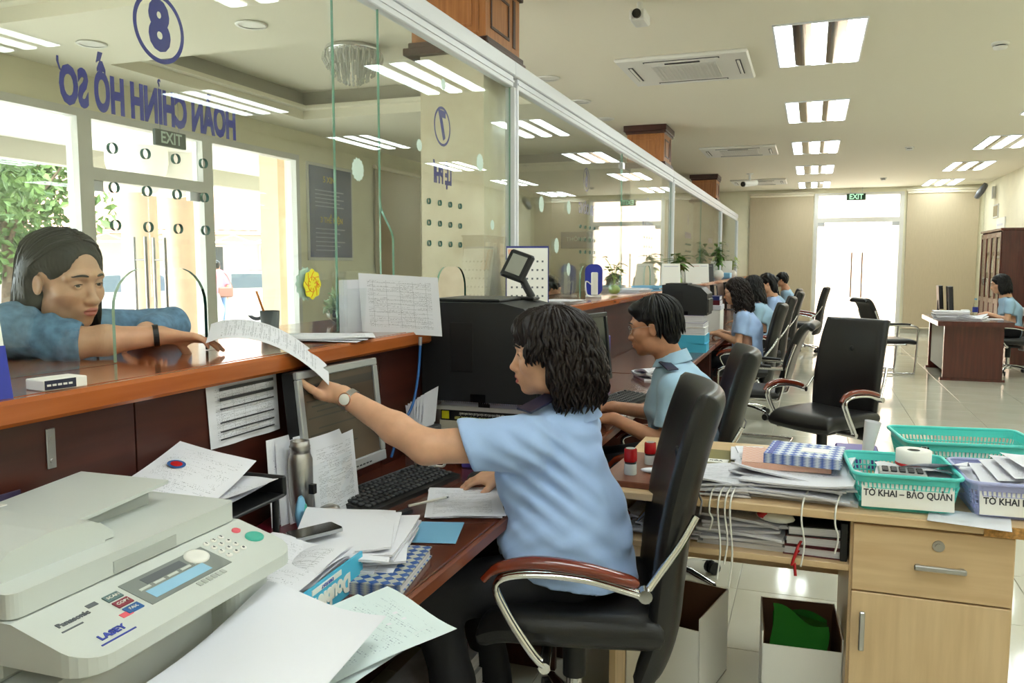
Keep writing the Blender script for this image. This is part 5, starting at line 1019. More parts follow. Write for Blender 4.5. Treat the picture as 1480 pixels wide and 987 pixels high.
# shelf contents
pile('paper_stack', 'document bundles filling the shelf under the pale desk top, left heap', (-.42, 2.74, .585), R(2), .24, .36, .06, 9, seed=36, jit=.02, wave=.008); pile('paper_stack', 'document bundles in the middle of the pale desk shelf', (-.16, 2.72, .585), R(-3), .26, .36, .085, 10, seed=37, jit=.02, wave=.008)
for k, (m, h) in enumerate((('maroon', .028), ('maroon', .03), ('book_black', .03))):
    t = book('notebook', ['dark red notebook at the bottom of the shelf pile', 'dark red notebook in the middle of the shelf pile', 'black notebook on top of the shelf pile'][k], (.035, 2.64, .585+.0305*k), R(178+3*k), .17, .22, h, m)
    if k < 2: MB().tube(spline([(.04, .11, .015), (.05, .135, .0), (.045+.02*k, .15, -.05)], 4), .005, 5, flat=.25).build('ribbon', 'red', t)
t = thing('snack_bag', 'white and red plastic packet on the shelf papers', 'packet', (-.08, 2.56, .67), R(-15)); MB().blob((0, 0, .018), (.06, .03, .018), 14, 8).build('bag', 'white_paint', t); MB().blob((-.03, 0, .022), (.025, .028, .017), 12, 8).build('red_print', 'red', t)
tag(MB().box(.105, .125, 2.52, 2.75, .585, .70, 0, .002).build('file_folder', 'black_plastic'), 'black upright folder against the drawer pedestal', 'folder')
# baskets
mat('mint', (88, 212, 204), .35); mat('lilac', (176, 180, 226), .35)
def basket(label, loc, rz, sx, sy, h, m, words, ws=.03, wx=0., lw=None):
    t = thing('basket', label, 'basket', loc, rz); k = .86
    def ring_(z, s_): return [(x*s_, y*s_, z) for x, y in rrect(-sx/2, sx/2, -sy/2, sy/2, .03, 4)]
    MB().ring([ring_(0, k), ring_(.012, k+.005)], 0, False).build('bottom', m, t)
    wl_ = MB(); r0 = ring_(.01, k+.005); r1 = ring_(h*.22, k+.14*.25); r2 = ring_(h*.78, k+.14*.8); r3 = ring_(h, 1.0)
    wl_.ring([r0, r1], 0, False, False); wl_.ring([r2, r3], 0, False, False); wl_.build('wall', m, t)
    lat = MB(); n = len(r1); per = []                       # open lattice between the two solid bands
    def samp(ringp, u):
        L_ = [math.dist(ringp[i], ringp[(i+1) % n]) for i in range(n)]; T_ = sum(L_)*u; i = 0
        while T_ > L_[i] and i < n-1: T_ -= L_[i]; i += 1
        f = min(1, T_/L_[i]) if L_[i] else 0; a, b2 = ringp[i], ringp[(i+1) % n]; return tuple(a[q]+(b2[q]-a[q])*f for q in range(3))
    nv = int(2*(sx+sy)/.0125)
    for i in range(nv): lat.tube([samp(r1, i/nv), samp(r2, i/nv)], .0024, 4, cap=False)
    for f in (.25, .5, .75): lat.tube([tuple(a[q]+(b2[q]-a[q])*f for q in range(3)) for a, b2 in zip(r1, r2)], .0024, 4, closed=True)
    lat.build('lattice', m, t); MB().tube([(p[0]*1.01, p[1]*1.01, h) for p in ring_(h, 1.01)], .006, 6, closed=True).build('rim', m, t)
    if words:
        lw = lw or sx*.72; T = Matrix.Translation((wx, -sy/2*(k+.07)-.003, h*.5)) @ Matrix.Rotation(R(-9), 4, 'X'); MB().box(-lw/2, lw/2, -.004, -.003, -h*.38, h*.38, M=T).build('paper_label', 'white_paint', t); text(words, ws, T @ frame((0, -.0045, 0), (1, 0, 0), (0, 0, 1)), 'lettering', 'bar_dark', t, bold=.0006, sx=.85)
    return t
basket('turquoise plastic basket with the label TỜ KHAI – BẢO QUẢN', (.265, 2.655, Zd), R(4), .28, .30, .105, 'mint', 'TỜ KHAI – BẢO QUẢN', .026, lw=.24); basket('lilac plastic basket heaped with envelopes', (.575, 2.68, Zd), R(3), .30, .30, .10, 'lilac', 'TỜ KHAI NỢ CHỨNG TỪ', .026, .01, .27); basket('turquoise plastic basket labelled SỔ TỜ KHAI KIỂM HÓA', (.50, 3.10, Zd), R(8), .41, .28, .12, 'mint', 'SỔ TỜ KHAI KIỂM HÓA', .032, .0, .36)
t = thing('binder_clip', 'black binder clip on the rim of the rear turquoise basket', 'clip', (.36, 2.925, Zd+.095), R(8)); MB().prism([(-.006, -.018), (.006, -.018), (.002, .014), (-.002, .014)], -.018, .018, 'x').build('body', 'black_plastic', t); MB().tube([(-.01, -.006, .0), (-.008, -.012, .018), (.008, -.012, .018), (.01, -.006, 0)], .0015, 5).build('lever', 'steel', t)
for k in range(6):
    o = sheet('slip', (.24+.025*k, 2.67+.015*(k % 3), Zd+.06+.008*k), R(-30+22*k), .13, .18, ['print_sparse', 'paper'][k % 2], None, wave=.008, tilt=(R(10-4*k), R(-12+5*k)), seed=100+k); tag(o, 'loose paper slip in the turquoise declarations basket', 'paper', 'slips in the turquoise basket')
t = thing('calculator', 'grey desk calculator with dark keys in the turquoise basket', 'calculator', (.27, 2.615, Zd+.085), R(-2)); MB().box(-.065, .065, -.04, .045, 0, .014, 0, .004).build('case', 'silver', t)
for r_ in range(3):
    for c in range(5): MB().box(-.055+.023*c, -.038+.023*c, -.034+.02*r_, -.02+.02*r_, .014, .02, 0, .002).build('key', 'dark_grey', t)
t = thing('tape_roll', 'white paper roll standing in the turquoise basket', 'roll', (.31, 2.72, Zd+.095), 0); MB().lathe([(.018, 0), (.05, 0), (.05, .045), (.018, .045)], n=28, cap=False).build('roll', 'white_paint', t); MB().lathe([(.05, 0), (.052, .004), (.05, .008)], n=28, cap=False).build('red_band', 'red', t)
o = thing('paper_cone', 'rolled white paper cone standing behind the turquoise basket', 'paper', (.18, 2.90, Zd)); MB().lathe([(.008, 0), (.014, .06), (.026, .19)], n=14, cap=False).xf(Matrix.Rotation(R(8), 4, 'Y')).build('cone', 'paper', o); tag(MB().box(.10, .24, 3.0, 3.15, Zd, Zd+.06, 0, .006).build('pencil_case', 'purple'), 'dark purple box behind the turquoise basket', 'box')
for k in range(7):
    o = sheet('envelope', (.50+.03*k, 2.69, Zd+.075+.009*k), R(-12+5*k), .24, .17, ['paper', 'print_sparse'][k % 2], None, wave=.004, tilt=(R(8), R(-14+3*k)), seed=120+k); tag(o, 'white envelope heaped in the lilac basket', 'envelope', 'envelopes in the lilac basket')
    if k == 6: Mx = Matrix.Translation((.50+.18, 2.69, Zd+.075+.054)) @ rot(R(18)) @ Matrix.Rotation(R(8), 4, 'X') @ Matrix.Rotation(R(4), 4, 'Y'); MB().lathe([(0, .006), (.014, .006)], n=18, cap=False).xf(Mx @ Matrix.Translation((-.06, .04, 0))).build('emblem', 'lab_blue', o)
o = sheet('document', (.43, 2.50, Zd+.003), R(-10), .2, .14, 'paper', None, seed=131); tag(o, 'white sheet on the desk between the two front baskets', 'paper')
# floor boxes
def carton(label, loc, rz, sx, sy, h):
    t = thing('carton', label, 'carton', loc, rz); MB().box(-sx/2, sx/2, -sy/2, sy/2, 0, .004).build('bottom', 'bark', t)
    for a in ((-sx/2, -sx/2+.004, -sy/2, sy/2, 0, h), (sx/2-.004, sx/2, -sy/2, sy/2, 0, h), (-sx/2, sx/2, -sy/2, -sy/2+.004, 0, h*.86), (-sx/2, sx/2, sy/2-.004, sy/2, 0, h)):
        w2 = MB().box(*a, 0).build('side', 'white_paint', t); i = .0045
    MB().box(-sx/2+.0045, sx/2-.0045, sy/2-.007, sy/2-.0045, .004, h).box(-sx/2+.0045, -sx/2+.007, -sy/2+.005, sy/2-.007, .004, h).box(sx/2-.007, sx/2-.0045, -sy/2+.005, sy/2-.007, .004, h).build('brown_lining', mat('kraft', (112, 78, 56), .8), t); return t
carton('open white carton with a green bag inside', (.0, 2.76, 0), R(4), .24, .28, .30); carton('open white carton behind the front office chair', (-.40, 2.80, 0), R(-12), .26, .3, .30)
t = thing('green_bag', 'bright green cloth bag stuffed in the white carton', 'bag', (.0, 2.76, 0)); MB().grid(lambda u, v: (-.085+.17*u+.006*sin(9*v), -.03+.035*sin(3*u+2)*v-.05*(1-v), .05+(.285-.035*u)*v+.01*sin(7*u)), 12, 10).grid(lambda u, v: (.085-.17*u, .05+.02*sin(3*u)*v, .05+(.25-.02*(1-u))*v+.012*sin(5*u)), 12, 10).grid(lambda u, v: (-.085+.17*u, -.03+.035*sin(3*u+2)+(.08-.035*sin(3*u+2))*v, .335-.035*u+.01*sin(7*u)*(1-v)-.03*v), 12, 4).build('cloth', mat('green_cloth', (36, 128, 34), .7, bump=.4, bscale=40), t)
o = thing('floor_papers', 'loose papers stored on the floor under the staff desk', 'papers', (-1.05, 2.1, 0)); [MB().box(-.15+.02*k, .15-.01*k, -.3, .3, .05*k, .05*k+.045).build('bundle', 'paper_edge', o) for k in range(5)]
tag(MB().box(-1.1, -1.0, 2.3, 2.42, .25, .31, 0, .01).build('gift_box', 'red'), 'red box on papers under the staff desk', 'box')
# ---------------- things on the mahogany desk
for k, (x, y) in enumerate(((1.72, 12.75), (1.78, 12.3))): monitor(['black monitor on the mahogany desk, the rear one', 'black monitor on the mahogany desk, beside the paper stack'][k], (x, y, .75), R(-3), .40, .32, 'black_plastic', 'screen_dark', tilt=4)
pile('paper_stack', 'grey stack of files on the mahogany desk', (1.72, 11.9, .75), R(85), .3, .42, .11, 8, seed=50); pile('paper_pile', 'pale crumpled papers beside the grey file stack', (1.95, 11.75, .75), R(60), .2, .3, .06, 5, seed=51, wave=.02); pile('paper_pile', 'flat printed sheets before the clerk on the mahogany desk', (2.2, 12.0, .75), R(85), .2, .25, .012, 3, seed=52)
t = thing('water_bottle', 'clear water bottle with blue label on the mahogany desk', 'bottle', (2.15, 12.85, .75)); MB().lathe([(.03, 0), (.035, .01), (.035, .16), (.015, .2), (.015, .22)], n=20).build('bottle', 'acrylic', t); MB().lathe([(.0358, .05), (.0358, .12)], n=20, cap=False).build('label_band', 'ink_blue', t); MB().lathe([(.016, .22), (.016, .24)], n=14).build('cap', 'blue_paper', t)
tag(MB().box(1.98, 2.08, 12.8, 12.92, .75, .83, 0, .006).build('tissue_box', 'white_paint'), 'white tissue box on the mahogany desk', 'box')
tag(MB().box(2.75, 3.2, 13.6, 14.6, 0, .72, 0, .004).build('side_cabinet', 'mahogany'), 'low mahogany cabinet beside the bookcase behind the clerk', 'cabinet'); pile('paper_stack', 'white papers on the low cabinet', (2.95, 13.9, .72), R(5), .3, .4, .1, 6, seed=53)
# ================================================================== PEOPLE: smooth implicit bodies
V = Vector
class Field:
    """smooth union of round cones and ellipsoids, meshed with surface nets"""
    def __init__(s): s.ops = []
    def cone(s, a, b, ra, rb, k=.02, op='+', flat=None, fs=1.):
        """round cone a->b; flat (direction) squeezed by fs"""
        a = np.array(a, np.float32); b = np.array(b, np.float32); r = max(ra, rb)*max(1., fs); lo = np.minimum(a, b)-r-k-.012; hi = np.maximum(a, b)+r+k+.012; d = b-a; L = float(d @ d)+1e-9
        fl = None if flat is None else np.array(V(flat).normalized(), np.float32)
        def f(x, y, z):
            px, py, pz_ = x-a[0], y-a[1], z-a[2]; t = np.clip((px*d[0]+py*d[1]+pz_*d[2])/L, 0, 1)
            qx, qy, qz = px-t*d[0], py-t*d[1], pz_-t*d[2]
            if fl is not None:
                c = qx*fl[0]+qy*fl[1]+qz*fl[2]; g = c*(1/fs-1); qx = qx+g*fl[0]; qy = qy+g*fl[1]; qz = qz+g*fl[2]
            return np.sqrt(qx*qx+qy*qy+qz*qz)-(ra+(rb-ra)*t)
        s.ops.append((lo, hi, f, k, op)); return s
    def ell(s, c, r, M=None, k=.02, op='+'):
        """ellipsoid; with M (4x4) c is local and axes follow M"""
        Rm = np.array(M.to_3x3(), np.float32) if M is not None else np.eye(3, dtype=np.float32); c = np.array(M @ V(c) if M is not None else c, np.float32); r = np.array(r, np.float32); e = np.abs(Rm) @ r if True else r
        lo = c-e-k-.012; hi = c+e+k+.012
        def f(x, y, z):
            px, py, pz_ = x-c[0], y-c[1], z-c[2]; u = [px*Rm[0, i]+py*Rm[1, i]+pz_*Rm[2, i] for i in range(3)]
            k0 = np.sqrt(sum((u[i]/r[i])**2 for i in range(3))); k1 = np.sqrt(sum((u[i]/r[i]**2)**2 for i in range(3)))+1e-6
            return k0*(k0-1)/k1
        s.ops.append((lo, hi, f, k, op)); return s
    def cut(s, p, n, k=.004):
        """remove the half space beyond p along n"""
        p = np.array(p, np.float32); n = np.array(V(n).normalized(), np.float32)
        s.ops.append((None, None, lambda x, y, z: (x-p[0])*n[0]+(y-p[1])*n[1]+(z-p[2])*n[2], k, 'cut')); return s
    def disp(s, f, lo=None, hi=None): s.ops.append((lo, hi, f, 0, 'd')); return s
    def bounds(s):
        lo = np.min([o[0] for o in s.ops if o[4] == '+'], 0); hi = np.max([o[1] for o in s.ops if o[4] == '+'], 0); return lo, hi
    def mesh(s, h, lo=None, hi=None):
        L0, H0 = s.bounds(); lo = L0 if lo is None else np.maximum(L0, lo); hi = H0 if hi is None else np.minimum(H0, hi)
        lo = np.array(lo, np.float32); n = np.maximum(np.ceil((np.array(hi)-lo)/h).astype(int)+1, 4); ax = [lo[i]+h*np.arange(n[i], dtype=np.float32) for i in range(3)]
        F = np.full(n, .5, np.float32)
        for l, u, f, k, op in s.ops:
            if l is None: sl = [slice(0, n[i]) for i in range(3)]
            else:
                i0 = np.clip(((np.array(l)-lo)/h).astype(int)-1, 0, n); i1 = np.clip(((np.array(u)-lo)/h).astype(int)+2, 0, n)
                if np.any(i1 <= i0): continue
                sl = [slice(i0[i], i1[i]) for i in range(3)]
            x = ax[0][sl[0]][:, None, None]; y = ax[1][sl[1]][None, :, None]; z = ax[2][sl[2]][None, None, :]; S_ = tuple(sl); A = F[S_]; d = f(x, y, z)
            if op == '+': q = np.clip(.5+.5*(A-d)/k, 0, 1); F[S_] = A+(d-A)*q-k*q*(1-q)
            elif op == '-': d = -d; q = np.clip(.5-.5*(A-d)/k, 0, 1); F[S_] = A+(d-A)*q+k*q*(1-q)
            elif op == 'cut': q = np.clip(.5-.5*(A-d)/k, 0, 1); F[S_] = A+(d-A)*q+k*q*(1-q)
            else: F[S_] = A+d
        I = F < 0; c = np.zeros(tuple(n-1), np.int8)
        for i in (0, 1):
            for j in (0, 1):
                for k in (0, 1): c += I[i:n[0]-1+i, j:n[1]-1+j, k:n[2]-1+k]
        cells = np.argwhere((c > 0) & (c < 8)); idx = np.full(tuple(n-1), -1, np.int32); idx[tuple(cells.T)] = np.arange(len(cells))
        acc = np.zeros((len(cells), 3)); cnt = np.zeros(len(cells)); cor = [(i, j, k) for i in (0, 1) for j in (0, 1) for k in (0, 1)]
        for a in cor:
            for b in cor:
                if sum(b)-sum(a) != 1 or any(b[q] < a[q] for q in range(3)): continue
                fa = F[tuple((cells+a).T)]; fb = F[tuple((cells+b).T)]; x = (fa < 0) != (fb < 0); t = np.where(x, fa/(fa-fb+1e-12), 0); acc += np.where(x[:, None], np.array(a)+t[:, None]*(np.array(b)-np.array(a)), 0); cnt += x
        vs = lo+h*(cells+acc/cnt[:, None]); quads = []
        for axn in range(3):
            p, q = (axn+1) % 3, (axn+2) % 3; A = np.take(I, range(0, n[axn]-1), axn); B = np.take(I, range(1, n[axn]), axn); e = np.argwhere(A != B); e = e[(e[:, p] > 0) & (e[:, q] > 0) & (e[:, p] < n[p]-1) & (e[:, q] < n[q]-1)]
            if not len(e): continue
            flip = ~A[tuple(e.T)]; o = np.zeros((4, 3), int); o[1, p] = -1; o[2, p] = -1; o[2, q] = -1; o[3, q] = -1; Q = np.stack([idx[tuple((e+o[i]).T)] for i in range(4)], 1)
            Q[~flip] = Q[~flip]; Q[flip] = Q[flip][:, ::-1]; quads.append(Q)
        Q = np.concatenate(quads); Q = Q[(Q >= 0).all(1)]; return vs, Q
def to_obj(name, parts, mats, parent=None, origin=(0, 0, 0), paint=None):
    vs = []; qs = []; o = 0
    for v, q in parts: vs.append(v); qs.append(q+o); o += len(v)
    v = np.concatenate(vs)-np.array(origin); q = np.concatenate(qs); me = bpy.data.meshes.new(name)
    me.vertices.add(len(v)); me.vertices.foreach_set('co', v.astype(np.float32).ravel()); me.loops.add(len(q)*4); me.loops.foreach_set('vertex_index', q.astype(np.int32).ravel())
    me.polygons.add(len(q)); me.polygons.foreach_set('loop_start', np.arange(0, len(q)*4, 4, dtype=np.int32)); me.polygons.foreach_set('use_smooth', np.ones(len(q), bool))
    for m in mats: me.materials.append(MATS[m] if isinstance(m, str) else m)
    if paint is not None: me.polygons.foreach_set('material_index', paint(v[q].mean(1)+np.array(origin)).astype(np.int32))
    me.update(calc_edges=True); me.validate(); ob = bpy.data.objects.new(name, me); COL.objects.link(ob)
    if parent is not None: ob.parent = parent
    else: ob.location = origin
    return ob
def outside(part, boxes, m):
    """drop the faces of a coarse mesh that lie well inside finer boxes"""
    v, q = part; c = v[q].mean(1); keep = np.ones(len(q), bool)
    for lo, hi in boxes: keep &= ~((c > np.array(lo)+m) & (c < np.array(hi)-m)).all(1)
    return v, q[keep]
mat('skin', (214, 164, 132), .48, sss=.12, noise=.03, nscale=30); mat('skin_warm', (204, 150, 114), .48, sss=.12, noise=.03, nscale=30); mat('skin_tan', (188, 134, 102), .5, sss=.1, noise=.04, nscale=30)
mat('lips', (186, 92, 88), .4, sss=.1); mat('lips_pale', (196, 122, 110), .4, sss=.1); mat('hair_brown', (24, 14, 12), .42, spec=.28, bump=.5, bscale=260, stretch=(1, 1, .15)); mat('hair_black', (13, 11, 12), .42, spec=.3, bump=.2, bscale=260, stretch=(1, 1, .15))
mat('shirt_blue', (166, 194, 240), .75, noise=.02, nscale=12, sheen=.2, bump=.12, bscale=500); mat('shirt_aqua', (158, 192, 218), .75, noise=.02, nscale=12, sheen=.2, bump=.12, bscale=500); mat('denim', (104, 138, 170), .8, noise=.12, nscale=45, bump=.3, bscale=400); mat('trousers', (16, 16, 24), .75, noise=.15, nscale=20, bump=.2, bscale=300)
mat('eye_white', (232, 226, 220), .15); mat('iris', (28, 18, 14), .1); mat('brow', (34, 26, 24), .6); mat('shoe_black', (20, 20, 22), .35)
mat('pink_shirt', (226, 110, 124), .7); mat('jeans', (92, 118, 160), .8)
def head_frame(c, face, roll=0.):
    """4x4: local +y = face direction, +z up"""
    f = V(face).normalized(); x = f.cross(V((0, 0, 1))).normalized(); z = x.cross(f); Mx = Matrix(((x.x, f.x, z.x, c[0]), (x.y, f.y, z.y, c[1]), (x.z, f.z, z.z, c[2]), (0, 0, 0, 1))); return Mx @ Matrix.Rotation(roll, 4, 'Y')
def add_head(F, M, s=1., lips=True, male=False, mouth_open=0.):
    P = lambda x, y, z: tuple(M @ V((x*s, y*s, z*s))); E = lambda c, r, k=.02, op='+': F.ell((c[0]*s, c[1]*s, c[2]*s), (r[0]*s, r[1]*s, r[2]*s), M, k, op)
    E((0, -.014, .034), (.074, .094, .082)); E((0, .022, -.022), (.061, .066, .082), .03); E((0, .030, -.082), (.044 if not male else .05, .050, .034), .03); E((0, .066, -.103), (.019, .018, .014), .022)
    for q in (-1, 1):
        E((q*.040, .050, -.032), (.024, .028, .024), .025); E((q*.046, .006, -.078), (.017, .034, .026), .03)
        E((q*.078, -.008, -.014), (.008, .016, .026), .008); E((q*.086, -.004, -.012), (.006, .011, .019), .006, '-')
        F.cone(P(q*.012, .084, .022), P(q*.048, .066, .018), .011*s, .009*s, .014)
        E((q*.031, .094, .0), (.018, .014, .0125), .012, '-')
        E((q*.031, .072, -.001), (.0150, .0150, .0140), .005)                              # lids over the eyeball
        E((q*.031, .090, -.0020), (.0135, .010, .0057), .0025, '-')                        # eye opening
        E((q*.0125, .096, -.042), (.0078, .0095, .0068), .006); E((q*.007, .105, -.0485), (.0035, .005, .003), .003, '-')
    F.cone(P(0, .078, .010), P(0, .101, -.034), .0085*s, .0098*s, .012); E((0, .104, -.039), (.0112, .0105, .0092), .008)
    E((0, .078, -.066), (.026, .020, .020), .02)
    E((0, .0935, -.0645), (.0195, .0085, .0052), .005); E((0, .0915, -.0755-mouth_open), (.0170, .0090, .0062), .005)
    E((0, .1035, -.0698-mouth_open*.5), (.022, .009, .0016+mouth_open*.5), .0025, '-')
    return P
def lip_paint(M, s=1., mo=0.):
    Mi = np.array(M.inverted())
    def f(c):
        l = (c @ Mi[:3, :3].T+Mi[:3, 3])/s; e = ((l[:, 0]/.0205)**2+((l[:, 2]+.070+mo*.5)/(.0118+mo*.5))**2 < 1) & (l[:, 1] > .083) & (((l[:, 2] > -.0595) == False)); return e
    return f
def face_parts(body, M, s=1., look=(0, 0), org=(0, 0, 0), brow=True, hair='brow'):
    """eyeballs, lashes, brows as parts of the person"""
    T = Matrix.Translation(-V(org)) @ M
    for q in (-1, 1):
        b = MB().blob((q*.031*s, .0705*s, -.001*s), (.0128*s,)*3, 20, 14).xf(T); e = b.build('eye', 'eye_white', body)
        d = V((look[0], 1, look[1])).normalized(); c = V((q*.031*s, .0705*s, -.001*s))+d*.0104*s
        x = d.cross(V((0, 0, 1))).normalized(); MB().lathe([(0, .0028*s), (.0035*s, .0026*s), (.0062*s, .0012*s), (.0064*s, -.001)], n=16, cap=False).xf(T @ Matrix.Translation(c) @ Matrix((x, x.cross(d)*-1, d)).transposed().to_4x4()).build('iris', 'iris', e)
        lash = [(q*(.031+.0135*cos(a))*s, (.0875-.006*(cos(a)**2))*s, (-.0022+.0046*sin(a))*s) for a in [pi*i/8 for i in range(9)]]; MB().tube(lash, [.0004+.0009*sin(pi*i/8) for i in range(9)], 5).xf(T).build('eyelash', 'iris', body)
        if brow:
            br = [(q*(.014+.036*i/6)*s, (.0965-.0235*(i/6)**1.7)*s, (.0240+.0035*sin(pi*min(1, i/5))-.003*i/6)*s) for i in range(7)]; MB().tube(br, [.0022*s, .0034*s, .0035*s, .0032*s, .0028*s, .0021*s, .001*s], 6, flat=.9).xf(T).build('eyebrow', hair, body)
def add_hand(F, w, d, n, side, curl=(.35, .4, .45, .5), thumb=(.3, .3), s=1., spread=.06, k=.0042):
    """side: +1 right hand, -1 left; n = palm normal; returns finger tips"""
    w = V(w); d = V(d).normalized(); n = (V(n)-d*V(n).dot(d)).normalized(); t = d.cross(n)*side; tips = []
    B = [(.082, .027, .066, .0086), (.087, .009, .074, .0088), (.083, -.0095, .068, .0084), (.074, -.0265, .053, .0076)]
    F.cone(w-d*.02, w+d*.012, .024*s, .023*s, .02, flat=n, fs=.78)
    for i, (a, o, L, r) in enumerate(B):
        kn = w+d*a*s+t*o*s; F.cone(w+d*.010*s+t*o*.55*s, kn, .0155*s, .0115*s, .014, flat=n, fs=.85); c = curl[i] if isinstance(curl, (list, tuple)) else curl
        dr = (d+t*(o/.027)*spread).normalized(); ax = dr.cross(n).normalized(); p = kn; ang = 0
        for j, (fr, cc) in enumerate(((.45, .8), (.31, 1.1), (.24, .8))):
            ang += c*cc; q = dr*cos(ang)+n*sin(ang); p2 = p+q*L*fr*s; F.cone(p, p2, (r-.0011*j)*s, (r-.0011*(j+1))*s, k); p = p2
        tips.append(p)
    F.cone(w+d*.012*s+t*.014*s, w+d*.05*s+t*.025*s+n*.008*s, .016*s, .012*s, .014)
    p = w+d*.028*s+t*.026*s+n*.006*s; q = (d*.62+t*(.70-.3*thumb[0])+n*(.25+thumb[0])).normalized()
    for j, (L, r0, r1) in enumerate(((.040, .0135, .0108), (.032, .0108, .0096), (.026, .0096, .0072))):
        p2 = p+q*L*s; F.cone(p, p2, r0*s, r1*s, .008 if j == 0 else k); p = p2; q = (q+d*.35*thumb[1]*2+n*.12-t*.25*thumb[1]).normalized()
    tips.append(p); return tips
def locks(M, n, rad, ztop, zend, phis, wave=.004, wl=.05, r=.009, seed=0, s=1., c=(0, -.018, .03), part=0., flare=.0, inward=.0, seg=14, fringe=None, zjit=.03):
    """hair locks: from the crown over an ellipsoid then hanging down"""
    rs = np.random.RandomState(seed); b = MB()
    for i in range(n):
        ph = phis[0]+(phis[1]-phis[0])*rs.rand(); lay = rs.uniform(.93, 1.05); p0, p1, p2 = rs.uniform(0, 6.28, 3); th0 = rs.uniform(.05, .5); ze = zend+rs.uniform(-zjit, zjit)
        if fringe and abs(ph) < fringe[0]: ze = fringe[1]+rs.uniform(-.012, .012)
        pts = []; a, bb, cc = rad[0]*lay, rad[1]*lay, rad[2]*lay; zs = []
        nth = 7
        for j in range(nth):
            th = th0+(pi/2-th0)*j/(nth-1); z = c[2]+cc*cos(th)
            x = c[0]+a*sin(th)*sin(ph)+part*(1-j/(nth-1)); y = c[1]+bb*sin(th)*cos(ph); pts.append(V((x, y, z)))
            if z < ze: break
        z0 = pts[-1].z
        if z0 > ze:
            m = max(2, int(seg*(z0-ze)/.2)+1)
            for j in range(1, m+1):
                z = z0+(ze-z0)*j/m; g = j/m; f = 1+flare*sin(pi*g*.8)-inward*g**2; pts.append(V((c[0]+a*sin(ph)*f, c[1]+bb*cos(ph)*f, z)))
        for j, p in enumerate(pts):
            e = min(1, j/5); p += V((sin(p.z/wl*6.28+p0)*wave*e, sin(p.z/wl*6.28+p1)*wave*e, 0))
        N_ = len(pts); rr = [r*(.55+.6*sin(pi*min(1, .15+.85*j/(N_-1))))*(1 if j < N_-1 else .25) for j in range(N_)]
        b.tube([M @ (p*s) for p in pts], [q*s for q in rr], 5, flat=.6, cap=False)
    return b
def noise3(x, y, z, s_): return np.sin(x*s_+1.3*np.sin(y*s_*.7+1))*np.sin(y*s_*1.1+1.7*np.sin(z*s_*.6+2))*np.sin(z*s_*.9+1.1*np.sin(x*s_*.8))
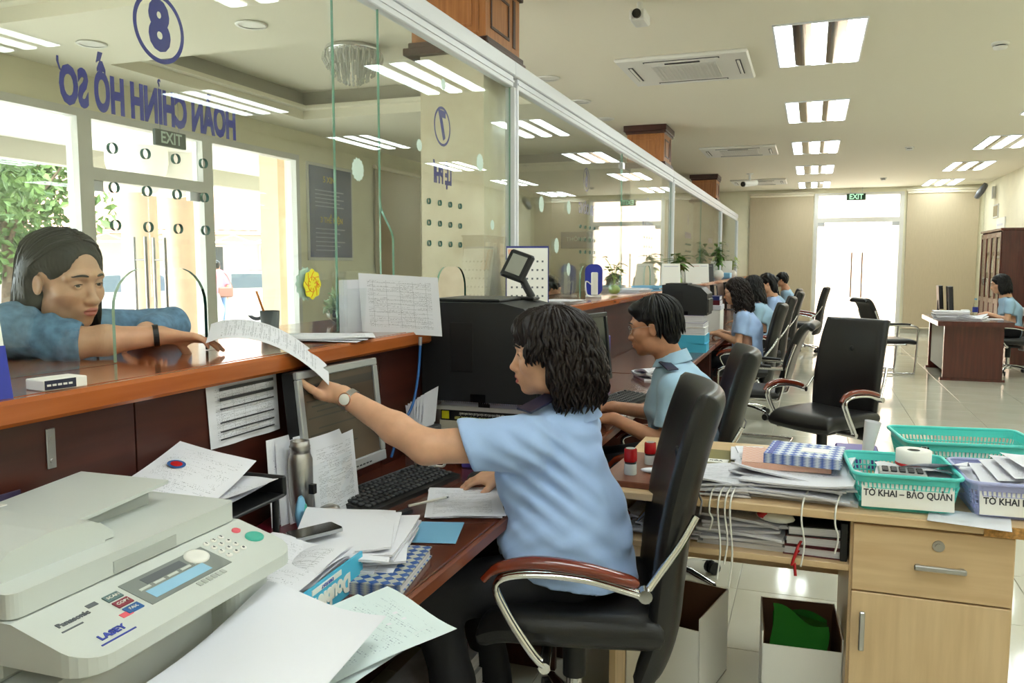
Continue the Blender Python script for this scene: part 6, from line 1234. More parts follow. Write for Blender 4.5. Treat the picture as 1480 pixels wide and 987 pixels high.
# ------------------------------------------------------------------ the clerk passing the paper
def clerk_main():
    org = (-.60, 2.25, 0); HM = head_frame((-.705, 2.25, 1.20), (-.95, -.26, -.06), R(-2)); B = Field()
    P = add_head(B, HM, 1.02, mouth_open=.004)
    nk = V((-.645, 2.28, 1.01)); B.cone(P(0, -.03, -.06), nk, .050, .054, .03)
    Ls, Le, Lw = V((-.725, 2.085, .965)), V((-.97, 1.98, .957)), V((-1.235, 1.985, 1.085)); Rs, Re, Rw = V((-.67, 2.42, .955)), V((-.73, 2.49, .80)), V((-.86, 2.335, .800))
    B.cone(nk, (-.69, 2.26, .90), .055, .085, .04); B.cone((-.69, 2.26, .90), (-.63, 2.25, .62), .09, .11, .06)
    B.cone((-.67, 2.27, .955), Ls, .045, .05, .03); B.cone((-.67, 2.27, .955), Rs, .045, .05, .03)
    B.cone(Ls, Le, .054, .046, .02); B.cone(Le, Le+(Lw-Le)*.35, .046, .044, .02); B.cone(Le+(Lw-Le)*.35, Lw, .044, .027, .02, flat=(0, .3, 1), fs=.95)
    B.cone(Rs, Re, .05, .042, .02); B.cone(Re, Rw, .041, .026, .02)
    hd = V((-.98, -.02, .20)); t1 = add_hand(B, Lw+hd*.018, hd, (.05, -.55, .83), -1, (.16, .14, .18, .24), (.75, .35), 1.0, spread=.05)
    hr = V((-.93, -.22, -.10)); t2 = add_hand(B, Rw+hr*.015, hr, (0, .15, -1), 1, (.42, .36, .40, .48), (.15, .3), .98)
    def hb(w_, d, L=.2): a = V(w_)-V(d).normalized()*.03; b = V(w_)+V(d).normalized()*L; m = .075; return (np.minimum(a, b)-m, np.maximum(a, b)+m)
    boxes = [(np.array((-.86, 2.08, 1.065)), np.array((-.55, 2.42, 1.36))), hb(Lw+hd*.02, hd, .19), hb(Rw, hr, .19)]
    parts = [outside(B.mesh(.008), boxes, .012)]+[B.mesh(h, lo, hi) for (lo, hi), h in zip(boxes, (.0024, .0026, .003))]
    lp = lip_paint(HM, 1.02, .004); body = to_obj('person', parts, ['skin', 'lips'], None, org, lambda c: lp(c).astype(int))
    tag(body, 'woman clerk with wavy dark bob in pale blue uniform shirt reaching out', 'person'); face_parts(body, HM, 1.02, (0, -.1), org)
    # shirt
    Sx = Field(); Sx.cone((-.655, 2.27, .985), (-.685, 2.25, .88), .088, .125, .05, flat=(-.96, -.27, 0), fs=.92); Sx.cone((-.685, 2.25, .88), (-.645, 2.245, .70), .140, .146, .06, flat=(-.27, .96, 0), fs=1.15)
    Sx.ell((-.755, 2.20, .84), (.08, .14, .08), None, .06); Sx.ell((-.70, 2.19, .67), (.125, .165, .10), None, .08); Sx.cone((-.635, 2.25, .72), (-.62, 2.24, .53), .158, .190, .06, flat=(-.27, .96, 0), fs=1.1)
    Sx.cone((-.665, 2.27, .965), Ls+V((.0, .0, .0)), .072, .072, .05); Sx.cone((-.665, 2.27, .96), Rs, .068, .068, .05)
    cu = Ls+(Le-Ls)*.60; Sx.cone(Ls, cu+(Le-Ls)*.2, .070, .073, .03); cr = Rs+(Re-Rs)*.7; Sx.cone(Rs, cr, .066, .068, .03)
    Sx.cut(cu+(Le-Ls).normalized()*.012, (Le-Ls).normalized()+V((0, 0, -.28)), .002) if False else None
    n_ = np.array(((Le-Ls).normalized()+V((0, 0, -.30))).normalized()); p_ = np.array(cu)
    def cutsleeve(x, y, z): d = (x-p_[0])*n_[0]+(y-p_[1])*n_[1]+(z-p_[2])*n_[2]; return d
    Sx.ops.append((np.array(cu)-.16, np.array(cu)+.16, lambda x, y, z: -np.maximum(cutsleeve(x, y, z), -1), .003, '-')) if False else Sx.ops.append((np.array(cu)-.13, np.array(cu)+.13, cutsleeve, .003, 'cut'))
    B2 = (Le-Ls).normalized(); Sx.cone(cu-B2*.03, cu+B2*.05, .058, .058, .004, '-')
    Sx.cut((0, 0, .515), (-.10, 0, -1), .004)
    Sx.cone(P(0, -.03, -.05), nk, .058, .060, .004, '-')
    def folds(x, y, z):
        ax = np.exp(-((x+.66)**2+(y-2.09)**2+(z-.90)**2)/.02); waist = np.exp(-((z-.66)/.09)**2)
        u = (x+.66)*.6+(z-.90)*.9; f1 = .007*np.sin(u*120+3*np.sin(y*18))*ax
        f2 = .0055*np.sin(z*70+x*30+2.5*np.sin(x*9+y*14))*waist; f3 = .0035*noise3(x, y, z, 22)+.0022*np.sin(z*36-x*60+4*np.sin(y*11+z*13))
        return (f1+f2+f3).astype(np.float32)
    Sx.disp(folds); Sx.ops.sort(key=lambda o: {'+': 0, 'd': 1}.get(o[4], 2)); sh = to_obj('shirt', [Sx.mesh(.006)], ['shirt_blue'], body, org)
    O = V(org)
    # collar, epaulettes, cuff hem, pocket
    col = [];
    for i in range(15):
        a = -2.5+5.0*i/14; q = nk+V((0, 0, .005)); d = V((.96*cos(a)-.27*sin(a), .27*cos(a)+.96*sin(a), 0)); col.append((q+d*.064+V((0, 0, .028+.02*cos(a))), q+d*.090+V((0, 0, -.012+.015*cos(a)))))
    b = MB(); b.grid(lambda u, v: tuple(col[round(u*14)][0]*(1-v)+col[round(u*14)][1]*v-O), 14, 3); b.grid(lambda u, v: tuple((col[round((1-u)*14)][0]*(1-v)+col[round((1-u)*14)][1]*v)*1-O+V((0, 0, -.003))), 14, 3); b.build('collar', 'shirt_blue', sh)
    for a0, a1 in ((nk+V((-.035, -.06, .066)), Ls+V((.0, .0, .084))), (nk+V((-.02, .06, .040)), Rs+V((.01, .0, .082)))):
        d = (a1-a0).normalized(); w_ = V((-.96, -.27, 0)); u_ = d.cross(w_).normalized(); u_ = u_ if u_.z > 0 else -u_
        ep = MB(); ep.box(-.005, (a1-a0).length, -.026, .026, .0, .006, 0, .002, M=Matrix.Translation(a0-O+V((0, 0, .002))) @ Matrix((d, u_.cross(d), u_)).transposed().to_4x4()); eo = ep.build('epaulette', 'label_navy', sh)
    # trousers
    T = Field(); 
    for hy, kx, ky in ((2.175, -.965, 2.00), (2.345, -1.0, 2.33)):
        T.cone((-.63, hy, .575), (kx, ky, .535), .090, .073, .05); T.cone((kx, ky, .535), (kx+.06, ky, .30), .070, .058, .03); T.cone((kx+.06, ky, .30), (kx+.10, ky, .10), .058, .052, .03)
    T.cone((-.62, 2.19, .57), (-.62, 2.33, .57), .100, .100, .04); T.disp(lambda x, y, z: (.004*noise3(x, y, z, 24)).astype(np.float32)); to_obj('trousers', [T.mesh(.010)], ['trousers'], body, org)
    for ky, kx in ((2.0, -.865), (2.33, -.90)):
        f = Field(); f.cone((kx, ky, .06), (kx-.16, ky, .035), .040, .036, .02, flat=(0, 0, 1), fs=.8); f.cut((0, 0, .0), (0, 0, -1)); to_obj('shoe', [f.mesh(.008)], ['shoe_black'], body, org)
    # hair
    H = Field(); E = lambda c, r, k=.02, op='+': H.ell(c, r, HM, k, op)
    E((0, -.020, .040), (.094, .114, .094)); E((0, -.070, -.045), (.098, .068, .115), .04); E((.070, -.045, -.055), (.038, .055, .095), .03); E((-.070, -.045, -.055), (.038, .055, .095), .03); E((0, .045, .070), (.075, .052, .048), .03)
    E((0, .112, -.045), (.064, .082, .105), .012, '-')
    Mi = np.array(HM.inverted(), np.float32)
    def hw(x, y, z):
        l = [x*Mi[i, 0]+y*Mi[i, 1]+z*Mi[i, 2]+Mi[i, 3] for i in range(3)]; ph = np.arctan2(l[0], l[1]+.02); return (.0035*np.sin(ph*34+5*np.sin(l[2]*28))+.003*np.sin(ph*13+l[2]*60)).astype(np.float32)
    H.disp(hw); ho = to_obj('hair', [H.mesh(.004)], ['hair_brown'], body, org)
    b = locks(HM, 290, (.093, .112, .093), 0, -.138, (1.42, 4.86), .0065, .08, .0066, 3, 1., (0, -.024, .036), .0, .20, .02, zjit=.035)
    b.join(locks(HM, 44, (.092, .108, .094), 0, .035, (-.95, .95), .004, .05, .009, 4, 1., (0, -.014, .034), .0, fringe=(.7, .040)))
    b.join(locks(HM, 40, (.094, .112, .092), 0, .0, (.9, 1.45), .005, .08, .007, 5, 1., (0, -.016, .034), .0, .1)); b.join(locks(HM, 40, (.094, .112, .092), 0, .0, (-1.45, -.9), .005, .08, .007, 6, 1., (0, -.016, .034), .0, .1))
    b.xf(Matrix.Translation(-O)).build('hair_locks', 'hair_brown', ho)
    # wrist watch
    ax = (Lw-Le).normalized(); wc = Lw-ax*.03-O; u_ = ax.cross(V((0, 0, 1))).normalized(); v_ = u_.cross(ax)
    b = MB(); ring = [wc+u_*(.0315*cos(a))+v_*(.0305*sin(a)) for a in [2*pi*i/28 for i in range(28)]]; n = 28
    wd = .009; b.ring([[tuple(p+ax*sx_+(p-wc).normalized()*o_) for sx_, o_ in ((-wd, 0), (-wd, .002), (wd, .002), (wd, 0))] for p in ring], closed=True, sm=False); wo = b.build('watch_strap', 'steel', body)
    fn = (u_*.85+V((0, 0, .15))).normalized()
    fn = (V((0, -1, .25))-ax*V((0, -1, .25)).dot(ax)).normalized(); MB().lathe([(.0, .036), (.015, .036), (.017, .034), (.017, .028)], n=28, cap=False).xf(Matrix.Translation(wc) @ Matrix((ax, fn.cross(ax), fn)).transposed().to_4x4()).build('watch_dial', 'plastic_white', wo)
    MB().tube([(.0172*cos(a), .0172*sin(a), .034) for a in [2*pi*i/28 for i in range(28)]], .0018, 6, closed=True).xf(Matrix.Translation(wc) @ Matrix((ax, fn.cross(ax), fn)).transposed().to_4x4()).build('watch_bezel', mat('rose_gold', (196, 140, 120), .2, 1.), wo)
    return body, t1
W_, wt = clerk_main()
# ------------------------------------------------------------------ the customer
def customer():
    org = (-2.0, 1.70, 0); HM = head_frame((-1.845, 1.635, 1.415), (.96, -.06, -.18), R(3)); B = Field(); P = add_head(B, HM, 1.0); O = V(org)
    nk = V((-1.925, 1.67, 1.27)); B.cone(P(0, -.03, -.06), nk, .047, .052, .03)
    Rs, Re, Rw = V((-1.945, 1.545, 1.235)), V((-1.775, 1.585, 1.25)), V((-1.635, 1.735, 1.262)); Rs = V((-1.93, 1.535, 1.285)); Ls, Le, Lw = V((-1.97, 1.86, 1.25)), V((-1.88, 2.04, 1.262)), V((-1.83, 1.885, 1.258))
    B.cone(nk, (-2.02, 1.70, 1.10), .06, .10, .05); B.cone((-2.02, 1.70, 1.10), (-2.12, 1.72, .90), .11, .11, .05); B.cone(nk+V((-.02, 0, -.03)), Rs, .05, .048, .04); B.cone(nk+V((-.02, 0, -.03)), Ls, .05, .048, .04)
    B.cone(Rs, Re, .045, .040, .02); mid = Re+(Rw-Re)*.35; B.cone(Re, mid, .040, .038, .02); B.cone(mid, Rw, .038, .0245, .02); B.cone(Ls, Le, .045, .038, .02); B.cone(Le, Lw, .038, .025, .02)
    hd = V((.80, .60, -.10)); add_hand(B, Rw+hd*.015, hd, (.25, -.10, -.95), 1, (.22, .26, .32, .40), (.55, .3), .95, spread=.04)
    hl = V((.75, -.55, -.05)); add_hand(B, Lw+hl*.015, hl, (0, 0, -1), -1, (.15, .15, .2, .2), (.1, .3), .95)
    def hb(w_, d, L=.19): a = V(w_)-V(d).normalized()*.03; b = V(w_)+V(d).normalized()*L; m = .07; return (np.minimum(a, b)-m, np.maximum(a, b)+m)
    boxes = [(np.array((-1.97, 1.50, 1.285)), np.array((-1.69, 1.78, 1.57))), hb(Rw, hd), hb(Lw, hl)]
    parts = [outside(B.mesh(.008), boxes, .012)]+[B.mesh(h, lo, hi) for (lo, hi), h in zip(boxes, (.0022, .0026, .004))]
    lp = lip_paint(HM, 1.0); body = to_obj('person', parts, ['skin', 'lips_pale'], None, org, lambda c: lp(c).astype(int)); tag(body, 'woman customer with long dark hair and denim shirt leaning on the counter', 'person'); face_parts(body, HM, 1.0, (.1, -.35), org)
    Sx = Field(); Sx.cone((-1.935, 1.68, 1.225), (-2.03, 1.70, 1.08), .085, .145, .05, flat=(0, 1, 0), fs=1.2); Sx.cone((-2.03, 1.70, 1.08), (-2.13, 1.72, .86), .145, .14, .05, flat=(0, 1, 0), fs=1.2)
    Sx.cone(nk+V((-.02, 0, -.035)), Rs, .068, .066, .05); Sx.cone(nk+V((-.02, 0, -.035)), Ls, .068, .066, .05); Sx.cone(Rs, Re, .063, .058, .03); Sx.cone(Ls, Le, .063, .055, .03); Sx.cone(Le, Le+(Lw-Le)*.75, .052, .045, .02)
    c0 = Re+(Rw-Re)*.10; d0 = (Re-Rs).normalized()*.4+(Rw-Re).normalized()*.6; n_ = np.array(d0.normalized()); p_ = np.array(c0); Sx.ops.append((p_-.12, p_+.12, lambda x, y, z: (x-p_[0])*n_[0]+(y-p_[1])*n_[1]+(z-p_[2])*n_[2], .003, 'cut')); Sx.cone(c0-d0*.03, c0+d0*.05, .046, .046, .004, '-'); Sx.cone(P(0, -.03, -.05), nk, .056, .058, .004, '-')
    Sx.cut((0, 0, ZT+.0015), (0, 0, -1), .002) if False else None
    Sx.disp(lambda x, y, z: (.005*noise3(x, y, z, 34)+.004*np.sin(x*95+y*60+3*np.sin(z*30))*np.exp(-((x+1.84)**2+(y-1.56)**2)/.012)).astype(np.float32)); Sx.ops.sort(key=lambda o: {'+': 0, 'd': 1}.get(o[4], 2)); sh = to_obj('shirt', [Sx.mesh(.006)], ['denim'], body, org)
    b = MB(); cs = []
    for i in range(15):
        a = -2.4+4.8*i/14; d = V((-cos(a), -sin(a), 0)); q = nk+V((0, 0, -.005)); cs.append((q+d*.062+V((0, 0, .032+.022*cos(a))), q+d*.094+V((0, 0, -.012+.02*cos(a)))))
    b.grid(lambda u, v: tuple(cs[round(u*14)][0]*(1-v)+cs[round(u*14)][1]*v-O), 14, 3); b.grid(lambda u, v: tuple(cs[round((1-u)*14)][0]*(1-v)+cs[round((1-u)*14)][1]*v-O+V((0, 0, -.003))), 14, 3); b.build('collar', 'denim', sh)
    T = Field(); T.cone((-2.15, 1.64, .88), (-2.15, 1.64, .05), .10, .055, .04); T.cone((-2.15, 1.82, .88), (-2.15, 1.82, .05), .10, .055, .04); T.cone((-2.14, 1.64, .90), (-2.14, 1.82, .90), .11, .11, .04); to_obj('trousers', [T.mesh(.014)], ['trousers'], body, org)
    for y in (1.64, 1.82): f = Field(); f.cone((-2.16, y, .045), (-2.0, y, .03), .042, .035, .02); f.cut((0, 0, 0), (0, 0, -1)); to_obj('shoe', [f.mesh(.012)], ['shoe_black'], body, org)
    H = Field(); E = lambda c, r, k=.02, op='+': H.ell(c, r, HM, k, op)
    E((0, -.022, .040), (.086, .106, .086)); E((0, -.080, -.06), (.085, .050, .14), .04); E((0, -.09, -.17), (.09, .045, .10), .04); E((.066, -.045, -.03), (.026, .04, .10), .03); E((-.066, -.045, -.03), (.026, .045, .10), .03)
    E((0, .110, -.03), (.066, .085, .122), .012, '-'); E((.085, .0, -.02), (.03, .03, .045), .01, '-')
    Mi = np.array(HM.inverted(), np.float32); H.disp(lambda x, y, z: (.0013*np.sin(np.arctan2(x*Mi[0, 0]+y*Mi[0, 1]+z*Mi[0, 2]+Mi[0, 3], x*Mi[1, 0]+y*Mi[1, 1]+z*Mi[1, 2]+Mi[1, 3]+.02)*64)).astype(np.float32)); ho = to_obj('hair', [H.mesh(.0045)], ['hair_black'], body, org)
    b = locks(HM, 190, (.089, .109, .088), 0, -.235, (1.95, 4.4), .003, .16, .0075, 13, 1., (0, -.024, .036), 0, .06, .0, zjit=.03); b.join(locks(HM, 60, (.087, .105, .088), 0, -.19, (-1.85, -1.1), .002, .2, .007, 15, 1., (0, -.022, .036), 0, .0))
    rs = np.random.RandomState(9)
    for i in range(150):                                   # strands combed from the parting back behind the ears
        q = -1 if i % 2 else 1; t = rs.rand()**1.2; a0 = V((q*.08, .62-1.0*t, .80)).normalized(); a1 = V((q*.93, -.28-.35*t, -.40)).normalized(); lay = rs.uniform(.985, 1.03); pts = []
        for j in range(11): g = j/10; d = (a0*(1-g)+a1*g); d.normalize(); pts.append(HM @ V((d.x*.088*lay, -.022+d.y*.108*lay, .040+d.z*.088*lay+.002*sin(9*g+i))))
        b.tube(pts, [.0052*(.4+.6*sin(pi*min(1, .12+.76*j/10))) for j in range(11)], 5, flat=.6, cap=False)
    b.xf(Matrix.Translation(-O)).build('hair_locks', 'hair_black', ho)
    ax = (Rw-Re).normalized(); wc = Rw-ax*.012-O; u_ = ax.cross(V((0, 0, 1))).normalized(); v_ = u_.cross(ax); b = MB()
    b.ring([[tuple(wc+(u_*cos(a)+v_*sin(a))*(.0275+o_)+ax*s_) for s_, o_ in ((-.007, 0), (-.007, .003), (.007, .003), (.007, 0))] for a in [2*pi*i/28 for i in range(28)]], closed=True, sm=False); b.build('wristband', 'black_plastic', body); return body
customer()
# the paper passed across
def passed():
    t = thing('passed_form', 'printed form passed from the customer to the clerk over the counter', 'paper')
    A = V((-1.50, 1.80, 1.245)); Bq = V((-1.285, 1.985, 1.130)); d = (Bq-A); L = d.length*1.12; d.normalize(); s_ = V((-.50, .62, .22)).normalized(); s_ = (s_-d*s_.dot(d)).normalized(); n = d.cross(s_)
    b = MB(); f = lambda u, v, o: tuple(A-d*.03+d*(L*1.0*u)+s_*(.16*(v-.30))+V((0, 0, .058*sin(pi*u)**.8 if 0 < u < 1 else 0))+n*(.008*sin(3*v))+n*o)
    b.grid(lambda u, v: f(u, v, .0004), 12, 8, 0, uvt=lambda u, v: (v, u)); b.grid(lambda u, v: f(1-u, v, -.0004), 12, 8, 1); b.build('sheet', ['print_table', 'paper'], t)
passed()
# ------------------------------------------------------------------ the man with glasses
def man():
    org = (-.55, 3.62, 0); O = V(org); HM = head_frame((-.645, 3.59, 1.185), (-.985, -.02, -.17), 0); B = Field(); P = add_head(B, HM, 1.05, male=True); nk = V((-.56, 3.61, 1.00)); B.cone(P(0, -.03, -.06), nk, .054, .058, .03)
    Ls, Le, Lw = V((-.52, 3.43, .925)), V((-.545, 3.385, .705)), V((-.785, 3.43, .79)); Rs, Re, Rw = V((-.53, 3.81, .925)), V((-.66, 3.78, .76)), V((-.84, 3.66, .80))
    B.cone(nk, (-.53, 3.62, .88), .06, .11, .05); B.cone((-.53, 3.62, .88), (-.50, 3.62, .60), .12, .12, .05)
    for s_, e, w_ in ((Ls, Le, Lw), (Rs, Re, Rw)): B.cone(nk+V((.01, 0, -.05)), s_, .055, .05, .04); B.cone(s_, e, .046, .038, .02); B.cone(e, w_, .039, .026, .02)
    hd = V((-.95, .1, -.08)); add_hand(B, Lw+hd*.015, hd, (0, .2, -1), -1, (.3, .35, .4, .4), (.3, .3), 1.0); add_hand(B, Rw+hd*.015, hd, (0, -.2, -1), 1, (.3, .35, .4, .4), (.3, .3), 1.0)
    def hb(w_, d, L=.19): a = V(w_)-V(d).normalized()*.03; b = V(w_)+V(d).normalized()*L; m = .07; return (np.minimum(a, b)-m, np.maximum(a, b)+m)
    boxes = [(np.array((-.80, 3.44, 1.05)), np.array((-.50, 3.74, 1.34))), hb(Lw, hd), hb(Rw, hd)]
    parts = [outside(B.mesh(.010), boxes, .014)]+[B.mesh(h, lo, hi) for (lo, hi), h in zip(boxes, (.003, .0034, .0034))]; lp = lip_paint(HM, 1.05); body = to_obj('person', parts, ['skin_tan', 'lips_pale'], None, org, lambda c: lp(c).astype(int)); tag(body, 'man clerk with short black hair and glasses typing in pale blue shirt', 'person'); face_parts(body, HM, 1.05, (0, -.2), org)
    Sx = Field(); Sx.cone((-.55, 3.615, .965), (-.52, 3.62, .86), .085, .155, .05, flat=(0, 1, 0), fs=1.15); Sx.cone((-.52, 3.62, .86), (-.50, 3.62, .58), .150, .150, .05, flat=(0, 1, 0), fs=1.18)
    for s_, e, w_ in ((Ls, Le, Lw), (Rs, Re, Rw)): Sx.cone(nk+V((.012, 0, -.055)), s_, .070, .070, .05); c0 = s_+(e-s_)*.72; Sx.cone(s_, c0+(e-s_)*.15, .066, .066, .03); n_ = np.array((e-s_).normalized()); p_ = np.array(c0); Sx.ops.append((p_-.11, p_+.11, (lambda p_, n_: lambda x, y, z: (x-p_[0])*n_[0]+(y-p_[1])*n_[1]+(z-p_[2])*n_[2])(p_, n_), .003, 'cut')); dd = (e-s_).normalized(); Sx.cone(c0-dd*.03, c0+dd*.05, .05, .05, .004, '-')
    Sx.cone(P(0, -.03, -.05), nk, .062, .064, .004, '-'); Sx.disp(lambda x, y, z: (.005*noise3(x, y, z, 24)+.004*np.sin(z*70+x*40+2*np.sin(y*14))*np.exp(-((z-.72)/.1)**2)).astype(np.float32)); Sx.ops.sort(key=lambda o: {'+': 0, 'd': 1}.get(o[4], 2)); sh = to_obj('shirt', [Sx.mesh(.008)], ['shirt_aqua'], body, org)
    cs = []; b = MB()
    for i in range(15): a = -2.5+5*i/14; d = V((cos(a), sin(a), 0)); q = nk+V((-.008, 0, .032)); cs.append((q+d*.066+V((0, 0, .036+.022*cos(a))), q+d*.092+V((0, 0, -.010+.02*cos(a)))))
    b.grid(lambda u, v: tuple(cs[round(u*14)][0]*(1-v)+cs[round(u*14)][1]*v-O), 14, 3); b.grid(lambda u, v: tuple(cs[round((1-u)*14)][0]*(1-v)+cs[round((1-u)*14)][1]*v-O+V((0, 0, -.003))), 14, 3); b.build('collar', 'shirt_aqua', sh)
    for a0, a1 in ((nk+V((-.03, -.065, .03)), Ls+V((-.01, .0, .085))),):
        d = (a1-a0).normalized(); w_ = V((-1, 0, 0)); u_ = d.cross(w_).normalized(); u_ = u_ if u_.z > 0 else -u_; MB().box(0, (a1-a0).length, -.024, .024, 0, .006, 0, .002, M=Matrix.Translation(a0-O) @ Matrix((d, u_.cross(d), u_)).transposed().to_4x4()).build('epaulette', 'label_navy', sh)
    T = Field()
    for y in (3.52, 3.72): T.cone((-.50, y, .58), (-.90, y, .52), .10, .072, .05); T.cone((-.90, y, .52), (-.86, y, .1), .07, .052, .03)
    T.cone((-.49, 3.53, .58), (-.49, 3.71, .58), .12, .12, .05); to_obj('trousers', [T.mesh(.014)], ['trousers'], body, org)
    H = Field(); E = lambda c, r, k=.02, op='+': H.ell(c, r, HM, k, op); E((0, -.020, .046), (.085, .104, .086)); E((0, -.070, -.025), (.074, .046, .075), .03); E((0, .055, .085), (.062, .045, .03), .03); E((.072, -.02, .01), (.016, .03, .05), .02); E((-.072, -.02, .01), (.016, .03, .05), .02)
    E((0, .110, -.03), (.07, .080, .098), .010, '-'); E((.088, .0, -.02), (.02, .028, .04), .008, '-'); E((-.088, .0, -.02), (.02, .028, .04), .008, '-'); H.disp(lambda x, y, z: (.002*np.sin(x*160+y*90)*np.sin(z*120+x*60)).astype(np.float32)); ho = to_obj('hair', [H.mesh(.0045)], ['hair_black'], body, org)
    b = locks(HM, 150, (.087, .106, .090), 0, -.03, (1.6, 4.68), .002, .1, .007, 23, 1., (0, -.022, .042), zjit=.03); b.join(locks(HM, 60, (.086, .104, .090), 0, .07, (-1.5, 1.5), .002, .1, .007, 24, 1., (0, -.02, .042), zjit=.02)); b.xf(Matrix.Translation(-O)).build('hair_locks', 'hair_black', ho)
    g = MB(); T_ = Matrix.Translation(-O) @ HM; s = 1.05
    for q in (-1, 1):
        g.tube([(q*.032*s+.0235*s*cos(a), (.099-.006*abs(cos(a)))*s, -.004*s+.0165*s*sin(a)) for a in [2*pi*i/20 for i in range(20)]], .0011, 5, closed=True); g.tube([(q*.056*s, .093*s, .0), (q*.074*s, .05*s, .004), (q*.081*s, -.008*s, .002), (q*.080*s, -.02*s, -.012)], .0011, 5)
    g.tube([(-.0085*s, .1*s, .0), (0, .104*s, .003), (.0085*s, .1*s, 0)], .0011, 5); g.xf(T_).build('glasses', 'steel', body); return body
man()
# ------------------------------------------------------------------ far clerks: one builder, each its own pose and hair
def seated(label, loc, rz, hair='long', shirt='shirt_blue', skin='skin', hairm='hair_black', h=.014, lean=.0, turn=0., seat=.50, glasses=False, z0=0., trousers=True, hl=1.):
    """local frame: faces +y, pelvis at origin"""
    T0 = Matrix.Translation((loc[0], loc[1], 0)) @ rot(rz); W = lambda x, y, z: T0 @ V((x, y, z+z0)); org = (loc[0], loc[1], 0); O = V(org); fd = T0.to_3x3() @ V((sin(turn), cos(turn), -.22))
    HM = head_frame(W(0, .10+lean, seat+.70), fd); B = Field(); P = add_head(B, HM, 1.0); nk = W(0, .03+lean*.7, seat+.52); B.cone(P(0, -.03, -.06), nk, .048, .052, .03); B.cone(nk, W(0, .0, seat+.2), .07, .11, .05); ar = []
    for q in (-1, 1):
        s_, e, w_ = W(q*.165, .01+lean*.6, seat+.45), W(q*.20, .06, seat+.235), W(q*.10, .27, seat+.30); ar.append((s_, e, w_)); B.cone(nk, s_, .05, .046, .04); B.cone(s_, e, .042, .036, .02); B.cone(e, w_, .036, .025, .02); d = T0.to_3x3() @ V((-q*.25, 1, -.1)); add_hand(B, w_, d, (0, 0, -1), q, (.3, .3, .35, .4), (.2, .3), .95)
    lo, hi = np.array(HM.translation)-.16, np.array(HM.translation)+.17; lo[2] += .04; boxes = [(lo, hi)]; parts = [outside(B.mesh(h), boxes, h*1.5), B.mesh(h*.42, lo, hi)]; lp = lip_paint(HM, 1.0); body = to_obj('person', parts, [skin, 'lips_pale'], None, org, lambda c: lp(c).astype(int)); tag(body, label, 'person')
    face_parts(body, HM, 1.0, (0, -.2), org) if h < .013 else None
    Sx = Field(); Sx.cone(W(0, .02+lean*.6, seat+.47), W(0, 0, seat+.34), .08, .135, .05, flat=T0.to_3x3() @ V((1, 0, 0)), fs=1.15); Sx.cone(W(0, 0, seat+.34), W(0, -.01, seat+.06), .135, .145, .05, flat=T0.to_3x3() @ V((1, 0, 0)), fs=1.15)
    for s_, e, w_ in ar: Sx.cone(nk-V((0, 0, .05)), s_, .066, .064, .05); c0 = s_+(e-s_)*.66; Sx.cone(s_, c0+(e-s_)*.15, .06, .062, .03); n_ = np.array((e-s_).normalized()); p_ = np.array(c0); Sx.ops.append((p_-.1, p_+.1, (lambda p_, n_: lambda x, y, z: (x-p_[0])*n_[0]+(y-p_[1])*n_[1]+(z-p_[2])*n_[2])(p_, n_), .003, 'cut'))
    Sx.cone(P(0, -.03, -.05), nk, .056, .058, .004, '-'); Sx.disp(lambda x, y, z: (.005*noise3(x, y, z, 26)).astype(np.float32)); sh = to_obj('shirt', [Sx.mesh(h)], [shirt], body, org)
    for q in (0, 1): a0, a1 = nk+(T0.to_3x3() @ V(((q*2-1)*.07, .0, .0))), ar[q][0]+V((0, 0, .06)); MB().tube([a0-O, (a0+a1)/2-O+V((0, 0, .012)), a1-O], .02, 6, flat=.3).build('epaulette', 'label_navy', sh)
    if trousers:
        T = Field()
        for q in (-1, 1): T.cone(W(q*.09, 0, seat+.06), W(q*.10, .40, seat+.03), .095, .07, .05); T.cone(W(q*.10, .40, seat+.03), W(q*.10, .36, .1), .068, .05, .03)
        T.cone(W(-.08, -.01, seat+.07), W(.08, -.01, seat+.07), .12, .12, .05); to_obj('trousers', [T.mesh(h*1.2)], ['trousers'], body, org)
        for q in (-1, 1): f = Field(); f.cone(W(q*.10, .36, .05), W(q*.10, .50, .035), .042, .035, .02); f.cut((0, 0, z0), (0, 0, -1)); to_obj('shoe', [f.mesh(.014)], ['shoe_black'], body, org)
    H = Field(); E = lambda c, r, k=.02, op='+': H.ell(c, r, HM, k, op); E((0, -.020, .042), (.088, .108, .088))
    if hair == 'short': E((0, -.065, -.02), (.074, .048, .07), .03)
    else: E((0, -.075, -.05), (.09, .055, .12), .04)
    if hair in ('wavy', 'long'): E((0, -.085, -.15), (.10, .055, .11*hl), .04); E((.07, -.03, -.06), (.032, .05, .10), .03); E((-.07, -.03, -.06), (.032, .05, .10), .03)
    if hair == 'bob': E((.07, -.02, -.06), (.034, .055, .085), .03); E((-.07, -.02, -.06), (.034, .055, .085), .03)
    if hair == 'bun': E((0, -.125, .02), (.04, .035, .04), .015)
    if hair == 'tail': E((0, -.115, -.0), (.03, .035, .04), .02); H.cone(HM @ V((0, -.12, 0)), HM @ V((0, -.15, -.30)), .03, .016, .03)
    E((0, .112, -.04), (.066, .082, .11), .012, '-'); H.disp(lambda x, y, z: (.0035*np.sin(x*110+y*70+3*np.sin(z*40))).astype(np.float32)); ho = to_obj('hair', [H.mesh(.007)], [hairm], body, org)
    if hair in ('wavy', 'long', 'bob'): locks(HM, 90, (.092, .112, .09), 0, {'wavy': -.20, 'long': -.22, 'bob': -.13}[hair], (1.1, 5.18), .009 if hair == 'wavy' else .003, .06, .009, 31, 1., (0, -.022, .036), 0, .12 if hair == 'wavy' else .05).xf(Matrix.Translation(-O)).build('hair_locks', hairm, ho)
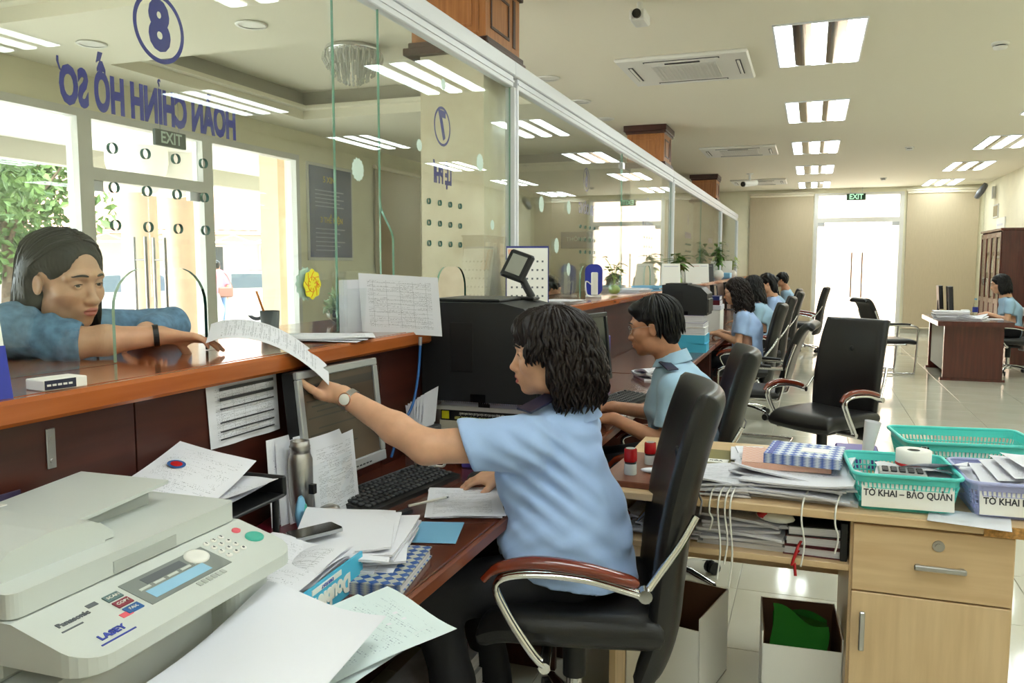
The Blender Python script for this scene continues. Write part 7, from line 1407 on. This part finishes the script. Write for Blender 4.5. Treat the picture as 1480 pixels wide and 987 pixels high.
    if glasses:
        g = MB()
        for q in (-1, 1): g.tube([(q*.032+.022*cos(a), .099-.006*abs(cos(a)), -.004+.016*sin(a)) for a in [2*pi*i/14 for i in range(14)]], .0014, 5, closed=True); g.tube([(q*.055, .093, 0), (q*.08, -.01, .002)], .0014, 5)
        g.xf(Matrix.Translation(-O) @ HM).build('glasses', 'black_plastic', body)
    return body
seated('woman clerk with long wavy hair typing beside the white archive box', (-.56, 8.1), R(88), 'wavy', h=.010, glasses=True, hairm='hair_brown', lean=.02); seated('woman clerk with long straight hair seated next along the desks', (-.52, 9.9), R(88), 'long', 'shirt_aqua', lean=.03)
seated('woman clerk with a hair bun and dark shoulder tabs at far desk', (-.46, 11.75), R(90), 'bun', lean=.0); seated('woman clerk with a ponytail at the far desks', (-.50, 13.3), R(90), 'tail', 'shirt_aqua', lean=.06); seated('man clerk with short hair at the desk nearest the back door', (-.36, 14.95), R(92), 'short', 'shirt_aqua', 'skin_tan', lean=.02, turn=.2)
seated('woman clerk with black bob typing at the mahogany desk', (2.50, 12.5), R(88), 'bob', 'shirt_aqua', h=.012, lean=.04); seated('customer with short hair sitting in the public hall', (-2.45, 7.55), R(-60), 'short', 'paper_grey', 'skin_tan', seat=.52)
tag(MB().box(-2.72, -2.25, 7.3, 7.8, 0, .46, 0, .02).build('hall_stool', 'grey_plastic'), 'grey stool under the hall customer', 'stool')
# passer-by in the yard, seen from behind
def walker():
    o = (-12.9, 15.5, -.15); T0 = Matrix.Translation(o) @ rot(R(35)); W = lambda x, y, z: T0 @ V((x, y, z)); HM = head_frame(W(0, .02, 1.58), T0.to_3x3() @ V((0, 1, -.1))); B = Field(); P = add_head(B, HM, 1.); nk = W(0, 0, 1.42); B.cone(P(0, -.03, -.06), nk, .055, .06, .03); B.cone(nk, W(0, 0, 1.0), .08, .12, .05)
    for q in (-1, 1): B.cone(nk, W(q*.19, 0, 1.38), .05, .05, .04); B.cone(W(q*.19, 0, 1.38), W(q*.25, -.02, 1.1), .045, .038, .02); B.cone(W(q*.25, -.02, 1.1), W(q*.22, .1, .88), .036, .026, .02); add_hand(B, W(q*.22, .1, .87), T0.to_3x3() @ V((0, .15, -1)), T0.to_3x3() @ V((-q, 0, 0)), q, (.3,)*4)
    body = to_obj('person', [B.mesh(.018)], ['skin_tan'], None, o); tag(body, 'passer-by in pink shirt and jeans walking away with a shoulder bag', 'person')
    S_ = Field(); S_.cone(W(0, 0, 1.36), W(0, 0, .95), .15, .15, .05, flat=T0.to_3x3() @ V((1, 0, 0)), fs=1.25)
    for q in (-1, 1): S_.cone(nk, W(q*.19, 0, 1.37), .065, .07, .05); S_.cone(W(q*.19, 0, 1.37), W(q*.235, -.01, 1.18), .066, .062, .03)
    to_obj('shirt', [S_.mesh(.018)], ['pink_shirt'], body, o); T = Field()
    for q, st in ((-1, .1), (1, -.08)): T.cone(W(q*.09, 0, .9), W(q*.1, st*.6, .5), .095, .07, .05); T.cone(W(q*.1, st*.6, .5), W(q*.1, st, .08), .068, .05, .03)
    T.cone(W(-.08, 0, .93), W(.08, 0, .93), .12, .12, .05); to_obj('jeans', [T.mesh(.02)], ['jeans'], body, o)
    for q, st in ((-1, .1), (1, -.08)): f = Field(); f.cone(W(q*.1, st-.03, .04), W(q*.1, st+.12, .035), .045, .038, .02); to_obj('shoe', [f.mesh(.02)], ['shoe_black'], body, o)
    H = Field(); H.ell((0, -.02, .045), (.086, .105, .085), HM); H.ell((0, -.06, -.02), (.075, .05, .07), HM, .03); H.ell((0, .11, -.04), (.07, .08, .1), HM, .012, '-'); to_obj('hair', [H.mesh(.014)], ['hair_black'], body, o)
    t = thing('shoulder_bag', 'brown shoulder bag hanging on the passer-by', 'bag', tuple(W(.20, -.2, .98)), R(35)); MB().box(-.16, .16, -.05, .05, -.12, .12, 0, .03).build('body', mat('bag_brown', (110, 76, 66), .5), t); MB().tube(spline([(.15, .05, .1), (.0, .12, .42), (-.25, .2, .46), (-.3, .35, .3)], 5), .012, 6).build('strap', 'bag_brown', t)
walker()
